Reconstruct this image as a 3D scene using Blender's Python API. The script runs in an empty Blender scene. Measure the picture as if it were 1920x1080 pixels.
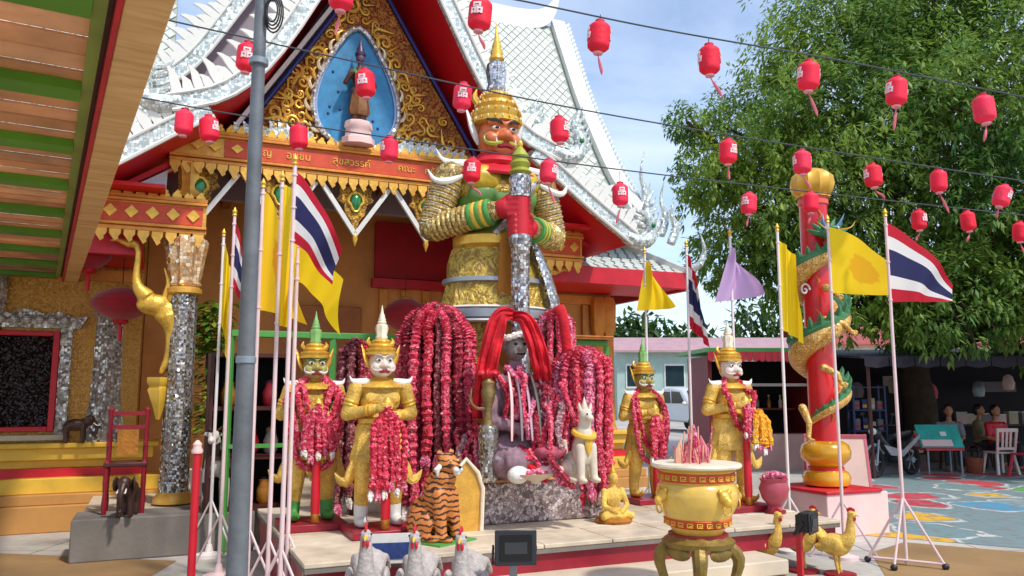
import bpy, math, random
from math import sin, cos, pi, radians, sqrt, atan2, tan
from mathutils import Vector, Matrix, Euler
random.seed(7)
R = random.uniform
scene = bpy.context.scene
COL = scene.collection

# ---------------------------------------------------------------- camera
EYE = 1.6
FPX = 1500.0                     # focal length in pixels of the 1920 wide photograph
PITCH = radians(7.4)
cam_d = bpy.data.cameras.new('camera')
cam_d.sensor_width = 36.0
cam_d.lens = FPX / 1920.0 * 36.0
cam_d.clip_start = 0.05
cam_d.clip_end = 3000
cam = bpy.data.objects.new('camera', cam_d)
cam.location = (0, 0, EYE)
cam.rotation_euler = (pi / 2 + PITCH, 0, 0)
COL.objects.link(cam)
scene.camera = cam

# ---------------------------------------------------------------- sky and sun
SUN_EL = radians(54)
SUN_H = Vector((0.72, -0.69)).normalized()
world = bpy.data.worlds.new('World')
scene.world = world
world.use_nodes = True
nt = world.node_tree
nt.nodes.clear()
out = nt.nodes.new('ShaderNodeOutputWorld')
bg = nt.nodes.new('ShaderNodeBackground')
sky = nt.nodes.new('ShaderNodeTexSky')
sky.sky_type = 'NISHITA'
sky.sun_disc = False
sky.sun_elevation = SUN_EL
sky.sun_rotation = atan2(SUN_H.x, SUN_H.y)
sky.air_density = 1.0
sky.dust_density = 0.6
sky.ozone_density = 2.6
tc = nt.nodes.new('ShaderNodeTexCoord')
sep = nt.nodes.new('ShaderNodeSeparateXYZ')
nt.links.new(tc.outputs['Generated'], sep.inputs[0])
addz = nt.nodes.new('ShaderNodeMath'); addz.operation = 'ADD'; addz.inputs[1].default_value = 0.22
nt.links.new(sep.outputs['Z'], addz.inputs[0])
dx = nt.nodes.new('ShaderNodeMath'); dx.operation = 'DIVIDE'
dy = nt.nodes.new('ShaderNodeMath'); dy.operation = 'DIVIDE'
for d_, ax in ((dx, 'X'), (dy, 'Y')):
    nt.links.new(sep.outputs[ax], d_.inputs[0]); nt.links.new(addz.outputs[0], d_.inputs[1])
cmb = nt.nodes.new('ShaderNodeCombineXYZ')
nt.links.new(dx.outputs[0], cmb.inputs[0]); nt.links.new(dy.outputs[0], cmb.inputs[1])
cn = nt.nodes.new('ShaderNodeTexNoise')
cn.inputs['Scale'].default_value = 1.5; cn.inputs['Detail'].default_value = 9.0
cn.inputs['Roughness'].default_value = 0.55; cn.inputs['Distortion'].default_value = 0.35
nt.links.new(cmb.outputs[0], cn.inputs['Vector'])
cr = nt.nodes.new('ShaderNodeMapRange')
cr.inputs['From Min'].default_value = 0.36; cr.inputs['From Max'].default_value = 0.70
cr.inputs['To Min'].default_value = 0.10; cr.inputs['To Max'].default_value = 0.75
nt.links.new(cn.outputs['Fac'], cr.inputs['Value'])
mixc = nt.nodes.new('ShaderNodeMixRGB')
mixc.inputs[2].default_value = (4.9, 5.4, 6.3, 1)
nt.links.new(cr.outputs[0], mixc.inputs[0])
nt.links.new(sky.outputs[0], mixc.inputs[1])
nt.links.new(mixc.outputs[0], bg.inputs[0])
bg.inputs[1].default_value = 0.15
nt.links.new(bg.outputs[0], out.inputs[0])

sun_d = bpy.data.lights.new('sun', 'SUN')
sun_d.energy = 2.3
sun_d.angle = radians(4)
sun_d.color = (1.0, 0.95, 0.87)
sun = bpy.data.objects.new('sun', sun_d)
sv = Vector((SUN_H.x * cos(SUN_EL), SUN_H.y * cos(SUN_EL), sin(SUN_EL)))
sun.rotation_euler = sv.to_track_quat('Z', 'Y').to_euler()
sun.location = (20, -16, 30)
COL.objects.link(sun)

scene.view_settings.view_transform = 'Standard'
scene.view_settings.look = 'None'
scene.view_settings.exposure = 0.6
scene.view_settings.gamma = 1.0
try:
    scene.cycles.max_bounces = 7
    scene.cycles.transparent_max_bounces = 6
    scene.cycles.use_denoising = True
except Exception:
    pass

# ---------------------------------------------------------------- layout helpers
def at(px, py, Y):
    """point at depth Y metres in front of the camera that the photograph shows at (px, py)"""
    u = (px - 960) / FPX; v = (540 - py) / FPX
    d = Vector((u, cos(PITCH) - v * sin(PITCH), sin(PITCH) + v * cos(PITCH)))
    d *= Y / d.y
    return Vector((d.x, d.y, d.z + EYE))
def gx(px, Y):
    return (px - 960) / FPX * Y / (cos(PITCH))      # x of a thing standing near horizon height
TA = radians(23.6)                                  # the temple and its forecourt are turned by this
TO = Vector((-1.83, 9.80, 0))
TD = Vector((cos(TA), sin(TA), 0)); TN = Vector((-sin(TA), cos(TA), 0))
def tw(tx, ty, z=0):
    return TO + TD * tx + TN * ty + Vector((0, 0, z))

# ---------------------------------------------------------------- mesh helpers
class MB:
    def __init__(s): s.v = []; s.f = []; s.uv = None
    def add(s, vs, fs):
        b = len(s.v); s.v.extend(tuple(v) for v in vs); s.f.extend(tuple(b + i for i in f) for f in fs); return s
    def box(s, x0, x1, y0, y1, z0, z1, M=None):
        vs = [Vector((x, y, z)) for z in (z0, z1) for x, y in ((x0, y0), (x1, y0), (x1, y1), (x0, y1))]
        if M is not None: vs = [M @ v for v in vs]
        return s.add(vs, [(0, 3, 2, 1), (4, 5, 6, 7), (0, 1, 5, 4), (1, 2, 6, 5), (2, 3, 7, 6), (3, 0, 4, 7)])
    def bar(s, p0, p1, w, h, up=(0, 0, 1)):
        """rectangular bar from p0 to p1"""
        p0 = Vector(p0); p1 = Vector(p1); d = (p1 - p0); L = d.length; d.normalize(); up = Vector(up)
        sx = d.cross(up)
        if sx.length < 1e-4: sx = d.cross(Vector((1, 0, 0)))
        sx.normalize(); u = sx.cross(d)
        vs = []
        for p in (p0, p1):
            for a, b in ((-1, -1), (1, -1), (1, 1), (-1, 1)):
                vs.append(p + sx * a * w / 2 + u * b * h / 2)
        return s.add(vs, [(0, 1, 2, 3), (7, 6, 5, 4), (0, 4, 5, 1), (1, 5, 6, 2), (2, 6, 7, 3), (3, 7, 4, 0)])
    def tube(s, pts, rs, n=8, cap=True, sq=1.0):
        pts = [Vector(p) for p in pts]; m = len(pts)
        if not hasattr(rs, '__len__'): rs = [rs] * m
        t0 = (pts[1] - pts[0]).normalized()
        nx = t0.orthogonal().normalized()
        vs = []; prev = t0
        for i in range(m):
            t = (pts[min(i + 1, m - 1)] - pts[max(i - 1, 0)])
            t = t.normalized() if t.length > 1e-9 else prev
            q = prev.rotation_difference(t); nx = (q @ nx); nx = (nx - t * nx.dot(t)).normalized(); prev = t
            b = t.cross(nx)
            for k in range(n):
                a = 2 * pi * k / n
                vs.append(pts[i] + (nx * cos(a) + b * sin(a) * sq) * rs[i])
        fs = []
        for i in range(m - 1):
            for k in range(n):
                k2 = (k + 1) % n
                fs.append((i * n + k, i * n + k2, (i + 1) * n + k2, (i + 1) * n + k))
        if cap:
            fs.append(tuple(range(n - 1, -1, -1))); fs.append(tuple((m - 1) * n + k for k in range(n)))
        return s.add(vs, fs)
    def cyl(s, p0, p1, r0, r1=None, n=12):
        return s.tube([p0, p1], [r0, r0 if r1 is None else r1], n)
    def lathe(s, prof, n=16, c=(0, 0, 0), sx=1.0, sy=1.0, rib=0.0, nr=0):
        c = Vector(c); vs = []; fs = []; m = len(prof)
        for r, z in prof:
            for k in range(n):
                a = 2 * pi * k / n
                rr = r * (1 + rib * cos(nr * a)) if rib else r
                vs.append((c.x + rr * cos(a) * sx, c.y + rr * sin(a) * sy, c.z + z))
        for i in range(m - 1):
            for k in range(n):
                k2 = (k + 1) % n
                fs.append((i * n + k, i * n + k2, (i + 1) * n + k2, (i + 1) * n + k))
        fs.append(tuple(range(n - 1, -1, -1))); fs.append(tuple((m - 1) * n + k for k in range(n)))
        return s.add(vs, fs)
    def ell(s, c, r, M=None, n=12, m=8):
        c = Vector(c); r = Vector(r) if hasattr(r, '__len__') else Vector((r, r, r)); vs = []; fs = []
        def P(v):
            v = Vector((v[0] * r.x, v[1] * r.y, v[2] * r.z))
            return c + (M @ v if M is not None else v)
        vs.append(P((0, 0, -1)))
        for i in range(1, m):
            t = pi * i / m
            for k in range(n):
                a = 2 * pi * k / n; vs.append(P((sin(t) * cos(a), sin(t) * sin(a), -cos(t))))
        vs.append(P((0, 0, 1)))
        for k in range(n):
            fs.append((0, 1 + (k + 1) % n, 1 + k))
            fs.append((len(vs) - 1, 1 + (m - 2) * n + k, 1 + (m - 2) * n + (k + 1) % n))
        for i in range(m - 2):
            for k in range(n):
                k2 = (k + 1) % n
                fs.append((1 + i * n + k, 1 + i * n + k2, 1 + (i + 1) * n + k2, 1 + (i + 1) * n + k))
        return s.add(vs, fs)
    def limb(s, p0, p1, r0, r1, n=10):
        p0 = Vector(p0); p1 = Vector(p1)
        s.tube([p0, p1], [r0, r1], n); s.ell(p0, r0, n=n, m=6); s.ell(p1, r1, n=n, m=6); return s
    def prism(s, poly, O, U, V, th):
        """polygon in the plane O + a U + b V, thickened by the vector th"""
        O = Vector(O); U = Vector(U); V = Vector(V); th = Vector(th); n = len(poly)
        a = [O + U * p[0] + V * p[1] for p in poly]; b = [p + th for p in a]
        fs = [tuple(range(n)), tuple(range(2 * n - 1, n - 1, -1))]
        for i in range(n):
            j = (i + 1) % n; fs.append((i, i + n, j + n, j))
        return s.add(a + b, fs)
    def strip(s, left, right):
        n = len(left); return s.add(list(left) + list(right), [(i, i + 1, n + i + 1, n + i) for i in range(n - 1)])
    def slab(s, prof, y0, y1, th, axis='x'):
        """roof sheet: profile [(x, z)] swept from y0 to y1, th metres thick"""
        n = len(prof); vs = []
        for y in (y0, y1):
            for dz in (0, -th):
                vs += [(x, y, z + dz) for x, z in prof]
        fs = []
        for i in range(n - 1):
            fs.append((i, i + 1, 2 * n + i + 1, 2 * n + i))
            fs.append((n + i, 3 * n + i, 3 * n + i + 1, n + i + 1))
            fs.append((i, n + i, n + i + 1, i + 1)); fs.append((2 * n + i, 2 * n + i + 1, 3 * n + i + 1, 3 * n + i))
        fs.append((0, 2 * n, 3 * n, n)); fs.append((n - 1, 2 * n - 1, 4 * n - 1, 3 * n - 1))
        return s.add(vs, fs)
    def mesh(s, name, ang=40):
        me = bpy.data.meshes.new(name); me.from_pydata([tuple(v) for v in s.v], [], s.f)
        me.validate(); me.update()
        if s.uv:
            l = me.uv_layers.new(name='UVMap')
            for lp in me.loops: l.data[lp.index].uv = s.uv[lp.vertex_index]
        if ang is not None and len(me.polygons):
            me.shade_smooth()
            try: me.set_sharp_from_angle(angle=radians(ang))
            except Exception: pass
        return me

def link(o):
    COL.objects.link(o); return o
def obj(name, mb, m, parent=None, ang=40, bevel=0.0):
    me = mb if isinstance(mb, bpy.types.Mesh) else mb.mesh(name, ang)
    if m is not None and not len(me.materials): me.materials.append(m)
    o = link(bpy.data.objects.new(name, me))
    if parent is not None: o.parent = parent
    if bevel:
        b = o.modifiers.new('bevel', 'BEVEL'); b.width = bevel; b.segments = 2; b.limit_method = 'ANGLE'; b.angle_limit = radians(40)
    return o
def tag(o, label, cat, group=None):
    o['label'] = label; o['category'] = cat
    if group: o['group'] = group
    return o
def thing(name, label, cat, loc=(0, 0, 0), rz=0.0, group=None, sc=1.0, tilt=None):
    o = link(bpy.data.objects.new(name, None)); o.location = loc; o.rotation_euler = tilt if tilt else (0, 0, rz)
    o.scale = (sc, sc, sc); o.empty_display_size = 0.1
    return tag(o, label, cat, group)
def inst(name, me, parent, loc=(0, 0, 0), rot=(0, 0, 0), sc=(1, 1, 1), M=None):
    o = link(bpy.data.objects.new(name, me)); o.parent = parent
    if M is not None: o.matrix_local = M
    else: o.location = loc; o.rotation_euler = rot; o.scale = sc
    return o
def dup(o, parent=None):
    c = o.copy(); COL.objects.link(c); c.parent = parent
    for ch in o.children: dup(ch, c)
    return c
def struct(o):
    o['kind'] = 'structure'; return o
def smooth_union(mb, voxel, it=4, name='body'):
    me = mb.mesh('tmp', None); o = link(bpy.data.objects.new('tmp', me))
    m = o.modifiers.new('r', 'REMESH'); m.mode = 'VOXEL'; m.voxel_size = voxel
    if it:
        q = o.modifiers.new('s', 'SMOOTH'); q.factor = 0.5; q.iterations = it
    dg = bpy.context.evaluated_depsgraph_get()
    r = bpy.data.meshes.new_from_object(o.evaluated_get(dg)); r.name = name
    bpy.data.objects.remove(o); bpy.data.meshes.remove(me)
    r.shade_smooth()
    return r
def text_mesh(s, size, depth, name='lettering', bold=0.0):
    c = bpy.data.curves.new('t', 'FONT'); c.body = s; c.size = size; c.extrude = depth / 2; c.align_x = 'CENTER'; c.align_y = 'CENTER'
    c.resolution_u = 3; c.offset = bold
    o = link(bpy.data.objects.new('t', c))
    dg = bpy.context.evaluated_depsgraph_get()
    r = bpy.data.meshes.new_from_object(o.evaluated_get(dg)); r.name = name
    bpy.data.objects.remove(o); bpy.data.curves.remove(c)
    r.materials.clear()
    return r
def curve_pts(pts, n):
    """Catmull-Rom resample"""
    pts = [Vector(p) for p in pts]; P = [pts[0] * 2 - pts[1]] + pts + [pts[-1] * 2 - pts[-2]]; r = []
    segs = len(pts) - 1
    for i in range(n):
        t = i / (n - 1) * segs; k = min(int(t), segs - 1); u = t - k
        a, b, c, d = P[k:k + 4]
        r.append(0.5 * ((2 * b) + (c - a) * u + (2 * a - 5 * b + 4 * c - d) * u * u + (3 * b - a - 3 * c + d) * u ** 3))
    return r

# ---------------------------------------------------------------- materials
def lin(h):
    h = h.lstrip('#'); c = [int(h[i:i + 2], 16) / 255 for i in (0, 2, 4)]
    return tuple(x / 12.92 if x <= 0.04045 else ((x + 0.055) / 1.055) ** 2.4 for x in c) + (1,)
def base_mat(name):
    m = bpy.data.materials.new(name); m.use_nodes = True; n = m.node_tree
    return m, n, n.nodes['Principled BSDF']
def mul_noise(n, col, var, scale, coord='Object', detail=5.0):
    t = n.nodes.new('ShaderNodeTexCoord'); no = n.nodes.new('ShaderNodeTexNoise')
    no.inputs['Scale'].default_value = scale; no.inputs['Detail'].default_value = detail; no.inputs['Roughness'].default_value = 0.6
    n.links.new(t.outputs[coord], no.inputs['Vector'])
    mr = n.nodes.new('ShaderNodeMapRange'); mr.inputs['From Min'].default_value = 0.3; mr.inputs['From Max'].default_value = 0.7
    mr.inputs['To Min'].default_value = 1 - var; mr.inputs['To Max'].default_value = 1 + var * 0.6
    n.links.new(no.outputs['Fac'], mr.inputs['Value'])
    hs = n.nodes.new('ShaderNodeHueSaturation'); hs.inputs['Color'].default_value = col
    n.links.new(mr.outputs[0], hs.inputs['Value'])
    return hs, no, t
def bump(n, b, src, strength, dist=0.01):
    bp = n.nodes.new('ShaderNodeBump'); bp.inputs['Strength'].default_value = strength; bp.inputs['Distance'].default_value = dist
    n.links.new(src, bp.inputs['Height']); n.links.new(bp.outputs[0], b.inputs['Normal']); return bp
def mat(name, col, rough=0.6, metal=0.0, var=0.2, scale=6.0, bmp=0.0, bscale=None, coat=0.0, sheen=0.0):
    c = lin(col) if isinstance(col, str) else tuple(col) + (1,)
    m, n, b = base_mat(name)
    hs, no, t = mul_noise(n, c, var, scale)
    n.links.new(hs.outputs[0], b.inputs['Base Color'])
    b.inputs['Roughness'].default_value = rough; b.inputs['Metallic'].default_value = metal
    if coat: b.inputs['Coat Weight'].default_value = coat; b.inputs['Coat Roughness'].default_value = 0.15
    if sheen: b.inputs['Sheen Weight'].default_value = sheen
    if bmp:
        bn = n.nodes.new('ShaderNodeTexNoise'); bn.inputs['Scale'].default_value = bscale or scale * 6; bn.inputs['Detail'].default_value = 6
        n.links.new(t.outputs['Object'], bn.inputs['Vector']); bump(n, b, bn.outputs['Fac'], bmp, 0.02)
    return m
def mosaic(name, c1, c2, scale=30.0, metal=0.75, rough=0.22, jitter=0.35, grout='#4a4038', rnd=0.45):
    """mirror and glass chips: every chip has its own tone and tilt"""
    m, n, b = base_mat(name)
    t = n.nodes.new('ShaderNodeTexCoord')
    v = n.nodes.new('ShaderNodeTexVoronoi'); v.inputs['Scale'].default_value = scale; v.inputs['Randomness'].default_value = rnd
    n.links.new(t.outputs['Object'], v.inputs['Vector'])
    v2 = n.nodes.new('ShaderNodeTexVoronoi'); v2.feature = 'DISTANCE_TO_EDGE'; v2.inputs['Scale'].default_value = scale; v2.inputs['Randomness'].default_value = rnd
    n.links.new(t.outputs['Object'], v2.inputs['Vector'])
    s3 = n.nodes.new('ShaderNodeSeparateColor'); n.links.new(v.outputs['Color'], s3.inputs[0])
    mx = n.nodes.new('ShaderNodeMixRGB'); mx.inputs[1].default_value = lin(c1); mx.inputs[2].default_value = lin(c2)
    n.links.new(s3.outputs[0], mx.inputs[0])
    ed = n.nodes.new('ShaderNodeMapRange'); ed.inputs['From Min'].default_value = 0.02; ed.inputs['From Max'].default_value = 0.07
    n.links.new(v2.outputs['Distance'], ed.inputs['Value'])
    mg = n.nodes.new('ShaderNodeMixRGB'); mg.inputs[1].default_value = lin(grout)
    n.links.new(ed.outputs[0], mg.inputs[0]); n.links.new(mx.outputs[0], mg.inputs[2])
    n.links.new(mg.outputs[0], b.inputs['Base Color'])
    mm = n.nodes.new('ShaderNodeMath'); mm.operation = 'MULTIPLY'; mm.inputs[1].default_value = metal
    n.links.new(ed.outputs[0], mm.inputs[0]); n.links.new(mm.outputs[0], b.inputs['Metallic'])
    b.inputs['Roughness'].default_value = rough
    g = n.nodes.new('ShaderNodeNewGeometry')
    sub = n.nodes.new('ShaderNodeVectorMath'); sub.operation = 'SUBTRACT'; sub.inputs[1].default_value = (0.5, 0.5, 0.5)
    n.links.new(v.outputs['Color'], sub.inputs[0])
    scv = n.nodes.new('ShaderNodeVectorMath'); scv.operation = 'SCALE'; scv.inputs['Scale'].default_value = jitter * 2
    n.links.new(sub.outputs[0], scv.inputs[0])
    ad = n.nodes.new('ShaderNodeVectorMath'); ad.operation = 'ADD'
    n.links.new(g.outputs['Normal'], ad.inputs[0]); n.links.new(scv.outputs[0], ad.inputs[1])
    nn = n.nodes.new('ShaderNodeVectorMath'); nn.operation = 'NORMALIZE'; n.links.new(ad.outputs[0], nn.inputs[0])
    n.links.new(nn.outputs[0], b.inputs['Normal'])
    return m
def carved(name, c1, c2, scale=9.0, rough=0.4, metal=0.35, bs=0.9):
    """gilded low relief: gold on the high parts, ground colour in the hollows"""
    m, n, b = base_mat(name)
    t = n.nodes.new('ShaderNodeTexCoord')
    no = n.nodes.new('ShaderNodeTexNoise'); no.inputs['Scale'].default_value = scale; no.inputs['Detail'].default_value = 3
    no.inputs['Distortion'].default_value = 2.2
    n.links.new(t.outputs['Object'], no.inputs['Vector'])
    r = n.nodes.new('ShaderNodeMapRange'); r.inputs['From Min'].default_value = 0.42; r.inputs['From Max'].default_value = 0.52
    n.links.new(no.outputs['Fac'], r.inputs['Value'])
    mx = n.nodes.new('ShaderNodeMixRGB'); mx.inputs[1].default_value = lin(c2); mx.inputs[2].default_value = lin(c1)
    n.links.new(r.outputs[0], mx.inputs[0])
    gn = n.nodes.new('ShaderNodeTexNoise'); gn.inputs['Scale'].default_value = scale * .22; gn.inputs['Detail'].default_value = 8; n.links.new(t.outputs['Object'], gn.inputs['Vector'])
    gr = n.nodes.new('ShaderNodeMapRange'); gr.inputs['From Min'].default_value = .35; gr.inputs['From Max'].default_value = .6; gr.inputs['To Min'].default_value = .62; n.links.new(gn.outputs['Fac'], gr.inputs['Value'])
    gh = n.nodes.new('ShaderNodeHueSaturation'); n.links.new(mx.outputs[0], gh.inputs['Color']); n.links.new(gr.outputs[0], gh.inputs['Value']); n.links.new(gh.outputs[0], b.inputs['Base Color'])
    b.inputs['Roughness'].default_value = rough
    mt = n.nodes.new('ShaderNodeMath'); mt.operation = 'MULTIPLY'; mt.inputs[1].default_value = metal
    n.links.new(r.outputs[0], mt.inputs[0]); n.links.new(mt.outputs[0], b.inputs['Metallic'])
    bump(n, b, no.outputs['Fac'], bs, 0.05)
    return m
def leafy(name, c1, c2, c3, rough=0.5, flush=None):
    m, n, b = base_mat(name)
    g = n.nodes.new('ShaderNodeNewGeometry')
    r = n.nodes.new('ShaderNodeValToRGB'); e = r.color_ramp.elements
    e[0].color = lin(c1); e[1].color = lin(c3); q = r.color_ramp.elements.new(0.55); q.color = lin(c2)
    n.links.new(g.outputs['Random Per Island'], r.inputs[0])
    src = r.outputs[0]
    if flush:        # young yellow-green growth in some clumps, old blue-green leaves in others
        t = n.nodes.new('ShaderNodeTexCoord'); no = n.nodes.new('ShaderNodeTexNoise'); no.inputs['Scale'].default_value = .42; no.inputs['Detail'].default_value = 4; n.links.new(t.outputs['Object'], no.inputs['Vector'])
        mr = n.nodes.new('ShaderNodeMapRange'); mr.inputs['From Min'].default_value = .38; mr.inputs['From Max'].default_value = .62; n.links.new(no.outputs['Fac'], mr.inputs['Value'])
        mc = n.nodes.new('ShaderNodeMixRGB'); mc.inputs[1].default_value = lin(flush[0]); mc.inputs[2].default_value = lin(flush[1]); n.links.new(mr.outputs[0], mc.inputs[0])
        ml = n.nodes.new('ShaderNodeMixRGB'); ml.inputs[0].default_value = .5; n.links.new(r.outputs[0], ml.inputs[1]); n.links.new(mc.outputs[0], ml.inputs[2]); src = ml.outputs[0]
    n.links.new(src, b.inputs['Base Color']); b.inputs['Roughness'].default_value = rough
    tr = n.nodes.new('ShaderNodeBsdfTranslucent'); n.links.new(src, tr.inputs['Color'])
    ms = n.nodes.new('ShaderNodeMixShader'); ms.inputs[0].default_value = 0.42
    n.links.new(b.outputs[0], ms.inputs[1]); n.links.new(tr.outputs[0], ms.inputs[2])
    n.links.new(ms.outputs[0], n.nodes['Material Output'].inputs['Surface'])
    return m
def petals(name, c1, c2, c3):
    """flower garland: petals of slightly different reds"""
    m, n, b = base_mat(name)
    t = n.nodes.new('ShaderNodeTexCoord'); v = n.nodes.new('ShaderNodeTexVoronoi'); v.inputs['Scale'].default_value = 55
    n.links.new(t.outputs['Object'], v.inputs['Vector'])
    sp = n.nodes.new('ShaderNodeSeparateColor'); n.links.new(v.outputs['Color'], sp.inputs[0])
    r = n.nodes.new('ShaderNodeValToRGB'); e = r.color_ramp.elements
    e[0].color = lin(c1); e[1].color = lin(c3); q = e.new(0.5); q.color = lin(c2); q = e.new(0.93); q.color = lin(c3); e[-1].color = lin('#dca8a4')
    n.links.new(sp.outputs[0], r.inputs[0]); n.links.new(r.outputs[0], b.inputs['Base Color'])
    b.inputs['Roughness'].default_value = 0.75
    bump(n, b, v.outputs['Distance'], 0.6, 0.02)
    return m
def cloth(name, bands, emblem=None, var=0.12):
    """flag cloth: bands [(end, colour)] across the hoist (V), optional round emblem"""
    m, n, b = base_mat(name)
    uv = n.nodes.new('ShaderNodeUVMap'); sp = n.nodes.new('ShaderNodeSeparateXYZ'); n.links.new(uv.outputs[0], sp.inputs[0])
    r = n.nodes.new('ShaderNodeValToRGB'); r.color_ramp.interpolation = 'CONSTANT'; e = r.color_ramp.elements
    pos = 0.0; first = True
    for end, c in bands:
        if first: e[0].position = 0; e[0].color = lin(c); first = False
        else:
            q = e.new(pos); q.color = lin(c)
        pos = end
    if len(bands) == 1: e[-1].color = lin(bands[0][1])
    else:
        e[len(e) - 1].color = lin(bands[-1][1]) if e[-1].position >= 0.999 else e[-1].color
    n.links.new(sp.outputs['Y'], r.inputs[0]); src = r.outputs[0]
    if emblem:
        d = n.nodes.new('ShaderNodeVectorMath'); d.operation = 'DISTANCE'; d.inputs[1].default_value = (emblem[1], emblem[2], 0)
        n.links.new(uv.outputs[0], d.inputs[0])
        no = n.nodes.new('ShaderNodeTexNoise'); no.inputs['Scale'].default_value = 12; n.links.new(uv.outputs[0], no.inputs[0])
        ad = n.nodes.new('ShaderNodeMath'); ad.operation = 'MULTIPLY_ADD'; ad.inputs[1].default_value = 0.16; n.links.new(no.outputs['Fac'], ad.inputs[0]); n.links.new(d.outputs['Value'], ad.inputs[2])
        lt = n.nodes.new('ShaderNodeMapRange'); lt.inputs['From Min'].default_value = emblem[3] + 0.07; lt.inputs['From Max'].default_value = emblem[3] + 0.11
        lt.inputs['To Min'].default_value = 0.75; lt.inputs['To Max'].default_value = 0.0
        n.links.new(ad.outputs[0], lt.inputs['Value'])
        mx = n.nodes.new('ShaderNodeMixRGB'); mx.inputs[2].default_value = lin(emblem[0])
        n.links.new(lt.outputs[0], mx.inputs[0]); n.links.new(src, mx.inputs[1]); src = mx.outputs[0]
    n.links.new(src, b.inputs['Base Color']); b.inputs['Roughness'].default_value = 0.75
    tr = n.nodes.new('ShaderNodeBsdfTranslucent'); n.links.new(src, tr.inputs['Color'])
    ms = n.nodes.new('ShaderNodeMixShader'); ms.inputs[0].default_value = 0.28
    n.links.new(b.outputs[0], ms.inputs[1]); n.links.new(tr.outputs[0], ms.inputs[2])
    n.links.new(ms.outputs[0], n.nodes['Material Output'].inputs['Surface'])
    return m

GOLD = mat('gold_paint', '#e0aa48', 0.38, 0.35, 0.28, 7, 0.25, 40)
GOLD2 = mat('gold_leaf', '#e6b548', 0.33, 0.45, 0.3, 9, 0.3, 50)
GOLDD = mat('old_gold', '#b9782a', 0.45, 0.3, 0.3, 8, 0.4, 30)
ORANGE = mat('orange_gold', '#d98f38', 0.5, 0.2, 0.25, 6, 0.3, 30)
YEL = mat('yellow_paint', '#e3b53c', 0.5, 0.0, 0.15, 4)
WALLM = mosaic('gold_wall_tiles', '#b8802c', '#dca446', 55, 0.25, 0.4, 0.16, '#8a5a1e')
OCHRE = mat('ochre_plaster', '#c08a4a', 0.8, 0, 0.15, 2.5, 0.1, 40)
SILV = mosaic('mirror_mosaic', '#6a6258', '#dcd6cc', 42, 0.8, 0.18, 0.30, '#5b5048')
SILVF = mosaic('fine_mirror_mosaic', '#8a8a8c', '#f0f0f0', 85, 0.75, 0.2, 0.3, '#4b4540')
SILVB = mosaic('mirror_chips', '#8a8480', '#e8e4de', 30, 0.55, 0.25, 0.28, '#7a7068')
WGLASS = mosaic('white_glass_mosaic', '#a8b4b0', '#eef2ee', 30, 0.3, 0.25, 0.25, '#8a908c')
STONEM = mosaic('shell_terrazzo', '#6b5b58', '#d8c6c4', 34, 0.25, 0.35, 0.2, '#5a4a48', 1.0)
WHITE = mat('white_paint', '#dcdad2', 0.55, 0, 0.1, 3, 0.08, 40)
WTILE = mat('white_glazed_tile', '#c4c8be', 0.4, 0, 0.2, 3.0, 0.05, 60)
REDS = mat('red_soffit', '#d00a18', 0.5, 0, 0.12, 2)
RED = mat('red_paint', '#c81428', 0.45, 0, 0.2, 5)
DRED = mat('dark_red_paint', '#8c0f22', 0.5, 0, 0.2, 5)
REDP = mat('vermilion_panel', '#cf4a20', 0.5, 0, 0.2, 9)
MAROON = mat('maroon_tiles', '#96182c', 0.4, 0, 0.25, 3, 0.1, 20)
MAUVE = mat('grey_mauve_plaster', '#8d8088', 0.8, 0, 0.1, 2)
BLUEP = mat('blue_panel', '#2f86b8', 0.5, 0, 0.3, 8)
NAVY = mat('navy_line', '#1c2470', 0.5, 0, 0.1, 4)
GREENG = mat('green_glass', '#1f7a3c', 0.2, 0.2, 0.3, 12, coat=0.5)
GREENP = mat('green_paint', '#4f9a44', 0.5, 0, 0.15, 3)
GREENC = mat('canopy_green_paint', '#5a941a', 0.5, 0, 0.2, 3)
CREAM = mat('cream_stone', '#cdbda4', 0.7, 0, 0.15, 3, 0.1, 40)
GREY = mat('grey_concrete', '#7d766e', 0.85, 0, 0.25, 2.5, 0.2, 30)
STEEL = mat('galvanised_steel', '#8a949c', 0.45, 0.4, 0.15, 5)
PWHITE = mat('pole_white', '#e6dcd8', 0.45, 0, 0.08, 6)
PPINK = mat('pole_pale_pink', '#e2c6c4', 0.45, 0, 0.1, 6)
BLACK = mat('black_plastic', '#17181b', 0.45, 0, 0.2, 6)
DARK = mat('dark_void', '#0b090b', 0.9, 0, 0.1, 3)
DWOOD = mat('dark_wood', '#4a1c16', 0.5, 0, 0.3, 6)
PINKW = mat('pale_pink_paint', '#e8c4be', 0.6, 0, 0.12, 3)
SKIN = mat('skin', '#b07a58', 0.55, 0, 0.12, 6)
HAIR = mat('black_hair', '#120e0e', 0.5, 0, 0.2, 20)
RUBBER = mat('rubber', '#141414', 0.8, 0, 0.2, 6)
GARL = [petals('garland_rose', '#b01434', '#dc3658', '#f07888'), petals('garland_crimson', '#980e26', '#cc203e', '#e8586c'),
        petals('garland_wine', '#64081a', '#98142e', '#bc3c50'), petals('garland_pink', '#b03058', '#d85a80', '#eaa0b0')]
GWHITE = petals('jasmine_buds', '#cfc0b0', '#efe6da', '#ffffff')
GMARI = petals('marigold_petals', '#d87a08', '#f0a818', '#f8c838')
REDCLOTH = mat('red_gauze', '#cc0a20', 0.8, 0, 0.35, 8, 0.5, 25)

ORD = ['first', 'second', 'third', 'fourth', 'fifth', 'sixth', 'seventh', 'eighth', 'ninth']
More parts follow.
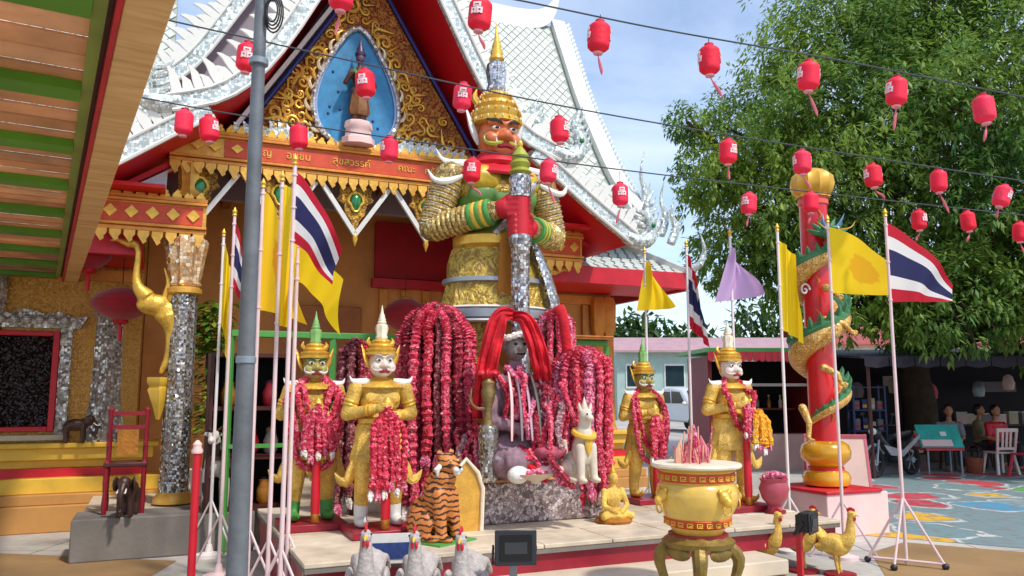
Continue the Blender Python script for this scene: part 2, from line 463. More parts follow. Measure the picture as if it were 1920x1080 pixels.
# ================================================================ GROUND
def ground_mat():
    m, n, b = base_mat('courtyard_concrete')
    hs, no, t = mul_noise(n, lin('#b6aea2'), 0.3, 0.35, 'Object', 8)
    n2 = n.nodes.new('ShaderNodeTexNoise'); n2.inputs['Scale'].default_value = 9; n2.inputs['Detail'].default_value = 8
    n.links.new(t.outputs['Object'], n2.inputs['Vector'])
    mx = n.nodes.new('ShaderNodeMixRGB'); mx.blend_type = 'OVERLAY'; mx.inputs[0].default_value = 0.35
    n.links.new(hs.outputs[0], mx.inputs[1]); n.links.new(n2.outputs['Color'], mx.inputs[2])
    bw = n.nodes.new('ShaderNodeHueSaturation'); bw.inputs['Saturation'].default_value = 0.8; n.links.new(mx.outputs[0], bw.inputs['Color'])
    br = n.nodes.new('ShaderNodeTexBrick'); br.inputs['Scale'].default_value = 1.0; br.inputs['Brick Width'].default_value = 1.2; br.inputs['Row Height'].default_value = 1.2; br.offset = 0.0
    br.inputs['Mortar Size'].default_value = 0.012; br.inputs['Color1'].default_value = (1, 1, 1, 1); br.inputs['Color2'].default_value = (.86, .86, .86, 1); br.inputs['Mortar'].default_value = (.35, .33, .3, 1)
    n.links.new(t.outputs['Object'], br.inputs['Vector']); bm = n.nodes.new('ShaderNodeMixRGB'); bm.blend_type = 'MULTIPLY'; bm.inputs[0].default_value = .8
    n.links.new(bw.outputs[0], bm.inputs[1]); n.links.new(br.outputs['Color'], bm.inputs[2])
    n.links.new(bm.outputs[0], b.inputs['Base Color']); b.inputs['Roughness'].default_value = 0.85
    bump(n, b, n2.outputs['Fac'], 0.25, 0.02)
    return m
struct(obj('ground', MB().box(-500, 500, -60, 900, -0.5, 0), ground_mat()))
def mural_mat():
    """painted court: flower and leaf shapes in strong colours on a worn teal ground"""
    m, n, b = base_mat('painted_court')
    t = n.nodes.new('ShaderNodeTexCoord')
    ns = n.nodes.new('ShaderNodeTexNoise'); ns.inputs['Scale'].default_value = 1.3; n.links.new(t.outputs['Object'], ns.inputs[0])
    w = n.nodes.new('ShaderNodeVectorMath'); w.operation = 'MULTIPLY_ADD'; w.inputs[1].default_value = (0.7, 0.7, 0)
    n.links.new(ns.outputs['Color'], w.inputs[0]); n.links.new(t.outputs['Object'], w.inputs[2])
    v = n.nodes.new('ShaderNodeTexVoronoi'); v.inputs['Scale'].default_value = 0.95; n.links.new(w.outputs[0], v.inputs['Vector'])
    sp = n.nodes.new('ShaderNodeSeparateColor'); n.links.new(v.outputs['Color'], sp.inputs[0])
    r = n.nodes.new('ShaderNodeValToRGB'); r.color_ramp.interpolation = 'CONSTANT'; e = r.color_ramp.elements
    cs = ['#6f8a8c', '#c23a46', '#7f9698', '#d8a52a', '#6f8a8c', '#5aa050', '#4f8fae', '#b83442']
    e[0].color = lin(cs[0]); e[0].position = 0
    for i, c in enumerate(cs[1:]):
        q = e.new((i + 1) / len(cs)); q.color = lin(c)
    n.links.new(sp.outputs[0], r.inputs[0])
    ins = n.nodes.new('ShaderNodeMapRange'); ins.inputs['From Min'].default_value = 0.44; ins.inputs['From Max'].default_value = 0.47
    n.links.new(v.outputs['Distance'], ins.inputs['Value'])
    mx = n.nodes.new('ShaderNodeMixRGB'); mx.inputs[2].default_value = lin('#74888a'); n.links.new(ins.outputs[0], mx.inputs[0]); n.links.new(r.outputs[0], mx.inputs[1])
    ring = n.nodes.new('ShaderNodeMapRange'); ring.inputs['From Min'].default_value = 0.028; ring.inputs['From Max'].default_value = 0.016
    ab = n.nodes.new('ShaderNodeMath'); ab.operation = 'SUBTRACT'; ab.inputs[1].default_value = 0.5; n.links.new(v.outputs['Distance'], ab.inputs[0])
    ab2 = n.nodes.new('ShaderNodeMath'); ab2.operation = 'ABSOLUTE'; n.links.new(ab.outputs[0], ab2.inputs[0]); n.links.new(ab2.outputs[0], ring.inputs['Value'])
    wn = n.nodes.new('ShaderNodeTexNoise'); wn.inputs['Scale'].default_value = 7; wn.inputs['Detail'].default_value = 9; n.links.new(t.outputs['Object'], wn.inputs[0])
    wm = n.nodes.new('ShaderNodeMapRange'); wm.inputs['From Min'].default_value = 0.5; wm.inputs['From Max'].default_value = 0.62; n.links.new(wn.outputs['Fac'], wm.inputs['Value'])
    rw = n.nodes.new('ShaderNodeMath'); rw.operation = 'MULTIPLY'; n.links.new(ring.outputs[0], rw.inputs[0]); rw.inputs[1].default_value = 0.7
    m2 = n.nodes.new('ShaderNodeMixRGB'); m2.inputs[2].default_value = lin('#d9d5cc'); n.links.new(rw.outputs[0], m2.inputs[0]); n.links.new(mx.outputs[0], m2.inputs[1])
    m3 = n.nodes.new('ShaderNodeMixRGB'); m3.inputs[2].default_value = lin('#7a756f'); wf = n.nodes.new('ShaderNodeMath'); wf.operation = 'MULTIPLY'; wf.inputs[1].default_value = 0.8
    n.links.new(wm.outputs[0], wf.inputs[0]); n.links.new(wf.outputs[0], m3.inputs[0]); n.links.new(m2.outputs[0], m3.inputs[1])
    n.links.new(m3.outputs[0], b.inputs['Base Color']); b.inputs['Roughness'].default_value = 0.7
    return m
pc = MB(); pc.add([(3.9, 9.3, .004), (7.2, 7.4, .004), (14, 6.2, .004), (22, 7.5, .004), (22, 16.2, .004), (6.3, 16.2, .004)], [tuple(range(6))])
struct(obj('painted_court', pc, mural_mat()))
TANM = mat('tan_floor', '#96764c', 0.8, 0, 0.25, 1.0, 0.15, 25)
ts = MB(); ts.add([(-9, 5.2, .004), (-3.0, 5.2, .004), (-3.2, 7.9, .004), (-9, 9.0, .004)], [(0, 1, 2, 3)])
struct(obj('tiled_apron', ts, TANM))
ts = MB(); ts.add([(2.6, 5.2, .004), (13.4, 4.4, .004), (13.4, 6.0, .004), (7.1, 7.2, .004), (4.2, 8.85, .004), (3.6, 8.3, .004)], [tuple(range(6))])
struct(obj('tan_pavement', ts, TANM))

# ================================================================ TEMPLE HALL
T = thing('temple_hall', 'ornate white roofed temple hall with red soffits and gilded gable', 'temple', TO, TA)
def tp(name, mb, m, parent=None, **k): return obj(name, mb, m, parent or T, **k)

# ---- podium, walls
def step_prof(mb, x0, x1, yf, layers, yb):
    for proj, z0, z1 in layers: mb.box(x0 - proj, x1 + proj, yf - proj, yb, z0, z1)
    return mb
for x0, x1 in ((-4.4, -2.5), (2.55, 4.4)):
    yl = MB(); step_prof(yl, x0, x1, 1.5, [(0.30, 0.42, 0.60), (0.12, 0.70, 0.80), (0.22, 0.80, 0.94), (0.28, 0.94, 1.0)], 1.7)
    tp('base_moulding', yl, YEL, bevel=.012)
    rl = MB(); step_prof(rl, x0, x1, 1.5, [(0.16, 0.60, 0.70)], 1.69); tp('red_course', rl, RED)
    gl = MB(); step_prof(gl, x0, x1, 1.5, [(0.45, 0.0, 0.30), (0.38, 0.30, 0.42)], 1.68); tp('plinth_course', gl, OCHRE, bevel=.012)
wl = MB(); wl.box(-4.4, -2.5, 1.5, 6.0, 1.0, 4.3); tp('wall', wl, WALLM)
wl = MB(); wl.box(2.55, 4.4, 1.5, 6.0, 1.0, 4.3); tp('wall', wl, OCHRE)
wl = MB(); wl.box(-2.49, 2.54, 2.6, 5.9, 0.4, 4.7); bw = tp('back_wall', wl, mat('porch_ochre', '#d89450', 0.75, 0, 0.18, 2, 0.1, 30))
tp('porch_floor', MB().box(-2.9, 2.9, -0.35, 2.6, 0.0, 0.38), CREAM)
tp('porch_ceiling', MB().box(-2.48, 2.53, 0.17, 2.59, 4.42, 4.5), mat('ceiling_brown', '#9a6644', .6, 0, .2, 4))
for x in (-1.5, -0.55, 0.42, 1.4):
    tp('ceiling_beam', MB().box(x - .06, x + .06, 0.2, 2.58, 4.28, 4.415), mat('beam_brown', '#84502f', 0.6, 0, 0.2, 5))
tp('red_valance', MB().box(0.75, 2.5, 2.50, 2.585, 3.38, 4.27), mat('valance_red', '#b01224', .6, 0, .2, 4))
tp('red_lintel', MB().box(0.7, 2.52, 2.42, 2.58, 3.22, 3.36), RED)
tp('door_panel', MB().box(-0.7, 0.55, 2.52, 2.59, 0.39, 2.9), mat('brown_door', '#b06830', 0.5, 0, 0.25, 4), bevel=.01)
for x in (0.9, 1.25, 1.6, 1.95, 2.3):
    tp('pilaster_strip', MB().box(x - .06, x + .06, 2.53, 2.588, 0.39, 3.2), ORANGE)

# ---- window with mirror surround
wx0, wx1, wz0, wz1 = -4.06, -3.46, 1.19, 2.27
W = tp('window', MB().box(wx0, wx1, 1.47, 1.498, wz0, wz1), DARK)
fr = MB()
for a in ((wx0 - .07, wx0, wz0 - .06, wz1 + .06), (wx1, wx1 + .07, wz0 - .06, wz1 + .06)): fr.box(a[0], a[1], 1.40, 1.497, a[2], a[3])
fr.box(wx0, wx1, 1.405, 1.496, wz1, wz1 + .06); fr.box(wx0, wx1, 1.405, 1.496, wz0 - .06, wz0)
obj('frame', fr, RED, W, bevel=.008)
gp = MB(); gp.box(wx0 + .005, wx1 - .005, 1.452, 1.462, wz0 + .005, wz1 - .005)
obj('pane', gp, mosaic('glitter_shutter', '#0a0608', '#2a1a20', 60, .6, .15, .5, '#050405'), W)
obj('surround', MB().box(wx0 - .2, wx0 - .075, 1.43, 1.495, wz0 - .1, wz1 + .1), SILVB, W); obj('surround', MB().box(wx1 + .075, wx1 + .2, 1.43, 1.495, wz0 - .1, wz1 + .1), SILVB, W)
hd = MB(); hd.prism([(wx0 - .28, 0), (wx1 + .28, 0), (wx1 + .36, .16), (wx1 + .2, .13), (wx1 + .05, .2), (wx1 - .12, .17), ((wx0 + wx1) / 2, .24), (wx0 + .12, .17), (wx0 - .05, .2), (wx0 - .2, .13), (wx0 - .36, .16)], (0, 1.42, wz1 + .1), (1, 0, 0), (0, 0, 1), (0, .07, 0))
obj('head_ornament', hd, SILVB, W)
for i in range(7):
    inst('rosette', None or MB().ell((0, 0, 0), (.06, .03, .06), n=8, m=6).mesh('rosette'), W, (wx0 - .1 + i * .135, 1.41, wz1 + .2)).data.materials.append(SILVB)
obj('sill', MB().box(wx0 - .22, wx1 + .22, 1.36, 1.495, wz0 - .16, wz0 - .1), CREAM, W)

# ---- pilaster, columns
for s in (-1, 1):
    pl = MB(); pl.lathe([(.24, .98), (.22, 1.15), (.17, 1.55), (.15, 2.5), (.15, 2.52), (.2, 2.56), (.2, 2.6)], 4, (s * 2.86, 1.5, 0)); tp('pilaster', pl, SILVB)
    c = obj('column', MB().lathe([(.17, .40), (.17, .44), (.145, .5), (.14, 2.78)], 20, (s * 2.05, 0, 0), rib=.05, nr=10), SILV, T)
    obj('capital', MB().lathe([(.15, 2.78), (.17, 2.8), (.15, 2.84), (.165, 2.9), (.19, 3.1), (.22, 3.28), (.2, 3.33)], 20, (s * 2.05, 0, 0), rib=.09, nr=10), mosaic('amber_glass_petals', '#c98a3a', '#f6e6c8', 26, .5, .2, .2, '#a87030'), c)
    obj('neck_ring', MB().lathe([(.16, 2.68), (.19, 2.7), (.19, 2.75), (.16, 2.77)], 20, (s * 2.05, 0, 0)), GOLD, c)
    obj('base_ring', MB().lathe([(.21, .402), (.21, .45), (.18, .49), (.15, .52)], 20, (s * 2.05, 0, 0)), GOLD, c)
    obj('upper_shaft', MB().lathe([(.13, 3.80), (.15, 3.84), (.11, 3.9), (.12, 4.1), (.16, 4.19)], 16, (s * 2.05, 0, 0), rib=.08, nr=8), GOLD, c)
    pb = MB().box(s * 2.0 - .95 * (1 if s < 0 else .6), s * 2.0 + .95 * (1 if s > 0 else .75), -.95, -.36, 0, .40); tp('column_plinth', pb, GREY, bevel=.015)
    # swan bracket on the outer side of the column
    sw = MB()
    X = s * 2.05
    sw.tube(curve_pts([(X + s * .60, -.02, 3.20), (X + s * .53, -.02, 3.24), (X + s * .49, -.02, 3.12), (X + s * .5, -.02, 2.92), (X + s * .48, -.02, 2.76), (X + s * .38, -.02, 2.64)], 14), [.025, .045, .045, .038, .034, .033, .034, .036, .04, .046, .055, .068, .085, .1], 10)
    sw.ell((X + s * .3, -.02, 2.56), (.19, .1, .12)); sw.ell((X + s * .18, -.02, 2.48), (.13, .09, .14))
    sw.tube(curve_pts([(X + s * .16, -.02, 2.45), (X + s * .1, -.02, 2.25), (X + s * .12, -.02, 2.0), (X + s * .2, -.02, 1.8)], 12), [.11, .1, .09, .082, .075, .068, .062, .056, .05, .044, .036, .02], 10)
    sb = obj('swan_bracket', smooth_union(sw, .014, 3), GOLD2, T)
    cst = MB()
    for k in range(4): cst.tube(curve_pts([(X + s * (.2 - .05 * k), -.02, 2.62 - .03 * k), (X + s * (.16 - .06 * k), -.02, 2.8), (X + s * (.22 - .07 * k), -.02, 2.98 - .03 * k)], 7), [.04, .045, .045, .035, .025, .015, .004], 6)
    obj('wing_crest', cst, GOLD2, sb)
    obj('beak', MB().tube([(X + s * .58, -.02, 3.22), (X + s * .72, -.02, 3.27), (X + s * .78, -.02, 3.25)], [.04, .022, .004], 6), GOLD, sb)
    obj('corbel', MB().lathe([(.02, 1.3), (.06, 1.45), (.12, 1.62), (.1, 1.66), (.13, 1.7), (.13, 1.76)], 4, (X + s * .2, -.02, 0)), YEL, sb)

# ---- beams with leaf fringes
def leaf_mesh(w, h, th=.03):
    return MB().prism([(0, 0), (w * .5, 0), (w * .48, -h * .35), (w * .25, -h * .62), (w * .3, -h * .8), (0, -h), (-w * .2, -h * .75), (-w * .5, -h * .4), (-w * .5, 0)], (0, -th / 2, 0), (1, 0, 0), (0, 0, 1), (0, th, 0)).mesh('leaf_drop')
LEAF = leaf_mesh(.115, .15); LEAF.materials.append(GOLD)
CREST = leaf_mesh(.10, .11); CREST.materials.append(GOLD2)
def beam(x0, x1, z0, z1, red0, red1, y=-.14):
    h = z1 - z0
    B = tp('beam', MB().box(x0, x1, y + .03, .13, z0, z1), GOLD, bevel=.006)
    tr = MB()
    for a, b_, p in ((z0 - .002, z0 + h * .1, .0), (z0 + h * .12, z0 + h * .2, -.025), (z1 - h * .2, z1 - h * .12, -.025), (z1 - h * .1, z1 + .002, .0)):
        tr.box(x0 - .004, x1 + .004, y + p, y + .029, a, b_)
    obj('moulding', tr, ORANGE, B, bevel=.005)
    obj('inscription_panel', MB().box(red0, red1, y + .012, y + .028, z0 + h * .24, z1 - h * .24), REDP, B)
    n = int((x1 - x0) / .125)
    for i in range(n): inst('leaf_drop', LEAF, B, (x0 + .0625 + i * (x1 - x0) / n, y + .02 + R(-.004, .004), z0 - .002), (R(-.08, .08), 0, 0), (1, 1, R(.9, 1.1)))
    n = int((x1 - x0) / .115)
    for i in range(n): inst('crest_leaf', CREST, B, (x0 + .0575 + i * (x1 - x0) / n, y + .06, z1 - .002), (pi, 0, 0), (1, 1, R(.85, 1.1)))
    return B
B0 = beam(-2.28, 2.28, 4.21, 4.60, -1.7, 1.3)
for wd, wx in (('บุญ', -1.12), ('อนุชน', -.72), ('สุขสวรรค์', -.08), ('คณะ', .62), ('ศรัทธา', 1.02)):
    tm = text_mesh(wd, .125, .01); tm.materials.append(GOLD2); inst('lettering', tm, B0, (wx - .14, -.133, 4.405), (pi / 2, 0, 0))
DIA = MB().prism([(-.07, 0), (0, -.055), (.07, 0), (0, .055)], (0, 0, 0), (1, 0, 0), (0, 0, 1), (0, .02, 0)).mesh('diamond'); DIA.materials.append(GOLD2)
for x in (-1.85, -1.66, -1.42, 1.32, 1.6, 1.8): inst('diamond', DIA, B0, (x - .14, -.148, 4.41))
for s in (-1, 1):
    B1 = beam(min(s * 1.86, s * 2.98), max(s * 1.86, s * 2.98), 3.36, 3.76, min(s * 1.9, s * 2.94), max(s * 1.9, s * 2.94), -.19)
    for k in range(5): inst('diamond', DIA, B1, (s * (2.0 + k * .21), -.198, 3.56), (0, 0, 0), (1, 1, 1.3))
# ---- V pendants below the beam
for x, half in ((-1.95, 1), (-1.05, 0), (-.14, 0), (.77, 0), (1.68, 0)):
    V = MB()
    for s in (-1, 1):
        if half == 1 and s < 0 or half == -1 and s > 0: continue
        V.bar((x + s * .42, -.06, 4.13), (x, -.06, 3.52), .055, .05, (0, 1, 0))
    vp = tp('pendant_frame', V, WHITE)
    cv = MB()
    pol = [(-.2, 0), (.2, 0), (.19, -.1), (.23, -.16), (.14, -.22), (.12, -.34), (.05, -.42), (0, -.58), (-.05, -.42), (-.12, -.34), (-.14, -.22), (-.23, -.16), (-.19, -.1)]
    cv.prism(pol, (x, -.05, 4.12), (1, 0, 0), (0, 0, 1), (0, .05, 0)); obj('carving', cv, carved('pendant_gilt', '#e2b048', '#7a4a18', 22), vp)
    obj('gem', MB().lathe([(.005, -.15), (.05, -.06), (.072, .02), (.05, .08), (.005, .1)], 12, (x, -.07, 3.93), 1, .5), GREENG, vp)
    obj('gem_setting', MB().tube([(x + .095 * sin(a) * (1 if cos(a) > -.3 else .6), -.065, 3.93 + .12 * cos(a)) for a in [i * 2 * pi / 16 for i in range(17)]], .02, 6), GOLD2, vp)
    obj('tip', MB().lathe([(.003, -.14), (.035, -.05), (.03, .02), (.005, .06)], 8, (x, -.06, 3.51)), GOLD2, vp)

# ---- gable
GX = -.01; NX = -.16
G = tp('gable_panel', MB().prism([(-1.5, 4.6), (1.5, 4.6), (.81, 5.7), (0, 7.02), (-.81, 5.7)], (GX, .0, 0), (1, 0, 0), (0, 0, 1), (0, .12, 0)), carved('gable_gilt', '#c88a3a', '#8a2c18', 13))
def spiral(cx, cz, r, turns, ph, sgn, tail):
    pts = []
    n = 26
    for i in range(n):
        t = i / (n - 1); a = ph + sgn * turns * 2 * pi * t; rr = r * (1 - t * .86) * (1 + .08 * sin(a * 2 + ph))
        pts.append((cx + rr * cos(a), -.025, cz + rr * sin(a)))
    d = Vector((pts[0][0] - pts[1][0], 0, pts[0][2] - pts[1][2])).normalized() * tail
    q = Vector(pts[0]) + d + Vector((R(-.03, .03), 0, R(-.03, .03)))
    pp = [q] + [Vector(p) for p in pts]
    return pp, [.006] + [r * .30 * (1 - .55 * i / n) * R(.85, 1.15) for i in range(n)]
def tearw(z):
    t = (z - 4.6) / (6.25 - 4.6)
    return .51 * (sin(pi * min(1, max(0, t)) ** .62) ** .8) if 0 < t < 1 else 0
SC = 0
for row, z in enumerate([4.7 + .135 * q_ for q_ in range(15)]):
    hw = min(1.4, (7.0 - z) / 1.62 - .08); xi = tearw(z) + .12 if z < 6.25 else .02
    x = xi + .07
    while x < hw - .05:
        for s in (-1, 1):
            pp, rr = spiral(s * x + (NX if x < 1.0 else GX), z + R(-.03, .03), R(.045, .10), R(.9, 1.6), R(0, 6.28), s * (1 if row % 2 else -1), R(.08, .16))
            obj('scroll', MB().tube(pp, rr, 6), GOLD2 if (SC % 3) else GOLD, G); SC += 1
        x += R(.12, .17)
trim = MB()
for s in (-1, 1): trim.tube([(GX + s * 1.53, -.03, 4.62), (GX + s * .84, -.03, 5.71), (GX, -.03, 7.07)], .028, 8)
tp('blue_trim', trim, NAVY)
trim = MB()
for s in (-1,): trim.bar((GX + s * 1.63, -.02, 4.63), (GX + s * .91, -.02, 5.75), .05, .09, (0, -1, 0)); trim.bar((GX + s * .91, -.02, 5.75), (GX + .02 * s, -.02, 7.17), .05, .09, (0, -1, 0))
tp('white_trim', trim, WHITE)
# niche
LWH_ = mat('pale_gilt', '#e8d8b0', .3, .3, .2, 9)
NP = []
for i in range(25):
    t = i / 24; z = 4.62 + (6.2 - 4.62) * t; NP.append((tearw(z) if 0 < i < 24 else 0.0 if i == 24 else .18, z))
poly = [(-w, z) for w, z in NP] + [(w, z) for w, z in reversed(NP[:-1])]
N = tp('niche', MB().prism(poly, (NX, -.03, 0), (1, 0, 0), (0, 0, 1), (0, .028, 0)), BLUEP)
rim = MB()
rim.tube([(NX - w * 1.06, -.06, z) for w, z in NP] , .035, 8); rim.tube([(NX + w * 1.06, -.06, z) for w, z in NP], .035, 8)
obj('rim', rim, SILVB, N)
rim = MB()
rim.tube([(NX - w * 1.0, -.05, z) for w, z in NP[:-1]], .022, 6); rim.tube([(NX + w * 1.0, -.05, z) for w, z in NP[:-1]], .022, 6)
obj('inner_rim', rim, mat('pale_blue_line', '#a8b8e0', .4, 0, .1, 5), N)
for i in range(14):
    zz = R(4.75, 5.7); xx = R(-.4, .4)
    if abs(xx) < .16: continue
    inst('glass_star', MB().ell((0, 0, 0), (.018, .01, .018), n=6, m=4).mesh('glass_star'), N, (xx + NX, -.035, zz)).data.materials.append(NAVY)
for i in range(3, 23, 2):
    w, z = NP[i]; t_ = Vector((NP[min(24, i + 1)][0] - NP[i - 1][0], NP[min(24, i + 1)][1] - NP[i - 1][1])).normalized()
    for s in (-1, 1):
        o_ = Vector((NX + s * (w * 1.06 + .02), -.045, z)); nx_ = Vector((s * t_.y, 0, -t_.x)); ux_ = Vector((s * t_.x, 0, t_.y))
        obj('niche_flame', MB().tube(curve_pts([o_ - ux_ * .05, o_ + nx_ * .05, o_ + nx_ * .07 + ux_ * .06, o_ + nx_ * .045 + ux_ * .13], 8), [.012, .024, .027, .025, .021, .016, .01, .002], 6), GOLD2 if i % 4 == 1 else LWH_, N)
# flame crest on the beam below the gable
FL = MB().prism([(-.09, 0), (.09, 0), (.07, .1), (.02, .13), (.03, .26), (-.04, .16), (-.1, .12)], (0, -.02, 0), (1, 0, 0), (0, 0, 1), (0, .04, 0)).mesh('flame_leaf'); FL.materials.append(WGLASS)
for i in range(9):
    for s in (-1, 1): inst('flame_leaf', FL, G, (NX + s * (.62 + i * .1), -.05 - .004 * (i % 2), 4.63), (0, 0, 0), (s, 1, R(.7, 1.1) * (1 - i * .05)))

# ---- roofs of the porch (A) and the hall behind it (B)
A1 = [(0, 7.75), (.36, 7.06), (.728, 6.37), (1.158, 5.55), (1.5, 5.05), (1.85, 4.76), (2.3, 4.60)]
A2 = [(1.9, 4.58), (2.25, 4.35), (2.8, 3.95), (3.36, 3.58)]
B1p = [(0, 9.3), (.8, 7.95), (1.52, 6.7), (2.06, 5.8), (2.5, 5.38)]
B2p = [(2.15, 5.3), (2.7, 4.9), (3.3, 4.55), (3.9, 4.3)]
def smooth2(p, n): return [(v.x, v.z) for v in curve_pts([(a, 0, b) for a, b in p], n)]
FIN = MB().prism([(-.05, 0), (.05, 0), (.055, .1), (.045, .22), (.0, .31), (-.035, .34), (-.03, .25), (-.045, .13)], (0, -.02, 0), (1, 0, 0), (0, 0, 1), (0, .04, 0)).mesh('fin'); FIN.materials.append(WHITE)
def roof(prof, yf, yb, name, fins=.115, naga=True, bw=.17, fs=1.0, soff=REDS):
    pr = smooth2(prof, 14)
    for s in (-1, 1):
        p = [(s * a, b) for a, b in pr]
        rf = tp(name, MB().slab([(a, b + .05) for a, b in p], yf + .05, yb, .045), WTILE)
        sf = MB().slab([(a, b - .012) for a, b in p], yf + .06, yb, .03); obj('soffit', sf, soff, rf)
        # barge board in front
        up = []; lo = []
        for i, (a, b) in enumerate(p):
            q0 = p[max(0, i - 1)]; q1 = p[min(len(p) - 1, i + 1)]
            t = Vector((q1[0] - q0[0], q1[1] - q0[1])).normalized(); nn = Vector((-t.y, t.x))
            if nn.y < 0: nn = -nn
            up.append(Vector((a + nn.x * bw * .55, yf, b + nn.y * bw * .55))); lo.append(Vector((a - nn.x * bw * .45, yf, b - nn.y * bw * .45)))
        bb = MB(); n = len(up); th = Vector((0, .09, 0))
        bb.add(up + lo + [v + th for v in up] + [v + th for v in lo],
               [f for i in range(n - 1) for f in ((i, i + 1, n + i + 1, n + i), (2 * n + i, 3 * n + i, 3 * n + i + 1, 2 * n + i + 1), (i, 2 * n + i, 2 * n + i + 1, i + 1), (n + i, n + i + 1, 3 * n + i + 1, 3 * n + i))] + [(0, n, 3 * n, 2 * n), (n - 1, 3 * n - 1, 4 * n - 1, 2 * n - 1)])
        BG = tp('barge_board', bb, WGLASS)
        ed = MB(); ed.tube([v + Vector((0, -.01, 0)) for v in lo], .022, 6); ed.tube([v + Vector((0, -.012, 0)) for v in up], .018, 6); obj('edge_moulding', ed, WHITE, BG)
        # fins
        kf = 0; acc = fins * .5
        for i in range(1, n):
            seg = up[i] - up[i - 1]; L = seg.length; t = seg.normalized()
            while acc < L:
                c = up[i - 1] + t * acc; ang = atan2(t.z, t.x)
                if s < 0: ang = ang + pi
                M = Matrix.Translation(c + Vector((0, .045, -.01))) @ Matrix.Rotation(-ang, 4, 'Y') @ Matrix.Scale(-s, 4, (1, 0, 0)) @ Matrix.Scale(fs * R(.92, 1.08), 4) @ Matrix.Scale(1.0 if kf % 2 else .58, 4, (0, 0, 1))
                inst('fin', FIN, BG, M=M); acc += fins; kf += 1
            acc -= L
        if naga:
            e = up[-1] * .5 + lo[-1] * .5 + Vector((0, .045, 0)); e = Vector((e.x, yf + .045, e.z))
            nb = MB()
            nb.tube(curve_pts([e + Vector((-s * .12, 0, .03)), e + Vector((s * .1, 0, -.02)), e + Vector((s * .26, 0, .06)), e + Vector((s * .27, 0, .24)), e + Vector((s * .2, 0, .40)), e + Vector((s * .26, 0, .58)), e + Vector((s * .36, 0, .74))], 20),
                    [.09, .1, .105, .11, .11, .11, .105, .1, .095, .09, .085, .075, .066, .057, .05, .042, .034, .026, .015, .003], 8)
            NG = obj('naga_finial', smooth_union(nb, .014, 2), WGLASS, BG)
            sp = MB()
            for k in range(5):
                b0 = e + Vector((s * (.3 - .02 * k), 0, .08 + .1 * k)); sp.tube(curve_pts([b0, b0 + Vector((s * .1, 0, .03)), b0 + Vector((s * .16, 0, .16))], 6), [.035, .035, .03, .022, .012, .002], 6)
            for k in range(4):
                b0 = e + Vector((-s * (.02 + .0 * k), 0, .1 + .09 * k)); sp.tube(curve_pts([b0 + Vector((s * .2, 0, 0)), b0 + Vector((s * .06, 0, .04)), b0 + Vector((s * .0, 0, .14))], 6), [.035, .035, .03, .022, .012, .002], 6)
            ob = obj('naga_crest', sp, WGLASS, BG)
            obj('naga_eye', MB().ell(e + Vector((s * .26, -.1, .2)), (.035, .02, .035), n=8, m=6), GREENG, BG)
roof(A1, -.9, 3.2, 'porch_roof', fs=1.0)
roof(A2, -.9, 3.2, 'porch_lower_roof', fs=1.05)
roof(B1p, .8, 3.4, 'hall_roof', fs=1.1)
roof(B2p, .8, 3.4, 'hall_lower_roof', fs=1.05, naga=False)
tp('hall_gable', MB().prism([(-2.2, 5.2), (2.2, 5.2), (1.5, 6.45), (.8, 7.7), (0, 9.0), (-.8, 7.7), (-1.5, 6.45)], (0, .95, 0), (1, 0, 0), (0, 0, 1), (0, .1, 0)), MAUVE)
tp('hall_side_gable', MB().prism([(-3.9, 4.05), (3.9, 4.05), (3.2, 4.38), (2.2, 5.19), (-2.2, 5.19), (-3.2, 4.38)], (0, .97, 0), (1, 0, 0), (0, 0, 1), (0, .1, 0)), MAUVE)
for s in (-1, 1):
    sgp = [(s * 1.62, 4.52), (s * 2.3, 4.1), (s * 3.1, 3.58), (s * 3.1, 3.8), (s * 2.3, 4.4), (s * 1.75, 4.6)]
    tp('side_gable', MB().prism([(s * 1.66, 4.5), (s * 2.28, 4.12), (s * 3.05, 3.62), (s * 3.05, 3.40), (s * 2.3, 3.78), (s * 2.29, 4.1)], (0, .0, 0), (1, 0, 0), (0, 0, 1), (0, .1, 0)), mat('pale_blue_white_panel', '#d8e2ea', .5, 0, .1, 4))
    ln = MB(); ln.bar((s * 2.32, -.03, 3.92), (s * 3.1, -.03, 3.42), .035, .05, (0, -1, 0)); tp('blue_line', ln, mat('blue_line', '#3a58b0', .5, 0, .1, 4))
    ln = MB(); ln.bar((s * 1.7, -.035, 4.55), (s * 3.15, -.035, 3.60), .05, .07, (0, -1, 0)); tp('red_line', ln, RED)
    ln = MB(); ln.box(min(s * 2.3, s * 3.15), max(s * 2.3, s * 3.15), -.45, 1.4, 3.79, 3.83); tp('aisle_soffit', ln, REDS)

# ---- transverse wing roof: slope, tiles, ridge, barge, skirt
WP = [(.45, 3.95), (1.0, 4.55), (1.5, 5.15), (2.0, 5.9), (2.5, 6.69), (3.0, 7.65), (3.5, 8.63)]
wpz = [(v.x, v.z) for v in curve_pts([(a, 0, b) for a, b in WP], 19)]
def wing_slope(x0, x1, dz, th):
    mb = MB(); n = len(wpz); vs = []
    for x in (x0, x1):
        for q in (0, -th): vs += [(x, a, b + dz + q) for a, b in wpz]
    fs = []
    for i in range(n - 1):
        fs += [(i, 2 * n + i, 2 * n + i + 1, i + 1), (n + i, n + i + 1, 3 * n + i + 1, 3 * n + i), (i, i + 1, n + i + 1, n + i), (2 * n + i, 3 * n + i, 3 * n + i + 1, 2 * n + i + 1)]
    fs += [(0, n, 3 * n, 2 * n), (n - 1, 3 * n - 1, 4 * n - 1, 2 * n - 1)][:1] + [(n - 1, 3 * n - 1, 4 * n - 1, 2 * n - 1)]
    return mb.add(vs, fs)
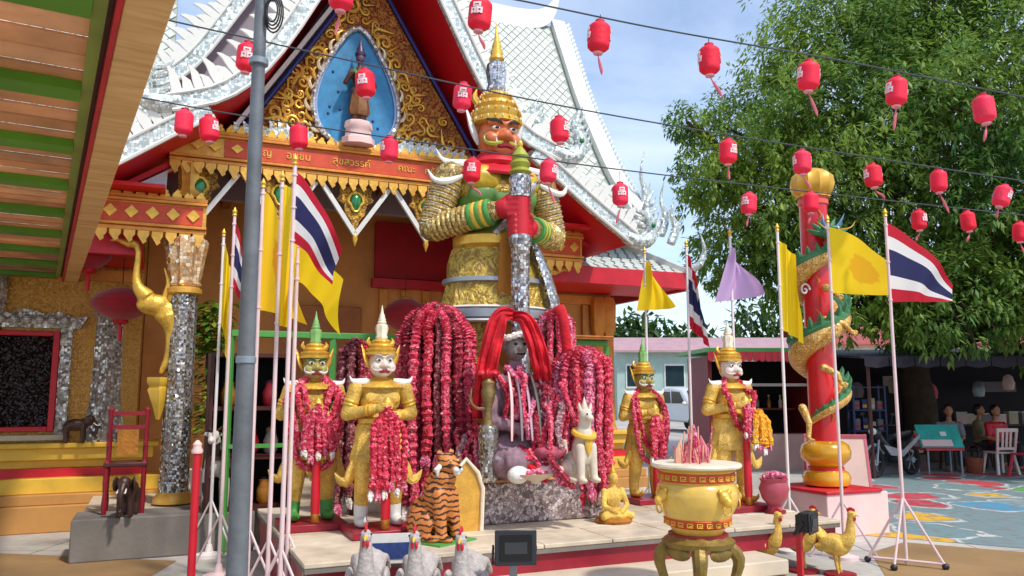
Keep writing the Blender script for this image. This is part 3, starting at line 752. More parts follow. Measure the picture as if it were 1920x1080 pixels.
for s in (-1, 1):
    WR = tp('wing_roof', wing_slope(min(s * 2.3, s * 4.4), max(s * 2.3, s * 4.4), 0, .06), mat('roof_underlay', '#9aa096', .6, 0, .12, 3))
    obj('rear_slope', MB().slab([(3.5, 8.62), (6.6, 3.95)], 0, 1, .05).mesh('rear_slope') if False else MB().add([(s * 2.3, 3.51, 8.62), (s * 4.4, 3.51, 8.62), (s * 4.4, 6.6, 3.95), (s * 2.3, 6.6, 3.95)], [(0, 1, 2, 3)]), WTILE, WR)
    TL = MB().prism([(0, -.096), (.077, 0), (0, .096), (-.077, 0)], (0, 0, .0), (1, 0, 0), (0, 1, 0), (0, 0, .016)).mesh('roof_tile', None); TL.materials.append(WTILE)
    # arc length table
    al = [0]
    for i in range(1, len(wpz)): al.append(al[-1] + sqrt((wpz[i][0] - wpz[i - 1][0]) ** 2 + (wpz[i][1] - wpz[i - 1][1]) ** 2))
    def slope_pt(l):
        for i in range(1, len(al)):
            if l <= al[i]:
                t = (l - al[i - 1]) / (al[i] - al[i - 1]); a = wpz[i - 1]; b = wpz[i]
                return a[0] + (b[0] - a[0]) * t, a[1] + (b[1] - a[1]) * t, atan2(b[1] - a[1], b[0] - a[0])
        return wpz[-1][0], wpz[-1][1], 1.1
    rest = MB(); cnt = 0; row = 0; l = .12; lst = []
    while l < al[-1] - .1:
        y, z, an = slope_pt(l); x = 2.38 + (row % 2) * .0875
        while x < 4.3:
            M = Matrix.Translation((s * x, y, z)) @ Matrix.Rotation(an, 4, 'X') @ Matrix.Rotation(R(-.03, .03), 4, 'X') @ Matrix.Rotation(R(-.03, .03), 4, 'Y') @ Matrix.Translation((0, 0, .004 + R(0, .006)))
            lst.append((l, M)); x += .175
        l += .108; row += 1
    lst.sort(key=lambda q: -q[0])
    for k, (l, M) in enumerate(lst):
        if s > 0 and k < 285: inst('roof_tile', TL, WR, M=M)
        else: rest.add([M @ v.co for v in TL.vertices], [tuple(p.vertices) for p in TL.polygons])
    ro = obj('roof_tiles', rest, WTILE, WR, ang=None); ro['kind'] = 'stuff'
    # ridge cap sweeping up to the end finial
    rc = MB(); rp = curve_pts([(s * 1.0, 3.5, 8.75), (s * 2.6, 3.5, 8.72), (s * 3.7, 3.5, 8.72), (s * 4.2, 3.5, 8.85), (s * 4.45, 3.5, 9.25), (s * 4.52, 3.5, 9.9)], 22)
    rw = [.26] * 12 + [.26, .25, .24, .22, .2, .17, .14, .11, .08, .04]
    vs = []; n = len(rp)
    for p, w in zip(rp, rw):
        vs += [p + Vector((0, -.1, -.26)), p + Vector((0, .1, -.26)), p + Vector((0, .06, w * .5)), p + Vector((0, -.06, w * .5))]
    fs = [(0, 1, 2, 3), (4 * n - 1, 4 * n - 2, 4 * n - 3, 4 * n - 4)]
    for i in range(n - 1):
        for k in range(4): fs.append((4 * i + k, 4 * i + 4 + k, 4 * i + 4 + (k + 1) % 4, 4 * i + (k + 1) % 4))
    obj('ridge_cap', MB().add(vs, fs), WHITE, WR)
    # barge along the gable end
    bb = MB(); vs = []
    for a, b in wpz: vs += [(s * 4.34, a, b + .02), (s * 4.62, a, b + .02), (s * 4.62, a - .05, b + .14), (s * 4.34, a - .05, b + .14)]
    n = len(wpz); fs = [(0, 1, 2, 3), (4 * n - 1, 4 * n - 2, 4 * n - 3, 4 * n - 4)]
    for i in range(n - 1):
        for k in range(4): fs.append((4 * i + k, 4 * i + 4 + k, 4 * i + 4 + (k + 1) % 4, 4 * i + (k + 1) % 4))
    WB = tp('wing_barge', bb.add(vs, fs), WHITE)
    sp = MB().prism([(0, 0), (.09, .02), (.12, .14), (.03, .09)], (0, -.02, 0), (1, 0, 0), (0, 0, 1), (0, .04, 0)).mesh('comb_fin'); sp.materials.append(WGLASS)
    for i in range(48):
        y, z, an = slope_pt(.1 + i * (al[-1] - .1) / 48)
        inst('comb_fin', sp, WB, (s * 4.60, y - .02, z + .06), (0, 0, 0 if s > 0 else pi))
    # skirt roof below, hipped at the end
    e0, e1 = min(s * 2.6, s * 4.95), max(s * 2.6, s * 4.95)
    sk = MB(); zi, zo = 4.02, 3.36
    xi0, xo0 = s * 2.9, s * 2.5; xi1, xo1 = s * 4.35, s * 4.98
    vs = [(xo0, .2, zo), (xo1, .2, zo), (xi1, 1.45, zi), (xi0, 1.45, zi), (xo1, 6.4, zo), (xi1, 6.0, zi)]
    vs += [(x, y, z - .05) for x, y, z in vs]
    fs = [(0, 1, 2, 3), (1, 4, 5, 2), (9, 8, 7, 6), (8, 11, 10, 7), (0, 6, 7, 1), (1, 7, 10, 4)]
    SK = tp('skirt_roof', sk.add(vs, fs), mat('roof_underlay2', '#9aa096', .6, 0, .12, 3))
    st = MB(); nrm = Vector((0, -(zi - zo), 1.25)).normalized(); an = atan2(zi - zo, 1.25)
    for r_ in range(13):
        f = (r_ + .4) / 13; xr0 = xo0 + (xi0 - xo0) * f; xr1 = xo1 + (xi1 - xo1) * f; y = .2 + 1.25 * f; z = zo + (zi - zo) * f
        nn = int(abs(xr1 - xr0) / .16)
        for k in range(nn):
            x = xr0 + (xr1 - xr0) * (k + .25 + .5 * (r_ % 2)) / nn
            M = Matrix.Translation((x, y, z + .006)) @ Matrix.Rotation(an, 4, 'X') @ Matrix.Rotation(R(-.04, .04), 4, 'X')
            st.add([M @ v.co for v in TL.vertices], [tuple(p.vertices) for p in TL.polygons])
    so = obj('skirt_tiles', st, WTILE, SK, ang=None); so['kind'] = 'stuff'
    obj('hip_ridge', MB().bar((xo1, .2, zo + .04), (xi1, 1.45, zi + .05), .1, .09), WHITE, SK)
    fa = MB(); fa.box(min(xo0, xo1), max(xo0, xo1), .12, .2, zo - .24, zo + .01); fa.box(min(xo1, xo1 + s * .08), max(xo1, xo1 + s * .08), .12, 6.4, zo - .24, zo + .012); tp('eave_fascia', fa, RED, bevel=.01)
    tp('eave_soffit', MB().box(min(xo0, xo1), max(xo0, xo1), .21, 1.49, zo - .2, zo - .16), REDS)
    fr = MB()
    for k in range(18):
        x = s * (2.7 + k * .13)
    # corner horns of the eave
    hn = MB(); hn.tube(curve_pts([(s * 4.9, .12, zo + .05), (s * 5.05, .0, zo + .12), (s * 5.12, -.05, zo + .35), (s * 5.05, -.05, zo + .6)], 9), [.06, .065, .06, .055, .045, .035, .025, .015, .003], 8)
    tp('corner_horn', hn, WGLASS)
    for hx, hy, hz, hh in ((4.72, .5, 4.1, .8), (4.8, .35, 3.95, .62), (4.62, .9, 4.5, .95)):
        fn = MB(); fn.tube(curve_pts([(s * hx, hy, hz - .1), (s * (hx + .1), hy, hz + hh * .25), (s * (hx + .02), hy, hz + hh * .6), (s * (hx + .1), hy, hz + hh)], 10), [.07, .075, .07, .06, .05, .04, .03, .02, .012, .003], 8)
        fn.tube(curve_pts([(s * (hx + .04), hy, hz + hh * .15), (s * (hx + .16), hy, hz + hh * .25), (s * (hx + .2), hy, hz + hh * .5)], 6), [.05, .05, .04, .03, .015, .002], 6)
        tp('roof_finial', fn, WGLASS)
    # wing corner pilasters
    for px_ in (4.3, 4.12):
        tp('corner_pilaster', MB().lathe([(.14, .98), (.1, 1.1), (.09, 2.5), (.13, 2.6), (.14, 3.0), (.1, 3.1)], 10, (s * px_, 1.42, 0), rib=.06, nr=5), ORANGE if s > 0 else SILVB)
    kc = MB()
    for k in range(10): kc.box(0, 0.01, 0, .01, 0, .01) if False else None
    tp('frieze', MB().box(min(s * 2.62, s * 4.38), max(s * 2.62, s * 4.38), 1.44, 1.498, 2.98, 3.12), ORANGE)
for x in (2.95, 3.4, 3.85):
    tp('wall_strip', MB().box(x, x + .1, 1.43, 1.497, 1.0, 2.97), GOLDD)

# niche figure
NF = thing('deity_statue', 'small dark standing deity statue in the blue teardrop niche of the gable', 'statue', tw(-.16, -.2, 4.62), TA, None, .93)
obj('pedestal', MB().lathe([(.22, 0), (.22, .08), (.18, .1), (.17, .2), (.19, .22), (.18, .3), (.15, .32)], 8, (0, 0, 0), 1, .7), PINKW, NF)
fb = MB()
for s in (-1, 1):
    fb.limb((s * .05, 0, .34), (s * .06, 0, .72), .05, .065); fb.limb((s * .11, -.0, 1.0), (s * .2, -.03, .82), .04, .032); fb.limb((s * .2, -.03, .82), (s * .12, -.1, .95), .032, .025)
fb.ell((0, 0, .74), (.1, .08, .1)); fb.ell((0, 0, .92), (.11, .075, .17)); fb.limb((0, 0, 1.05), (0, 0, 1.14), .035, .035)
obj('figure', smooth_union(fb, .012, 3), mat('niche_figure', '#5a3a2c', .5, .1, .5, 12), NF)
obj('head', MB().ell((0, 0, 1.2), (.06, .065, .08)), mat('niche_face', '#6a4a68', .5, 0, .2, 9), NF)
obj('crown', MB().lathe([(.07, 1.23), (.075, 1.26), (.05, 1.3), (.05, 1.33), (.03, 1.37), (.012, 1.45), (.002, 1.56)], 12), mat('niche_crown', '#4a3a58', .4, .2, .3, 9), NF)
obj('skirt', MB().lathe([(.115, .4), (.14, .46), (.12, .6), (.1, .76)], 14, (0, 0, 0), 1, .75, .08, 7), mat('niche_skirt', '#8a5a30', .5, .1, .5, 14), NF)
obj('sash', MB().tube([(-.1, -.08, 1.0), (0, -.1, .85), (.08, -.1, .66)], .025, 6), GREENP, NF)

# ================================================================ PLATFORM
PAVE = [mat('paving_%d' % i, c_, .6, 0, .28, 3.5, .15, 30) for i, c_ in enumerate(('#cdbda4', '#c2b096', '#d4c6ae'))]
PF = thing('stone_platform', 'red sided platform with cream stone top carrying the giant and guardian statues', 'platform', TO, TA)
obj('bed', MB().box(-1.29, 3.49, -4.04, -1.21, .38, .415), GREY, PF)
for i in range(8):
    for j in range(5):
        x0 = -1.3 + i * .6; y0 = -4.05 + j * .57; zz = .449 + R(-.003, .001)
        obj('paving_slab', MB().box(x0 + .004, x0 + .596, y0 + .004, y0 + .566, .4155, zz), PAVE[(i * 3 + j * 5) % 3], PF, bevel=.006)
obj('red_riser', MB().box(-1.27, 3.47, -4.0, -1.22, .24, .379), MAROON, PF)
for i, (y0, z1) in enumerate(((-4.4, .239), (-4.75, .12))):
    obj('step', MB().box(-.6 - i * .1, 2.55 - i * .2, y0, -3.9 + i * -.36, max(0, z1 - .12) + (.001 if i else .001), z1), CREAM, PF, bevel=.01)
obj('side_wall', MB().box(-1.265, -.61, -3.99, -1.25, 0, .238), MAROON, PF)
for k in range(4): obj('tile_joint', MB().box(-1.28 + 0, -1.2715, -3.9 + k * .62, -3.888 + k * .62, .0, .376), CREAM, PF)
PD = thing('terrazzo_pedestal', 'low grey shell terrazzo block under the giant guardian statue', 'pedestal', tw(.92, -2.25, .45), TA)
obj('block', MB().box(-.68, .68, -.82, .95, .0, .36), STONEM, PD, bevel=.02)
obj('rim', MB().box(-.70, .70, -.84, .97, .361, .385), mat('orange_rim', '#c88a50', .5, 0, .2, 6), PD, bevel=.008)

# ================================================================ GUARDIAN STATUES
ARMP_ = mat('stud_cream', '#e8d8b8', .4, .1, .15, 8)
def rings(mb, p0, p1, r0, r1, n, th):
    p0 = Vector(p0); p1 = Vector(p1)
    for i in range(n):
        t = (i + .5) / n; c = p0.lerp(p1, t); d = (p1 - p0).normalized() * th; r = r0 + (r1 - r0) * t
        mb.tube([c - d, c - d * .4, c + d * .4, c + d], [r * .98, r * 1.08, r * 1.08, r * .98], 14)
    return mb
def yaksha(name, label, loc, rz, S, face, body, trousers, fin_m, hand_m, boot_m, base_m, group, mace='red', arm_m=None, bands=None, detail=1, ear=True, hk=1.28, skirt_bands=None, belly=None):
    Y = thing(name, label, 'statue', loc, rz, group, S)
    vx = .011 if detail == 1 else .009
    arm_m = arm_m or body
    if base_m: obj('base', MB().box(-.27, .27, -.30, .2, 0, .06), base_m, Y, bevel=.006)
    # legs in puffed trousers
    lg = MB()
    for s in (-1, 1):
        lg.limb((s * .095, .01, .82), (s * .13, -.03, .50), .115, .092); lg.limb((s * .13, -.03, .50), (s * .14, .02, .22), .085, .06)
    lg.ell((0, .0, .84), (.185, .125, .12))
    obj('trousers', smooth_union(lg, vx), trousers, Y)
    for s in (-1, 1):
        bt = MB(); bt.limb((s * .14, .02, .25), (s * .145, .01, .10), .062, .055); bt.ell((s * .15, -.05, .10), (.055, .115, .042)); bt.tube([(s * .15, -.14, .10), (s * .155, -.19, .13), (s * .155, -.2, .17)], [.03, .018, .004], 6)
        obj('boot', smooth_union(bt, .01, 2), boot_m, Y)
        obj('knee_flap', MB().tube(curve_pts([(s * .14, .0, .70), (s * .22, -.01, .52), (s * .27, -.01, .42), (s * .33, -.01, .44), (s * .37, -.01, .5)], 12), [.03, .05, .06, .065, .06, .055, .05, .045, .036, .026, .015, .003], 8, sq=.6), trousers, Y)
    # skirt and sash
    sk = obj('skirt', MB().lathe([(.235, .58), (.245, .6), (.225, .68), (.2, .78), (.17, .86), (.155, .92)], 28, (0, .0, 0), 1, .78, .03, 14), trousers, Y)
    if skirt_bands:
        for z, r, m_, h in skirt_bands: obj('skirt_band', MB().lathe([(r, z), (r + .012, z + .004), (r + .01, z + h), (r - .004, z + h + .004)], 28, (0, 0, 0), 1, .78), m_, sk)
    obj('apron', MB().prism([(-.055, 0), (.055, 0), (.075, -.42), (.03, -.5), (0, -.47), (-.03, -.5), (-.075, -.42)], (0, -.19, .90), (1, 0, 0), (0, -.08, 1), (0, .02, 0)), body if detail == 1 else GOLDD, sk)
    obj('belt', MB().lathe([(.16, .88), (.185, .895), (.185, .93), (.16, .945)], 24, (0, 0, 0), 1, .8), GOLD2, Y)
    # torso
    to = MB(); to.ell((0, 0, .93), (.15, .115, .12)); to.ell((0, .0, 1.08), (.175, .12, .14)); to.ell((0, 0, 1.17), (.19, .10, .075)); to.limb((0, .005, 1.18), (0, -.005, 1.29), .062, .055)
    to.ell((-.08, -.07, 1.1), (.075, .05, .06)); to.ell((.08, -.07, 1.1), (.075, .05, .06))
    obj('torso', smooth_union(to, vx), belly or body, Y)
    vs = MB()
    if belly:
        vs.ell((0, .004, 1.13), (.19, .125, .085)); obj('breastplate', smooth_union(vs, vx, 3), body, Y)
        obj('belly_band', MB().lathe([(.158, 1.0), (.176, 1.01), (.178, 1.035), (.165, 1.045)], 24, (0, 0, 0), 1, .72), GOLDD, Y)
    # collar
    obj('collar', MB().lathe([(.07, 1.27), (.1, 1.25), (.17, 1.215), (.2, 1.19), (.195, 1.18), (.12, 1.2), (.06, 1.23)], 26, (0, 0, 0), 1, .72, .03, 13), GOLD2 if detail == 1 else RED, Y)
    for s in (-1, 1):
        ep = MB(); ep.tube(curve_pts([(s * .10, -.03, 1.25), (s * .18, -.03, 1.235), (s * .245, -.02, 1.245), (s * (.27 if detail == 1 else .275), -.02, 1.285 if detail == 1 else 1.29)], 9), [q_ * (.8 if detail == 1 else .5) for q_ in (.02, .035, .042, .042, .036, .03, .02, .012, .003)], 8, sq=.6)
        if detail > 1:
            ep.tube(curve_pts([(s * .17, -.05, 1.18), (s * .24, -.06, 1.145), (s * .29, -.05, 1.15), (s * .315, -.04, 1.19)], 9), [.010, .015, .017, .017, .015, .013, .010, .007, .002], 8, sq=.8)
        obj('epaulet', ep, WHITE, Y)
        am = MB(); sh = (s * .205, .0, 1.185); el = (s * .275, .02, .965); ha = (s * .055, -.205, .985 - s * .035)
        am.limb(sh, el, .068, .056); am.limb(el, Vector(el).lerp(Vector(ha), .86), .055, .042)
        A = obj('arm', smooth_union(am, vx, 3), arm_m, Y)
        if bands:
            rb = rings(MB(), Vector(sh).lerp(Vector(el), .1), el, .066, .056, 9, .0075); obj('arm_rings', rb, bands[0], A); rb = rings(MB(), Vector(sh).lerp(Vector(el), .15), Vector(el) + (Vector(el) - Vector(sh)) * .05, .062, .053, 9, .0055); obj('pale_arm_rings', rb, ARMP, A)
            rb = rings(MB(), el, Vector(el).lerp(Vector(ha), .55), .056, .05, 8, .0075); obj('forearm_rings', rb, bands[0], A)
            for q in range(5):
                t0 = .56 + q * .055; rb = rings(MB(), Vector(el).lerp(Vector(ha), t0), Vector(el).lerp(Vector(ha), t0 + .05), .052, .05, 1, .012); obj('bracelet', rb, bands[1 + q % 2], A)
        else:
            rb = rings(MB(), Vector(sh).lerp(Vector(el), .45), Vector(sh).lerp(Vector(el), .7), .064, .06, 2, .012); obj('armlet', rb, GOLD2, A)
            rb = rings(MB(), Vector(el).lerp(Vector(ha), .6), Vector(el).lerp(Vector(ha), .8), .05, .046, 2, .012); obj('bracelet', rb, GOLD2, A)
        # hand closed round the mace
        hd = MB(); hc = Vector(ha); hd.ell(hc + Vector((s * -.01, -.0, 0)), (.05, .045, .042))
        for k in range(4):
            z = hc.z + .033 - k * .022
            hd.tube([(hc.x - s * .005, hc.y - .03, z), (hc.x - s * .04, hc.y - .06, z), (hc.x - s * .085, hc.y - .055, z - .002), (hc.x - s * .10, hc.y - .02, z - .004)], [.014, .0135, .0125, .009], 7)
        hd.tube([(hc.x - s * .0, hc.y - .01, hc.z + .03), (hc.x - s * .045, hc.y - .02, hc.z + .055), (hc.x - s * .075, hc.y - .045, hc.z + .05)], [.017, .014, .01], 7)
        obj('hand', smooth_union(hd, .0065 if detail == 1 else .0055, 1), hand_m, A)
    # mace
    if mace == 'red':
        mc = obj('mace', MB().lathe([(.035, .14), (.04, .2), (.036, .5), (.032, 1.06)], 14, (0, -.232, 0)), RED, Y)
        obj('mace_foot', MB().lathe([(.03, .062), (.036, .07), (.036, .139)], 14, (0, -.232, 0)), GOLDD, mc)
    else:
        mc = obj('mace', MB().lathe([(.026, .10), (.036, .12), (.036, .5), (.038, .86), (.046, .87), (.046, .905), (.036, .91)], 16, (0, -.245, 0), rib=.03, nr=8), SILVF, Y)
        obj('grip', MB().lathe([(.036, .909), (.036, 1.06)], 14, (0, -.245, 0)), RED, mc)
        obj('mace_neck', MB().lathe([(.04, 1.06), (.044, 1.07), (.044, 1.14), (.036, 1.15)], 14, (0, -.245, 0)), SILVF, mc)
        obj('mace_cap', MB().lathe([(.036, 1.15), (.046, 1.16), (.034, 1.175), (.042, 1.195), (.03, 1.21), (.036, 1.225), (.02, 1.25), (.004, 1.27)], 14, (0, -.245, 0)), mat('mace_green_gold', '#a0a83a', .4, .2, .3, 9), mc)
    obj('mace_pommel', MB().lathe([(.03, 1.055), (.045, 1.065), (.03, 1.09), (.0, 1.12)], 12, (0, -.232, 0)) if mace == 'red' else MB().ell((0, -.245, 1.275), (.012, .012, .018)), GOLD2, mc)
    # head
    he = MB(); he.ell((0, -.005, 1.365), (.083, .088, .1)); he.ell((0, -.03, 1.32), (.07, .065, .05))
    he.ell((-.045, -.06, 1.34), (.035, .035, .035)); he.ell((.045, -.06, 1.34), (.035, .035, .035)); he.ell((0, -.1, 1.352), (.022, .026, .024)); he.ell((-.016, -.1, 1.345), (.016, .016, .013)); he.ell((.016, -.1, 1.345), (.016, .016, .013))
    he.tube([(-.065, -.068, 1.405), (-.03, -.088, 1.415), (0, -.085, 1.40), (.03, -.088, 1.415), (.065, -.068, 1.405)], .014, 6); he.ell((0, -.075, 1.295), (.035, .03, .02))
    H = obj('head', smooth_union(he, .0075 if detail == 1 else .006, 2), face[0], Y)
    for s in (-1, 1):
        obj('eye', MB().ell((s * .036, -.083, 1.382), ((.02, .014, .014) if detail == 1 else (.017, .013, .009)), n=10, m=8), mat('eye_white', '#e8e2d0', .3, 0, .05, 4) if detail > 1 else WHITE, H)
        obj('pupil', MB().ell((s * .036, -.096, 1.381), (.009, .005, .009 if detail == 1 else .006), n=8, m=6), BLACK, H)
        obj('brow', MB().tube(curve_pts([(s * .012, -.095, 1.398), (s * .035, -.096, 1.412), (s * .06, -.082, 1.412), (s * .076, -.062, 1.425)], 8), [.004, .007, .008, .008, .007, .006, .004, .002], 6), face[1], H)
        obj('cheek_scroll', MB().tube(curve_pts([(s * .012, -.1, 1.325), (s * .045, -.092, 1.312), (s * .07, -.068, 1.325), (s * .075, -.06, 1.35), (s * .06, -.08, 1.362)], 10), [.004, .009, .01, .01, .01, .009, .008, .006, .004, .002], 6), face[2], H)
        obj('fang', MB().tube([(s * .036, -.088, 1.305), (s * .04, -.1, 1.322), (s * .042, -.1, 1.338)], [.007, .005, .001], 6), WHITE, H)
        if ear: obj('ear', MB().tube(curve_pts([(s * .078, .0, 1.33), (s * .095, .005, 1.38), (s * .115, .01, 1.44), (s * .13, .015, 1.49)], 7), [.012, .022, .026, .024, .016, .01, .002], 8, sq=.5), GOLD2 if detail == 1 else WHITE, H)
    obj('lips', MB().tube(curve_pts([(-.05, -.082, 1.318), (-.025, -.1, 1.306), (0, -.106, 1.31), (.025, -.1, 1.306), (.05, -.082, 1.318)], 10), [.004, .008, .009, .009, .009, .009, .009, .009, .008, .004], 6), DRED, H)
    # crown
    C = obj('crown', MB().lathe([(.088, 1.415), (.104, 1.42), (.104, 1.44), (.094, 1.445), (.1, 1.46), (.1, 1.475), (.078, 1.485), (.085, 1.5), (.082, 1.51), (.058, 1.525), (.064, 1.54), (.06, 1.55), (.036, 1.565)], 22, (0, .0, 0), 1, 1.0, .02, 11), GOLD2, Y)
    obj('finial', MB().lathe([(.036, 1.565), (.04, 1.58), (.034, 1.6), (.042, 1.655), (.038, 1.69), (.026, 1.70)], 14, (0, 0, 0), 1, 1, .06, 7), fin_m, C)
    obj('spire', MB().lathe([(.026, 1.70), (.032, 1.71), (.024, 1.73), (.027, 1.74), (.018, 1.76), (.02, 1.77), (.01, 1.80), (.002, 1.87)], 12), GOLD2 if detail > 1 else fin_m, C)
    for s in (-1, 1): obj('crown_wing', MB().tube(curve_pts([(s * .06, .02, 1.5), (s * .085, .03, 1.54), (s * .075, .03, 1.58)], 6), [.012, .016, .016, .012, .007, .002], 6), GOLD2, C)
    if detail > 1:
        for z_, r_ in ((1.432, .106), (1.468, .102), (1.503, .087), (1.543, .066)):
            for q in range(22):
                a_ = q * 2 * pi / 22; obj('crown_stud', MB().ell((r_ * cos(a_), r_ * sin(a_), z_), (.0045, .0045, .007), n=6, m=4), GOLD2 if q % 2 else ARMP_, C)
    k0 = Vector((0, -.005, 1.27))
    for o_ in [H] + list(H.children):
        for v_ in o_.data.vertices: v_.co = k0 + (v_.co - k0) * hk
    zb = 1.27 + .145 * hk; kz = (1.885 - zb) / (1.87 - 1.415)
    for o_ in [C] + list(C.children):
        for v_ in o_.data.vertices: v_.co = Vector((v_.co.x * hk, v_.co.y * hk, zb + (v_.co.z - 1.415) * kz))
    return Y

GFACE = (mat('green_face', '#aca055', .45, 0, .3, 16), mat('green_brow', '#2c4a1c', .5, 0, .1, 5), WHITE)
WFACE = (mat('white_face', '#e6d2c0', .45, 0, .1, 10), mat('grey_brow', '#b09a90', .5, 0, .1, 5), mat('pale_scroll', '#d8c0b4', .5, 0, .1, 5))
RFACE = (mat('giant_face', '#cc6e40', .4, .05, .4, 14, .2, 30), mat('black_brow', '#3a2a14', .4, 0, .1, 5), mat('olive_scroll', '#b0b03a', .4, .1, .2, 8))
LGREEN = mat('pale_green_finial', '#86b86a', .4, 0, .2, 10); LWHITE = mat('cream_finial', '#e8dcc0', .4, 0, .15, 10)
SGOLD = carved('statue_gold', '#f6cc5e', '#e2ae48', 34, .45, .05, .4)
FG = 'yellow guardian statues on the platform'
yaksha('guardian_statue', 'green faced guardian statue with green spire, wreathed in red garlands at the platform corner', tw(-1.0, -2.5, .45), TA, .99, GFACE, SGOLD, SGOLD, LGREEN, SGOLD, GREENP, MAROON, FG)
yaksha('guardian_statue', 'white faced yellow guardian statue with cream spire, nearest to the tiger', tw(-.54, -3.04, .45), TA, 1.0, WFACE, SGOLD, SGOLD, LWHITE, SGOLD, WHITE, MAROON, FG)
yaksha('guardian_statue', 'small green faced guardian statue beside the green gate post', tw(2.54, -2.3, .45), TA, .92, GFACE, SGOLD, SGOLD, LGREEN, SGOLD, SGOLD, MAROON, FG)
yaksha('guardian_statue', 'white faced yellow guardian statue behind the incense urn', tw(3.05, -3.1, .45), TA, 1.0, WFACE, SGOLD, SGOLD, LWHITE, SGOLD, SGOLD, MAROON, FG)
ARMG = mosaic('arm_gold', '#8a7440', '#d8b870', 70, .35, .35, .25, '#4a3a1c')
ARMP = mosaic('arm_pale_mosaic', '#c8b898', '#f4ecd8', 90, .4, .3, .3, '#7a6a48')
OLIVE = carved('olive_gilt', '#d4b450', '#a07c34', 22)
BANDG = mat('silver_grey_band', '#9a9ea2', .4, .4, .2, 8)
GI = yaksha('giant_statue', 'towering gold giant guardian statue with red hands on a mirrored club', tw(.92, -2.05, .835), TA, 2.52, RFACE, OLIVE, OLIVE, SILVF, RED, GOLD, None, None,
       mace='mirror', arm_m=ARMG, bands=(mosaic('ring_gold_mosaic', '#c09a48', '#f0d890', 80, .4, .3, .25, '#6a4a1c'), GREENP, YEL), detail=2, hk=1.04, skirt_bands=[(.735, .217, BANDG, .02), (.59, .246, BANDG, .035), (.63, .240, WHITE, .008), (.575, .248, WHITE, .01)], belly=mat('belly_green', '#5f8a42', .4, 0, .25, 10, .2, 30))
obj('neck_scarf', MB().lathe([(.06, 1.30), (.085, 1.29), (.11, 1.25), (.1, 1.235)], 20, (0, -.01, 0), 1, .9), RED, GI)
obj('chest_plate', smooth_union(MB().ell((-.085, -.085, 1.165), (.075, .045, .06)).ell((.085, -.085, 1.165), (.075, .045, .06)), .008, 2), mat('bright_yellow_gilt', '#c8a828', .4, .1, .35, 14, .5, 30), GI)
for s in (1,):
    obj('side_sash', MB().tube(curve_pts([(s * .12, -.12, .9), (s * .17, -.14, .75), (s * .2, -.15, .6), (s * .17, -.13, .42)], 10), [.03, .035, .04, .04, .042, .045, .045, .045, .04, .02], 8, sq=.5), SILVF if s > 0 else GOLDD, GI)
obj('chest_strap', MB().tube(curve_pts([(.17, -.06, 1.2), (.1, -.135, 1.13), (.03, -.15, 1.03), (-.06, -.13, .93)], 10), .014, 8), SILVB, GI)

# ================================================================ GARLANDS
WITH = petals('wilted_garland', '#5a1c24', '#8a3440', '#b07070')
def strand(path, r, step=.02, n=7, jag=.22):
    path = [Vector(p) for p in path]; L = sum((path[i + 1] - path[i]).length for i in range(len(path) - 1))
    m = max(6, int(L / step)); pts = curve_pts(path, m); rs = []
    for i in range(m): rs.append(r * (1.0 if i % 2 else .68) * R(1 - jag * .6, 1 + jag * .5))
    rs[0] *= .6; rs[-1] *= .8
    w1, w2, f1 = R(0, 6), R(0, 6), R(3, 7)
    pts = [p + Vector((sin(i * step * f1 * 2 + w1), sin(i * step * f1 * 1.7 + w2), 0)) * (.012 * min(1, i / 10)) for i, p in enumerate(pts)]
    mb = MB(); mb.tube(pts, rs, n)
    for i in range(len(mb.v)):
        v = mb.v[i]; mb.v[i] = (v[0] + R(-.12, .12) * r, v[1] + R(-.12, .12) * r, v[2] + R(-.12, .12) * r)
    return mb
def tassel(p, r):
    mb = MB(); p = Vector(p)
    for k in range(3):
        a = R(0, 6.28); d = Vector((cos(a) * r * .8, sin(a) * r * .8, -r * R(2, 3.2))); mb.tube([p, p + d * .5, p + d], [r * .5, r * .7, r * .15], 6)
    return mb
def heap(label, loc, Rx, Ry, H, nst, r, dome, mats, lens=(.75, 1.0), arc=(0, 2 * pi), core=True, rz=0, layers=1):
    """garlands hung in a bundle over a rack: every strand is a part"""
    h = thing('garland_bundle', label, 'garland', loc, rz, 'garland bundles on the offering racks')
    r *= 1.25
    if core:
        obj('rack', MB().cyl((0, 0, 0), (0, 0, H * .97), .025, .02, 8).tube([(-Rx * .8, 0, H - dome * .5), (-Rx * .4, 0, H - .05), (0, 0, H - .02), (Rx * .4, 0, H - .05), (Rx * .8, 0, H - dome * .5)], .02, 6), DWOOD, h)
    for q in range(layers):
        for i in range(nst):
            a = arc[0] + (arc[1] - arc[0]) * (i + R(-.15, .15) + .5 * q) / nst
            k = 1.0 - .28 * q
            ex, ey = Rx * k * cos(a), Ry * k * sin(a); L = H * R(*lens)
            zt = H - .02 + R(-.02, .02)
            pts = [(ex * .08, ey * .08, zt), (ex * .5, ey * .5, zt - dome * .12), (ex * .86, ey * .86, zt - dome * .5), (ex, ey, zt - dome), (ex * 1.04 + R(-.01, .01), ey * 1.04, zt - (dome + L) * .5), (ex * 1.02 + R(-.02, .02), ey * 1.02, max(.03, H - L))]
            s_ = obj('strand', strand(pts, r * R(.9, 1.1)), mats[(i * 7 + q * 3) % len(mats)] if R(0, 1) > .15 else WITH, h)
            obj('tassel', tassel(pts[-1], r), GARL[3] if i % 3 else GWHITE, s_)
    return h
g0, g1, g2, g3 = GARL
P1 = at(815, 900, 7.55); heap('tallest bundle of crimson garlands between the white faced guardian and the giant', (P1.x, P1.y, .45), .33, .27, at(815, 575, 7.55).z - .45, 15, .04, .34, [g0, g1, g0, g2], (.62, 1.0), layers=2)
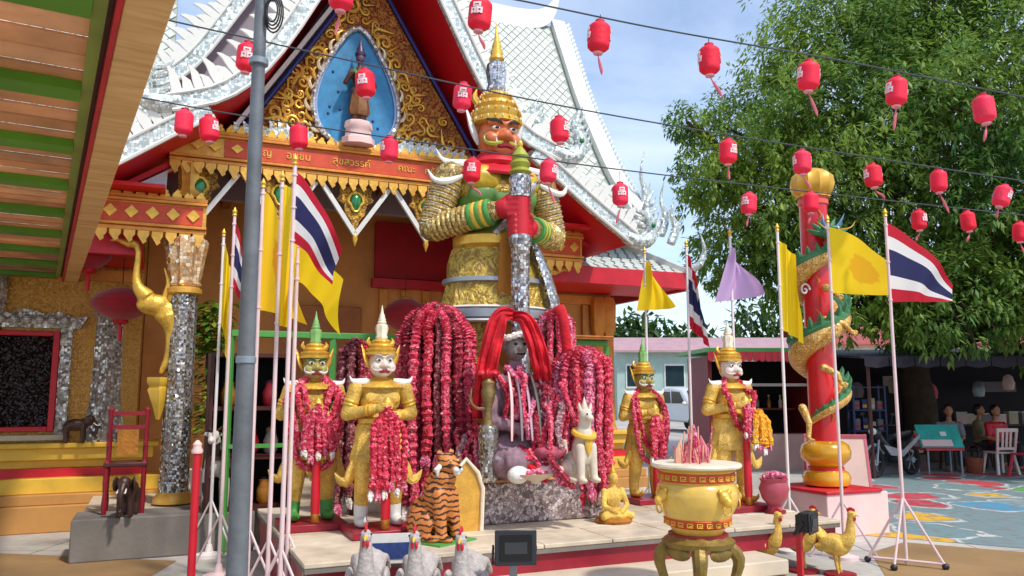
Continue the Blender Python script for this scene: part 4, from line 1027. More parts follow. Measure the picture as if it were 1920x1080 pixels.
P1 = at(660, 930, 7.75); heap('narrow dark garland bundle between the two guardians at the platform corner', (P1.x, P1.y, .45), .13, .12, at(660, 640, 7.75).z - .45, 8, .038, .14, [g1, g2, g0], (.8, 1.0))
P1 = at(1045, 880, 8.0); heap('garland bundle with a bright red scarf behind the draped seated figure', (P1.x, P1.y, .45), .15, .13, at(1045, 585, 8.0).z - .45, 9, .036, .12, [g0, g0, g3], (.5, .95))
P1 = at(1092, 890, 7.7); heap('wide pink garland bundle next to the white lion statue', (P1.x, P1.y, .45), .25, .2, at(1092, 655, 7.7).z - .45, 14, .036, .18, [g0, g1, g3], (.6, .98), layers=2)
P1 = at(1045, 880, 7.75)
sc = thing('red_scarf', 'bright red cloth scarf hung over the garlands right of the club', 'scarf', (0, 0, 0))
q = at(1045, 585, 7.8)
obj('cloth', MB().tube(curve_pts([q + Vector((-.02, .05, .03)), q + Vector((.03, -.1, .0)), q + Vector((.07, -.14, -.25)), q + Vector((.09, -.15, -.55))], 14), [.05, .06, .06, .06, .055, .055, .05, .05, .05, .05, .05, .05, .05, .04], 8, sq=.45), REDCLOTH, sc)
# garlands worn by the guardians
def worn(label, base, sc_, loops, mats, bib=None):
    g = thing('worn_garland', label, 'garland', base, TA, 'garlands worn by the guardians')
    for i, (w, top, bot, y) in enumerate(loops):
        for s in (-1, 1):
            pts = [(0, .02, top + .03), (s * w * .45, -.02, top + .01), (s * w * .85, -y * .6, top - .1), (s * w, -y, (top + bot) / 2 + .1), (s * w * .55, -y - .02, bot + .08), (s * .02, -y - .03, bot)]
            obj('strand', strand([Vector(p) * sc_ for p in pts], .034 * sc_), mats[i % len(mats)], g)
    if bib:
        for k in range(bib[0]):
            x = (k - (bib[0] - 1) / 2) * bib[1]
            z0 = bib[2] - abs(x) * .8; pts = [(x * .3, -.24, z0 + .06), (x * .8, -.28, z0), (x, -.29, z0 - .2), (x * 1.05, -.285, bib[3] + R(0, .08))]
            o = obj('strand', strand([Vector(p) * sc_ for p in pts], .036 * sc_), mats[(k * 3) % len(mats)], g)
            obj('tassel', tassel(Vector(pts[-1]) * sc_, .028), g3 if k % 2 else GWHITE, o)
    return g
worn('thick red garlands round the neck of the green faced guardian at the platform corner', tw(-1.0, -2.5, .45), .99, [(.21, 1.26, .62, .17), (.16, 1.24, .78, .2), (.24, 1.24, .5, .14), (.13, 1.25, .95, .2), (.26, 1.22, .7, .12)], [g0, g1, g0], (5, .055, 1.0, .62))
worn('dark red garlands hanging from the mace of the white faced guardian near the tiger', tw(-.54, -3.04, .45), 1.0, [], [g1, g0, g2], (6, .052, .98, .36))
worn('red garland loops on the small green faced guardian by the gate post', tw(2.54, -2.3, .45), .92, [(.19, 1.26, .62, .17), (.23, 1.24, .45, .15)], [g1, g0], (4, .05, .95, .5))
worn('rose garland round the neck of the white faced guardian behind the urn', tw(3.05, -3.1, .45), 1.0, [(.17, 1.26, .78, .18)], [g1, g3], (3, .05, .98, .7))
wg = worn('yellow marigold strands hanging from the hands of the guardian behind the urn', tw(3.05, -3.1, .45), 1.0, [], [GMARI], (4, .05, .93, .6))
wg.location = tw(3.05, -3.1, .45) + TD * .1 - TN * .06

# ================================================================ DRAPED FIGURE AND OFFERINGS IN FRONT OF THE GIANT
SFL = at(965, 890, 7.35)
SF = thing('draped_figure', 'dusty seated figure under red cloth and garlands at the foot of the club', 'statue', (SFL.x, SFL.y - .12, .84), TA, None, 1.16)
ROBEG = petals('withered_garland', '#6a4048', '#9a6a70', '#c8a4a0')
ROBE = mat('dusty_mauve_robe', '#94747e', .9, 0, .5, 9, .5, 20)
bd = MB(); bd.ell((0, .02, .55), (.2, .15, .3)); bd.ell((0, .0, .18), (.27, .22, .2)); bd.limb((-.16, -.0, .72), (-.24, -.1, .45), .075, .06); bd.limb((.16, 0, .72), (.25, -.1, .46), .075, .06); bd.limb((-.24, -.1, .45), (-.06, -.22, .38), .06, .04); bd.limb((.25, -.1, .46), (.07, -.22, .38), .06, .04); bd.ell((-.12, -.2, .14), (.14, .16, .12)); bd.ell((.12, -.2, .14), (.14, .16, .12)); bd.limb((0, 0, .8), (0, 0, .92), .06, .05)
from mathutils import noise as mnoise
rbm = smooth_union(bd, .012, 2)
for v_ in rbm.vertices:
    q_ = Vector((v_.co.x * 16, v_.co.y * 16, v_.co.z * 5)); v_.co += v_.normal * (mnoise.noise(q_) * .022 + mnoise.noise(q_ * 2.3) * .01)
obj('robe', rbm, ROBE, SF)
hm = MB(); hm.ell((0, -.02, 1.0), (.09, .1, .115)); hm.ell((0, -.12, .99), (.022, .025, .03)); hm.ell((0, -.1, .94), (.04, .03, .02)); hm.ell((-.09, 0, 1.0), (.018, .025, .035)); hm.ell((.09, 0, 1.0), (.018, .025, .035))
hh = obj('head', smooth_union(hm, .009, 2), mat('stone_grey_face', '#8a7f76', .7, 0, .4, 14, .3, 40), SF)
for s in (-1, 1): obj('eye', MB().ell((s * .035, -.108, 1.02), (.018, .01, .012), n=8, m=6), DARK, hh)
obj('mouth', MB().tube([(-.035, -.118, .945), (0, -.128, .94), (.035, -.118, .945)], .008, 6), DARK, hh)
wr = MB(); wr.tube([(.11 * cos(a), .11 * sin(a) - .01, 1.08 + .015 * sin(3 * a)) for a in [i * 2 * pi / 28 for i in range(29)]], [.03 * (1 if i % 2 else .7) for i in range(29)], 7)
obj('flower_wreath', wr, GWHITE, SF)
for i in range(5):
    x = -.12 + i * .06
    obj('hanging_ribbon', MB().tube(curve_pts([(x, -.16, .8), (x * 1.15, -.26, .6), (x * 1.3 + R(-.02, .02), -.3, .3)], 8), [.02, .022, .024, .025, .025, .024, .022, .015], 6, sq=.4), [PINKW, MAUVE, mat('pale_lilac_ribbon', '#c8a8b8', .7, 0, .2, 8), GREY, ROBE][i], SF)
def drape(label, pts, w, m=REDCLOTH):
    d = thing('red_drape', label, 'cloth', (0, 0, 0), 0, 'red cloths over the draped figure')
    pp = curve_pts(pts, 26); mb = MB(); L = []; 
    cols = 25; vs = []
    for i, p in enumerate(pp):
        t = (pp[min(i + 1, 25)] - pp[max(i - 1, 0)]).normalized(); side = t.cross(Vector((0, -1, 0))); side = side.normalized() if side.length > .1 else Vector((1, 0, 0))
        ww = w * (.55 + .45 * min(1, i / 9)) 
        for k in range(cols):
            u = k / (cols - 1) - .5; vs.append(p + side * u * ww + Vector((0, -.018 * cos(u * 15 + i * .16 + 1.2 * sin(i * .23)) - .007 * sin(u * 37 - i * .3) + .015 * sin(i * .9 + u * 4) - .05 * (.25 - u * u), 0)))
    fs = [(i * cols + k, i * cols + k + 1, (i + 1) * cols + k + 1, (i + 1) * cols + k) for i in range(25) for k in range(cols - 1)]
    o = obj('cloth', mb.add(vs, fs), m, d); sm = o.modifiers.new('thick', 'SOLIDIFY'); sm.thickness = .012
    return d
D = 7.1
drape('red cloth hanging down the left side of the draped figure', [at(965, 588, D + .2), at(938, 592, D), at(920, 650, D - .05), at(908, 720, D - .05), at(903, 785, D)], .17)
drape('red cloth falling down the right side of the draped figure', [at(960, 592, D + .2), at(985, 600, D), at(1005, 650, D - .05), at(1015, 690, D - .05), at(1018, 715, D)], .15)
for i, (px, py, D, n_, l) in enumerate(((945, 690, 7.0, 5, 'pink garland trailing down the draped figure beside the mirrored vessel'), (1030, 720, 7.1, 6, 'rose garlands spilling sideways from the draped figure toward the lion'), (1010, 850, 6.9, 5, 'faded pink garlands heaped on the pedestal at the lion'))):
    g = thing('loose_garland', l, 'garland', (0, 0, 0), 0, 'loose garlands around the draped figure')
    for k in range(n_):
        c = at(px + R(-25, 25), py + R(0, 20), D + R(-.05, .1)); obj('strand', strand([c, c + Vector((R(.0, .1), -.06, -.02)), c + Vector((R(.05, .2), -.08, -.2)), c + Vector((R(.02, .22), -.06, -.45 if i < 2 else -.12))], .028), GARL[(k + i) % 4], g)
for i, (x0, x1, y0, y1, n_, l) in enumerate(((915, 1015, 690, 715, 9, 'tangle of rose garlands hung over the shoulders of the draped figure'), (985, 1050, 740, 790, 10, 'tangle of crimson garlands between the draped figure and the lion'), (860, 930, 790, 830, 8, 'dull mauve garlands stacked between the tall bundle and the vase'))):
    g = thing('loose_garland', l, 'garland', (0, 0, 0), 0, 'loose garlands around the draped figure')
    for k in range(n_):
        D_ = 7.15 if i != 1 else 7.0
        c = at(x0 + (x1 - x0) * k / (n_ - 1), R(y0, y1), D_ + R(-.04, .08)); dz = R(.25, .6) if i == 0 else R(.2, .45)
        obj('strand', strand([c + Vector((0, .05, .02)), c + Vector((R(-.03, .03), -.04, -.02)), c + Vector((R(-.05, .05), -.08, -dz * .5)), c + Vector((R(-.06, .06), -.08, -dz))], R(.026, .036)), [GARL[3], GARL[0], GARL[2], GARL[1], ROBEG][(k * 2 + i) % 5], g)
# lap cloth pile
LP = thing('cloth_pile', 'crumpled pink and mauve cloths piled at the feet of the draped figure', 'cloth', (*at(985, 870, 7.0).xy, .845), TA)
from mathutils import noise as mnoise
for k in range(7):
    mb = MB(); M0 = Matrix.Rotation(R(0, 3), 3, 'Z'); off = Vector((k * 3.1, 0, 0))
    mb.ell((R(-.22, .24), R(-.12, .08), .06 + .03 * k), (R(.12, .19), R(.1, .13), R(.05, .08)), M0, 40, 22)
    for i in range(len(mb.v)):
        v = Vector(mb.v[i]); d = mnoise.noise(v * 9 + off) * .05 + mnoise.noise(v * 24 + off) * .022; c0 = Vector((0, 0, .1)); mb.v[i] = tuple(v + (v - c0).normalized() * d)
    obj('cloth', mb, [ROBE, PINKW, REDCLOTH, mat('dusty_pink', '#b06a78', .85, 0, .4, 14, .4, 40), MAUVE, GARL[1], mat('faded_rose', '#b85468', .85, 0, .4, 14, .4, 40)][k], LP)
# mirrored vessel with red dragon head top
c = at(915, 850, 6.95)
BRZV = mat('aged_brass', '#8a7444', .45, .4, .4, 14, .3, 40)
VS = thing('mirrored_vessel', 'tall mirrored vase with brass neck in front of the red cloth', 'vase', (c.x, c.y, .84), TA)
obj('body', MB().lathe([(.07, 0), (.085, .03), (.08, .06), (.085, .3), (.095, .45), (.085, .47), (.07, .48)], 16, rib=.03, nr=8), SILV, VS)
obj('neck', MB().lathe([(.05, .48), (.035, .54), (.03, .62), (.05, .68), (.065, .76), (.05, .8), (.06, .84), (.03, .88)], 14), BRZV, VS)
obj('spout', MB().tube(curve_pts([(-.03, 0, .62), (-.1, 0, .62), (-.16, 0, .68), (-.15, 0, .8)], 8), [.015, .014, .013, .012, .011, .01, .008, .004], 6), BRZV, VS)
rb = MB()
for k in range(6): rb.tube(curve_pts([(0, 0, .87), (.06 * cos(k * 1.05), .06 * sin(k * 1.05), .93), (.1 * cos(k * 1.05), .1 * sin(k * 1.05), .9)], 5), [.02, .035, .04, .03, .008], 6, sq=.5)
obj('ribbon_bow', smooth_union(rb, .01, 1), RED, VS)
# lion (white singha) statue
c = at(1092, 890, 6.95)
LI = thing('lion_statue', 'white seated lion statue with yellow mane collar beside the pink garlands', 'statue', (c.x, c.y, .84), TA + .1)
LW = mat('lion_white', '#d4c6b0', .5, 0, .15, 9)
lb = MB(); lb.ell((0, .12, .13), (.1, .14, .13)); lb.ell((0, 0, .26), (.085, .1, .15)); lb.ell((0, -.03, .4), (.075, .08, .09))
for s in (-1, 1): lb.limb((s * .06, -.06, .3), (s * .065, -.08, .04), .042, .034); lb.ell((s * .068, -.11, .025), (.035, .05, .025)); lb.ell((s * .1, .1, .1), (.045, .1, .09)); lb.ell((s * .11, -.0, .025), (.035, .07, .025))
lb.limb((0, -.03, .42), (0, -.05, .52), .06, .055); lb.ell((0, -.06, .56), (.062, .07, .062)); lb.ell((0, -.12, .54), (.035, .035, .03)); lb.limb((0, .24, .1), (0, .28, .32), .02, .026)
obj('body', smooth_union(lb, .009, 2), LW, LI)
for s in (-1, 1): obj('ear', MB().tube([(s * .045, -.05, .6), (s * .06, -.05, .65), (s * .062, -.05, .67)], [.018, .012, .002], 6), LW, LI); obj('eye', MB().ell((s * .026, -.122, .575), (.01, .006, .009), n=6, m=5), BLACK, LI)
obj('mane_collar', MB().tube([(.085 * cos(a), -.03 + .085 * sin(a), .44 - .04 * (1 - sin(a)) * .8) for a in [i * 2 * pi / 20 for i in range(21)]], [.028 * (1 if i % 2 else .8) for i in range(21)], 7), YEL, LI)
obj('chest_tassel', MB().lathe([(.004, .22), (.03, .28), (.04, .34), (.02, .38)], 10, (0, -.1, 0), 1, .5), YEL, LI)
obj('crest', MB().lathe([(.03, .6), (.034, .62), (.02, .66), (.002, .72)], 10, (0, -.04, 0)), LW, LI)
# gilt arch seat
c = at(873, 905, 6.85)
AR = thing('gilt_arch', 'pointed gold arch plaque behind the tiger statue', 'plaque', (c.x, c.y, .45), TA, None, .82)
obj('panel', MB().prism([(-.16, 0), (.16, 0), (.17, .42), (.12, .56), (0, .69), (-.12, .56), (-.17, .42)], (0, 0, 0), (1, 0, 0), (0, 0, 1), (0, .05, 0)), GOLD, AR)
obj('frame', MB().tube([(-.17, -.01, 0), (-.185, -.01, .42), (-.13, -.01, .58), (0, -.01, .72), (.13, -.01, .58), (.185, -.01, .42), (.17, -.01, 0)], .025, 8), LWHITE, AR)
# skull like white conch and small shoe-shaped offering
c = at(972, 885, 6.8)
CO = thing('conch_shell', 'small white conch shell lying at the foot of the draped figure', 'shell', (c.x, c.y, .845), TA + .4)
obj('shell', smooth_union(MB().ell((0, 0, .07), (.11, .08, .075)).tube([(.05, 0, .07), (.13, 0, .07), (.2, 0, .1)], [.06, .04, .005], 8), .009, 2), WHITE, CO)
obj('mouth', MB().ell((-.01, -.07, .05), (.05, .015, .02), n=10, m=6), PINKW, CO)
c = at(1005, 880, 6.8)
BO = thing('offering_bowl', 'shallow cream boat shaped offering bowl beside the conch', 'bowl', (c.x, c.y, .845), TA)
obj('bowl', MB().lathe([(.03, 0), (.035, .02), (.1, .05), (.13, .08), (.12, .08), (.04, .035)], 14, sx=1.3, sy=.7), CREAM, BO)
obj('flowers', strand([(-.1, 0, .08), (0, -.02, .1), (.1, 0, .08)], .025), g3, BO)

# ---- tiger
c = at(822, 1015, 6.45)
TG = thing('tiger_statue', 'orange striped tiger statue seated at the platform edge', 'statue', (c.x, c.y, .45), TA + .5, None, 1.06)
def tiger_mat():
    m, n, b = base_mat('tiger_stripes'); t = n.nodes.new('ShaderNodeTexCoord')
    w = n.nodes.new('ShaderNodeTexWave'); w.inputs['Scale'].default_value = 7.5; w.inputs['Distortion'].default_value = 7; w.inputs['Detail'].default_value = 3; w.inputs['Detail Scale'].default_value = 1.6; w.bands_direction = 'Z'
    n.links.new(t.outputs['Object'], w.inputs['Vector']); r = n.nodes.new('ShaderNodeValToRGB'); e = r.color_ramp.elements
    e[0].position = .16; e[0].color = lin('#3a1c0c'); e[1].position = .34; e[1].color = lin('#c87a38'); n.links.new(w.outputs['Fac'], r.inputs[0]); n.links.new(r.outputs[0], b.inputs['Base Color']); b.inputs['Roughness'].default_value = .5; return m
TM = tiger_mat()
tb = MB(); tb.ell((0, .1, .17), (.13, .17, .16)); tb.ell((0, .0, .32), (.12, .13, .2)); tb.ell((0, -.04, .45), (.1, .1, .1)); tb.ell((0, -.08, .56), (.085, .085, .08)); tb.ell((0, -.15, .53), (.045, .05, .04))
for s in (-1, 1): tb.limb((s * .07, -.06, .34), (s * .075, -.1, .05), .055, .042); tb.ell((s * .075, -.14, .03), (.045, .065, .03)); tb.ell((s * .12, .08, .12), (.055, .13, .11)); tb.ell((s * .14, -.04, .03), (.045, .08, .03)); tb.ell((s * .065, -.06, .64), (.028, .016, .03))
tb.tube(curve_pts([(0, .24, .06), (.14, .28, .04), (.24, .2, .05), (.27, .08, .08)], 10), .03, 8)
obj('body', smooth_union(tb, .011, 2), TM, TG)
mz = obj('muzzle', smooth_union(MB().ell((-.02, -.185, .52), (.026, .025, .022)).ell((.02, -.185, .52), (.026, .025, .022)).ell((0, -.175, .495), (.03, .025, .018)), .006, 1), WHITE, TG)
obj('nose', MB().ell((0, -.208, .54), (.014, .01, .009), n=8, m=6), DARK, mz)
for s in (-1, 1): obj('eye', MB().ell((s * .035, -.152, .585), (.013, .008, .011), n=8, m=6), YEL, TG)
for s in (-1, 1): obj('whisker_ruff', MB().tube([(s * .07, -.08, .55), (s * .1, -.07, .52), (s * .09, -.07, .47)], [.02, .025, .005], 6), WHITE, TG)
obj('green_base', MB().box(-.2, .2, -.2, .26, -.0, .012), GREENP, TG)

# ---- green gate frame behind the statues
GT = thing('gate_frame', 'green painted metal rail frame standing behind the statues', 'frame', (0, 0, 0))
za = 2.2
a = tw(-1.6, -1.0); b_ = tw(2.85, -1.0)
obj('top_rail', MB().bar((a.x, a.y, za), (b_.x, b_.y, za), .07, .07), GREENP, GT, bevel=.008)
obj('lower_rail', MB().bar((a.x, a.y, 1.05), (b_.x, b_.y, 1.05), .04, .04), GREENP, GT)
for t_ in (-1.6, -.55, 2.45, 2.85):
    p = tw(t_, -1.0); obj('post', MB().bar((p.x, p.y, 0), (p.x, p.y, za - .036), .06, .06, (0, 1, 0)), GREENP, GT)
sh = thing('tray_board', 'thin brown tray lying on top of the green rail', 'tray', tw(2.45, -1.0, za + .036), TA)
obj('board', MB().box(-.35, .42, -.14, .14, .0, .03), mat('copper_tray', '#b0643a', .4, .3, .2, 6), sh, bevel=.006)
obj('lip', MB().tube([(-.35, -.14, .035), (.42, -.14, .035), (.42, .14, .035), (-.35, .14, .035), (-.35, -.14, .035)], .012, 6), GOLDD, sh)

# ---- incense urn on its stand
c = at(1305, 870, 5.75)
UR = thing('incense_urn', 'large yellow round incense urn with key pattern bands', 'urn', (c.x, c.y, 0), TA)
uz = at(1305, 998, 5.75).z; ut = at(1305, 868, 5.75).z; uh = ut - uz
def up(z): return uz + uh * z
BRZG = mat('bronze_gilt', '#8a7030', .45, .3, .35, 10, .3, 30)
UY = mat('glazed_yellow', '#e2b850', .25, 0, .2, 5, .1, 20, coat=.4)
obj('bowl', MB().lathe([(.17, up(0)), (.19, up(.08)), (.2, up(.12)), (.22, up(.2)), (.27, up(.4)), (.285, up(.55)), (.275, up(.68)), (.25, up(.73)), (.255, up(.9)), (.30, up(.94)), (.305, up(1.0)), (.26, up(1.0)), (.24, up(.9)), (.0, up(.88))], 36), UY, UR)
kb = obj('upper_band', MB().lathe([(.258, up(.75)), (.262, up(.76)), (.264, up(.87)), (.26, up(.88))], 36), REDP, UR)
KEY = MB()
for x0, x1, z0, z1 in ((0, .04, 0, .006), (0, .006, 0, .03), (0, .04, .026, .032), (.034, .04, .012, .03), (.014, .04, .010, .016)): KEY.box(x0 - .02, x1 - .02, -.004, .004, z0 - .016, z1 - .016)
KM = KEY.mesh('key_mark'); KM.materials.append(YEL)
for k in range(26):
    an = k * 2 * pi / 26; inst('key_mark', KM, kb, (.266 * sin(an), -.266 * cos(an), up(.815)), (0, 0, an))
lb2 = obj('lower_band', MB().lathe([(.192, up(.09)), (.213, up(.11)), (.236, up(.21)), (.232, up(.22))], 36), REDP, UR)
for k in range(22):
    an = k * 2 * pi / 22; inst('key_mark', KM, lb2, (.229 * sin(an), -.229 * cos(an), up(.16)), (radians(-8), 0, an), (1, 1, .9))
for an in (0.05, pi / 2 - .15, pi, -pi / 2):
    L_ = obj('lion_mask', smooth_union(MB().ell((0, 0, .03), (.05, .035, .045)).ell((0, -.03, .0), (.03, .03, .035)).ell((-.04, 0, .07), (.018, .015, .02)).ell((.04, 0, .07), (.018, .015, .02)).tube([(0.035 * cos(q), -.025, -.05 + .035 * sin(q)) for q in [i * 2 * pi / 12 for i in range(13)]], .008, 6), .007, 1), GOLD2, UR)
    L_.location = (.29 * sin(an), -.29 * cos(an), up(.5)); L_.rotation_euler = (0, 0, an)
obj('rim', MB().lathe([(.262, up(.945)), (.31, up(.95)), (.314, up(.975)), (.308, up(1.004)), (.258, up(1.004))], 36), LWHITE, UR)
obj('sand', MB().lathe([(.245, up(.885)), (.12, up(.93)), (0, up(.94))], 24), GREY, UR)
ST = obj('stand', MB().lathe([(.20, uz - .10), (.24, uz - .085), (.25, uz - .05), (.22, uz - .03), (.19, uz - .002)], 30, rib=.03, nr=12), BRZG, UR)
obj('red_ring', MB().lathe([(.175, uz - .018), (.205, uz - .02), (.205, uz - .001), (.175, uz)], 30), DRED, ST)
for k in range(4):
    an = pi / 4 + k * pi / 2 + .2; d = Vector((cos(an), sin(an), 0))
    obj('stand_leg', MB().tube(curve_pts([d * .2 + Vector((0, 0, uz - .08)), d * .27 + Vector((0, 0, uz - .18)), d * .23 + Vector((0, 0, uz * .45)), d * .24 + Vector((0, 0, .14)), d * .33 + Vector((0, 0, .03))], 14), [.04, .048, .05, .045, .039, .034, .032, .031, .031, .031, .034, .038, .04, .024], 8), BRZG, ST)
    d2 = Vector((cos(an + pi / 4), sin(an + pi / 4), 0)); obj('scroll_apron', MB().ell(d2 * .2 + Vector((0, 0, uz - .12)), (.11, .03, .05), Matrix.Rotation(an + pi / 4 + pi / 2, 3, 'Z')), BRZG, ST)
PEACH = mat('incense_peach', '#e0a488', .8, 0, .2, 9)
IG = thing('incense_bundle', 'tall pink and red incense sticks standing in the urn', 'incense', (c.x, c.y, up(.93)), TA)
for k in range(26):
    a_, r_ = R(0, 6.28), R(0, .13); x, y = r_ * cos(a_) - .02, r_ * sin(a_); h_ = R(.1, .3); 
    obj('incense_stick', MB().cyl((x, y, 0), (x + R(-.05, .05), y + R(-.04, .04), h_), .006, .005, 6), (g3, PEACH, PEACH, GARL[0])[k % 4], IG)
PTM = mat('pink_wrap', '#d87a80', .6, 0, .3, 10)
for k, (x, h_) in enumerate(((-.05, .24), (.03, .3), (.09, .22), (-.12, .2))):
    obj('joss_cone', MB().tube([(x, .02, -.02), (x + R(-.02, .02), .03, h_ * .6), (x + R(-.03, .03), .03, h_)], [.04, .03, .004], 7), [PTM, GARL[3], PTM, PEACH][k], IG)
# pale pink cloth cone tent behind urn
c = at(1290, 870, 6.7)
# ---- roosters
def rooster(label, loc, rz, sc_, body_m, base=True, group=None):
    r = thing('rooster_statue', label, 'statue', loc, rz, group, sc_)
    b = MB(); b.ell((0, .04, .36), (.13, .19, .14)); b.tube(curve_pts([(0, -.08, .4), (0, -.14, .5), (0, -.15, .62), (0, -.16, .72)], 8), [.1, .09, .075, .062, .055, .05, .046, .04], 10); b.ell((0, -.17, .74), (.045, .055, .05))
    for k in range(5): b.tube(curve_pts([((k - 2) * .03, .16, .4), ((k - 2) * .05, .27, .55 - abs(k - 2) * .02), ((k - 2) * .065, .36, .5 - abs(k - 2) * .04), ((k - 2) * .07, .4, .38)], 8), [.05, .05, .045, .04, .035, .03, .02, .005], 7)
    obj('body', smooth_union(b, .013, 2), body_m, r)
    for s in (-1, 1):
        obj('wing', smooth_union(MB().ell((s * .135, .06, .38), (.035, .15, .1)).ell((s * .14, .14, .34), (.025, .12, .06)), .011, 2), body_m, r)
        obj('leg', MB().tube([(s * .05, .03, .25), (s * .05, .02, .12), (s * .05, 0, .02)], [.032, .02, .018], 8).ell((s * .05, -.03, .015), (.03, .06, .014), n=8, m=6), body_m, r)
        obj('eye', MB().ell((s * .038, -.19, .755), .008, n=6, m=5), BLACK, r)
        obj('wattle', MB().ell((s * .015, -.205, .69), (.012, .012, .028), n=8, m=6), RED, r)
    cm = MB()
    for k in range(4): cm.ell((0, -.2 + k * .025, .79 + .012 * (k in (1, 2))), (.01, .016, .028), n=6, m=5)
    obj('comb', smooth_union(cm, .006, 0), RED, r)
    obj('beak', MB().tube([(0, -.21, .74), (0, -.245, .732), (0, -.262, .72)], [.018, .01, .001], 6), YEL, r)
    if base: obj('base', MB().lathe([(.19, 0), (.19, .03), (.17, .035)], 18), DRED, r)
    return r
WR_ = mat('rooster_white', '#b8aea8', .6, 0, .35, 14, .7, 38)
RG = 'rooster statues in front of the platform'
for px, D, ro, l in ((700, 5.25, .1, 'white rooster statue, leftmost of the three in front of the platform'), (790, 5.2, .0, 'white rooster statue, middle of the three in front of the platform'), (875, 5.15, -.1, 'white rooster statue next to the black floodlight')):
    rooster(l, (gx(px, D), D, .08), ro, .86, WR_, True, RG)
    obj_ = None
for px, D, ro, l in ((1420, 7.3, .2, 'gold rooster statue nearest to the incense urn'), (1483, 7.45, .3, 'gold rooster statue behind the black lamp post'), (1548, 7.3, .5, 'gold rooster statue at the corner of the pink plinth')):
    rooster(l, (gx(px, D), D, 0), ro + .4, .72, SGOLD, True, RG)
# low slab under the white roosters
rs = thing('rooster_slab', 'low grey slab carrying the three white roosters', 'slab', (gx(790, 5.25), 5.25, 0), .0)
obj('slab', MB().box(-.62, .62, -.3, .42, .0, .08), GREY, rs, bevel=.01)
# blue and white banner on platform front
bn = thing('blue_notice', 'small blue and white notice board behind the white roosters', 'sign', (gx(745, 5.75), 5.75, .0), .2)
obj('board', MB().box(-.15, .15, 0, .02, .42, .62), mat('notice_white', '#d8d4cc', .5, 0, .15, 9), bn)
obj('blue_field', MB().box(-.14, .14, -.006, -.001, .45, .56), mat('notice_blue', '#2a3f78', .5, 0, .5, 22), bn)
for s in (-1, 1): obj('stake', MB().cyl((s * .12, .03, 0), (s * .12, .03, .5), .01, .01, 6), STEEL, bn)
# floodlights
def flood(label, px, py, D, rz, w, rod):
    c = at(px, py, D)
    f = thing('floodlight', label, 'floodlight', (c.x, c.y, 0), rz, 'floodlights aimed at the statues')
    obj('post', MB().box(-.022, .022, .05, .094, 0, c.z - .02), rod, f)
    obj('housing', MB().box(-w, w, -.045, .045, c.z - w * .8, c.z + w * .8), BLACK, f, bevel=.012)
    obj('bezel', MB().box(-w * 1.12, w * 1.12, -.06, -.046, c.z - w * .92, c.z + w * .92), mat('floodlight_rim', '#2a2c30', .4, .2, .1, 8), f, bevel=.006)
    obj('lens', MB().box(-w * .86, w * .86, -.066, -.061, c.z - w * .66, c.z + w * .66), mat('floodlight_glass', '#0c0d10', .1, 0, .3, 6), f)
    obj('reflector', MB().box(-w * .6, w * .6, -.069, -.0665, c.z - w * .3, c.z + w * .3), mat('floodlight_cob', '#3a3c40', .2, .3, .2, 8), f)
    for s in (-1, 1): obj('bracket_arm', MB().bar((s * w * 1.15, .0, c.z), (s * w * 1.15, .07, c.z - w * .95), .012, .03), BLACK, f)
    obj('bracket_bar', MB().bar((-w * 1.15, .07, c.z - w * .98), (w * 1.15, .07, c.z - w * .98), .03, .012), BLACK, f)
    fins = MB()
    for k in range(5): obj('heat_fin', MB().box(-w * .8 + k * w * .38, -w * .8 + k * w * .38 + .012, .046, .07, c.z - w * .6, c.z + w * .6), BLACK, f)
    obj('foot', MB().lathe([(.09, 0), (.09, .02), (.03, .03)], 12, (0, .07, 0)), rod, f)
flood('black floodlight on a post in front of the terrazzo pedestal', 965, 1024, 5.1, 0.12, .115, mat('grey_rod', '#8a8288', .5, .3, .1, 6))
flood('black floodlight on a red post among the gold roosters', 1513, 978, 6.9, .9, .1, RED)

# ---- offering pot, small gold figure, dark cabinet
c = at(1452, 938, 7.9)
OP = thing('offering_pot', 'round pinkish red offering pot on the platform right of the guardian', 'pot', (c.x, c.y, .45), 0, None, .8)
obj('pot', MB().lathe([(.08, 0), (.1, .02), (.07, .08), (.14, .16), (.18, .28), (.15, .36), (.17, .40), (.14, .40)], 20), mat('pot_rose', '#b04a58', .4, 0, .2, 6), OP)
obj('flowers', strand([(-.12, 0, .4), (0, -.08, .46), (.12, 0, .42), (.02, .1, .45), (-.1, .04, .41)], .04), GARL[3], OP)
obj('foot', MB().lathe([(.13, 0), (.13, .03), (.09, .035)], 18), DRED, OP)
c = at(1150, 962, 7.35)
GS = thing('small_gold_figure', 'small gold seated figure beside the corner of the terrazzo pedestal', 'statue', (c.x, c.y, .45), TA)
gb = MB(); gb.ell((0, 0, .06), (.14, .12, .06)); gb.ell((0, .01, .2), (.08, .06, .12)); gb.limb((0, 0, .28), (0, 0, .33), .03, .028); gb.ell((0, -.005, .38), (.045, .05, .058))
for s in (-1, 1): gb.limb((s * .09, 0, .27), (s * .12, -.04, .15), .03, .025); gb.limb((s * .12, -.04, .15), (s * .03, -.1, .1), .025, .02); gb.limb((s * .06, -.02, .07), (s * .14, -.08, .06), .05, .035)
obj('figure', smooth_union(gb, .009, 2), SGOLD, GS)
obj('base', MB().lathe([(.16, -.0), (.17, .02), (.14, .04)], 18), GOLDD, GS)
obj('topknot', MB().lathe([(.03, .42), (.032, .44), (.015, .47), (.002, .52)], 10), GOLD2, GS)
CB = thing('altar_cabinet', 'dark wooden altar cabinet behind the flag poles, left of the guardians', 'cabinet', (gx(492, 8.6), 8.6, .38), TA)
obj('back', MB().box(-.5, .32, .28, .31, 0, 1.62), DARK, CB)
for x in (-.5, .28): obj('side', MB().box(x, x + .04, -.2, .279, 0, 1.62), DWOOD, CB)
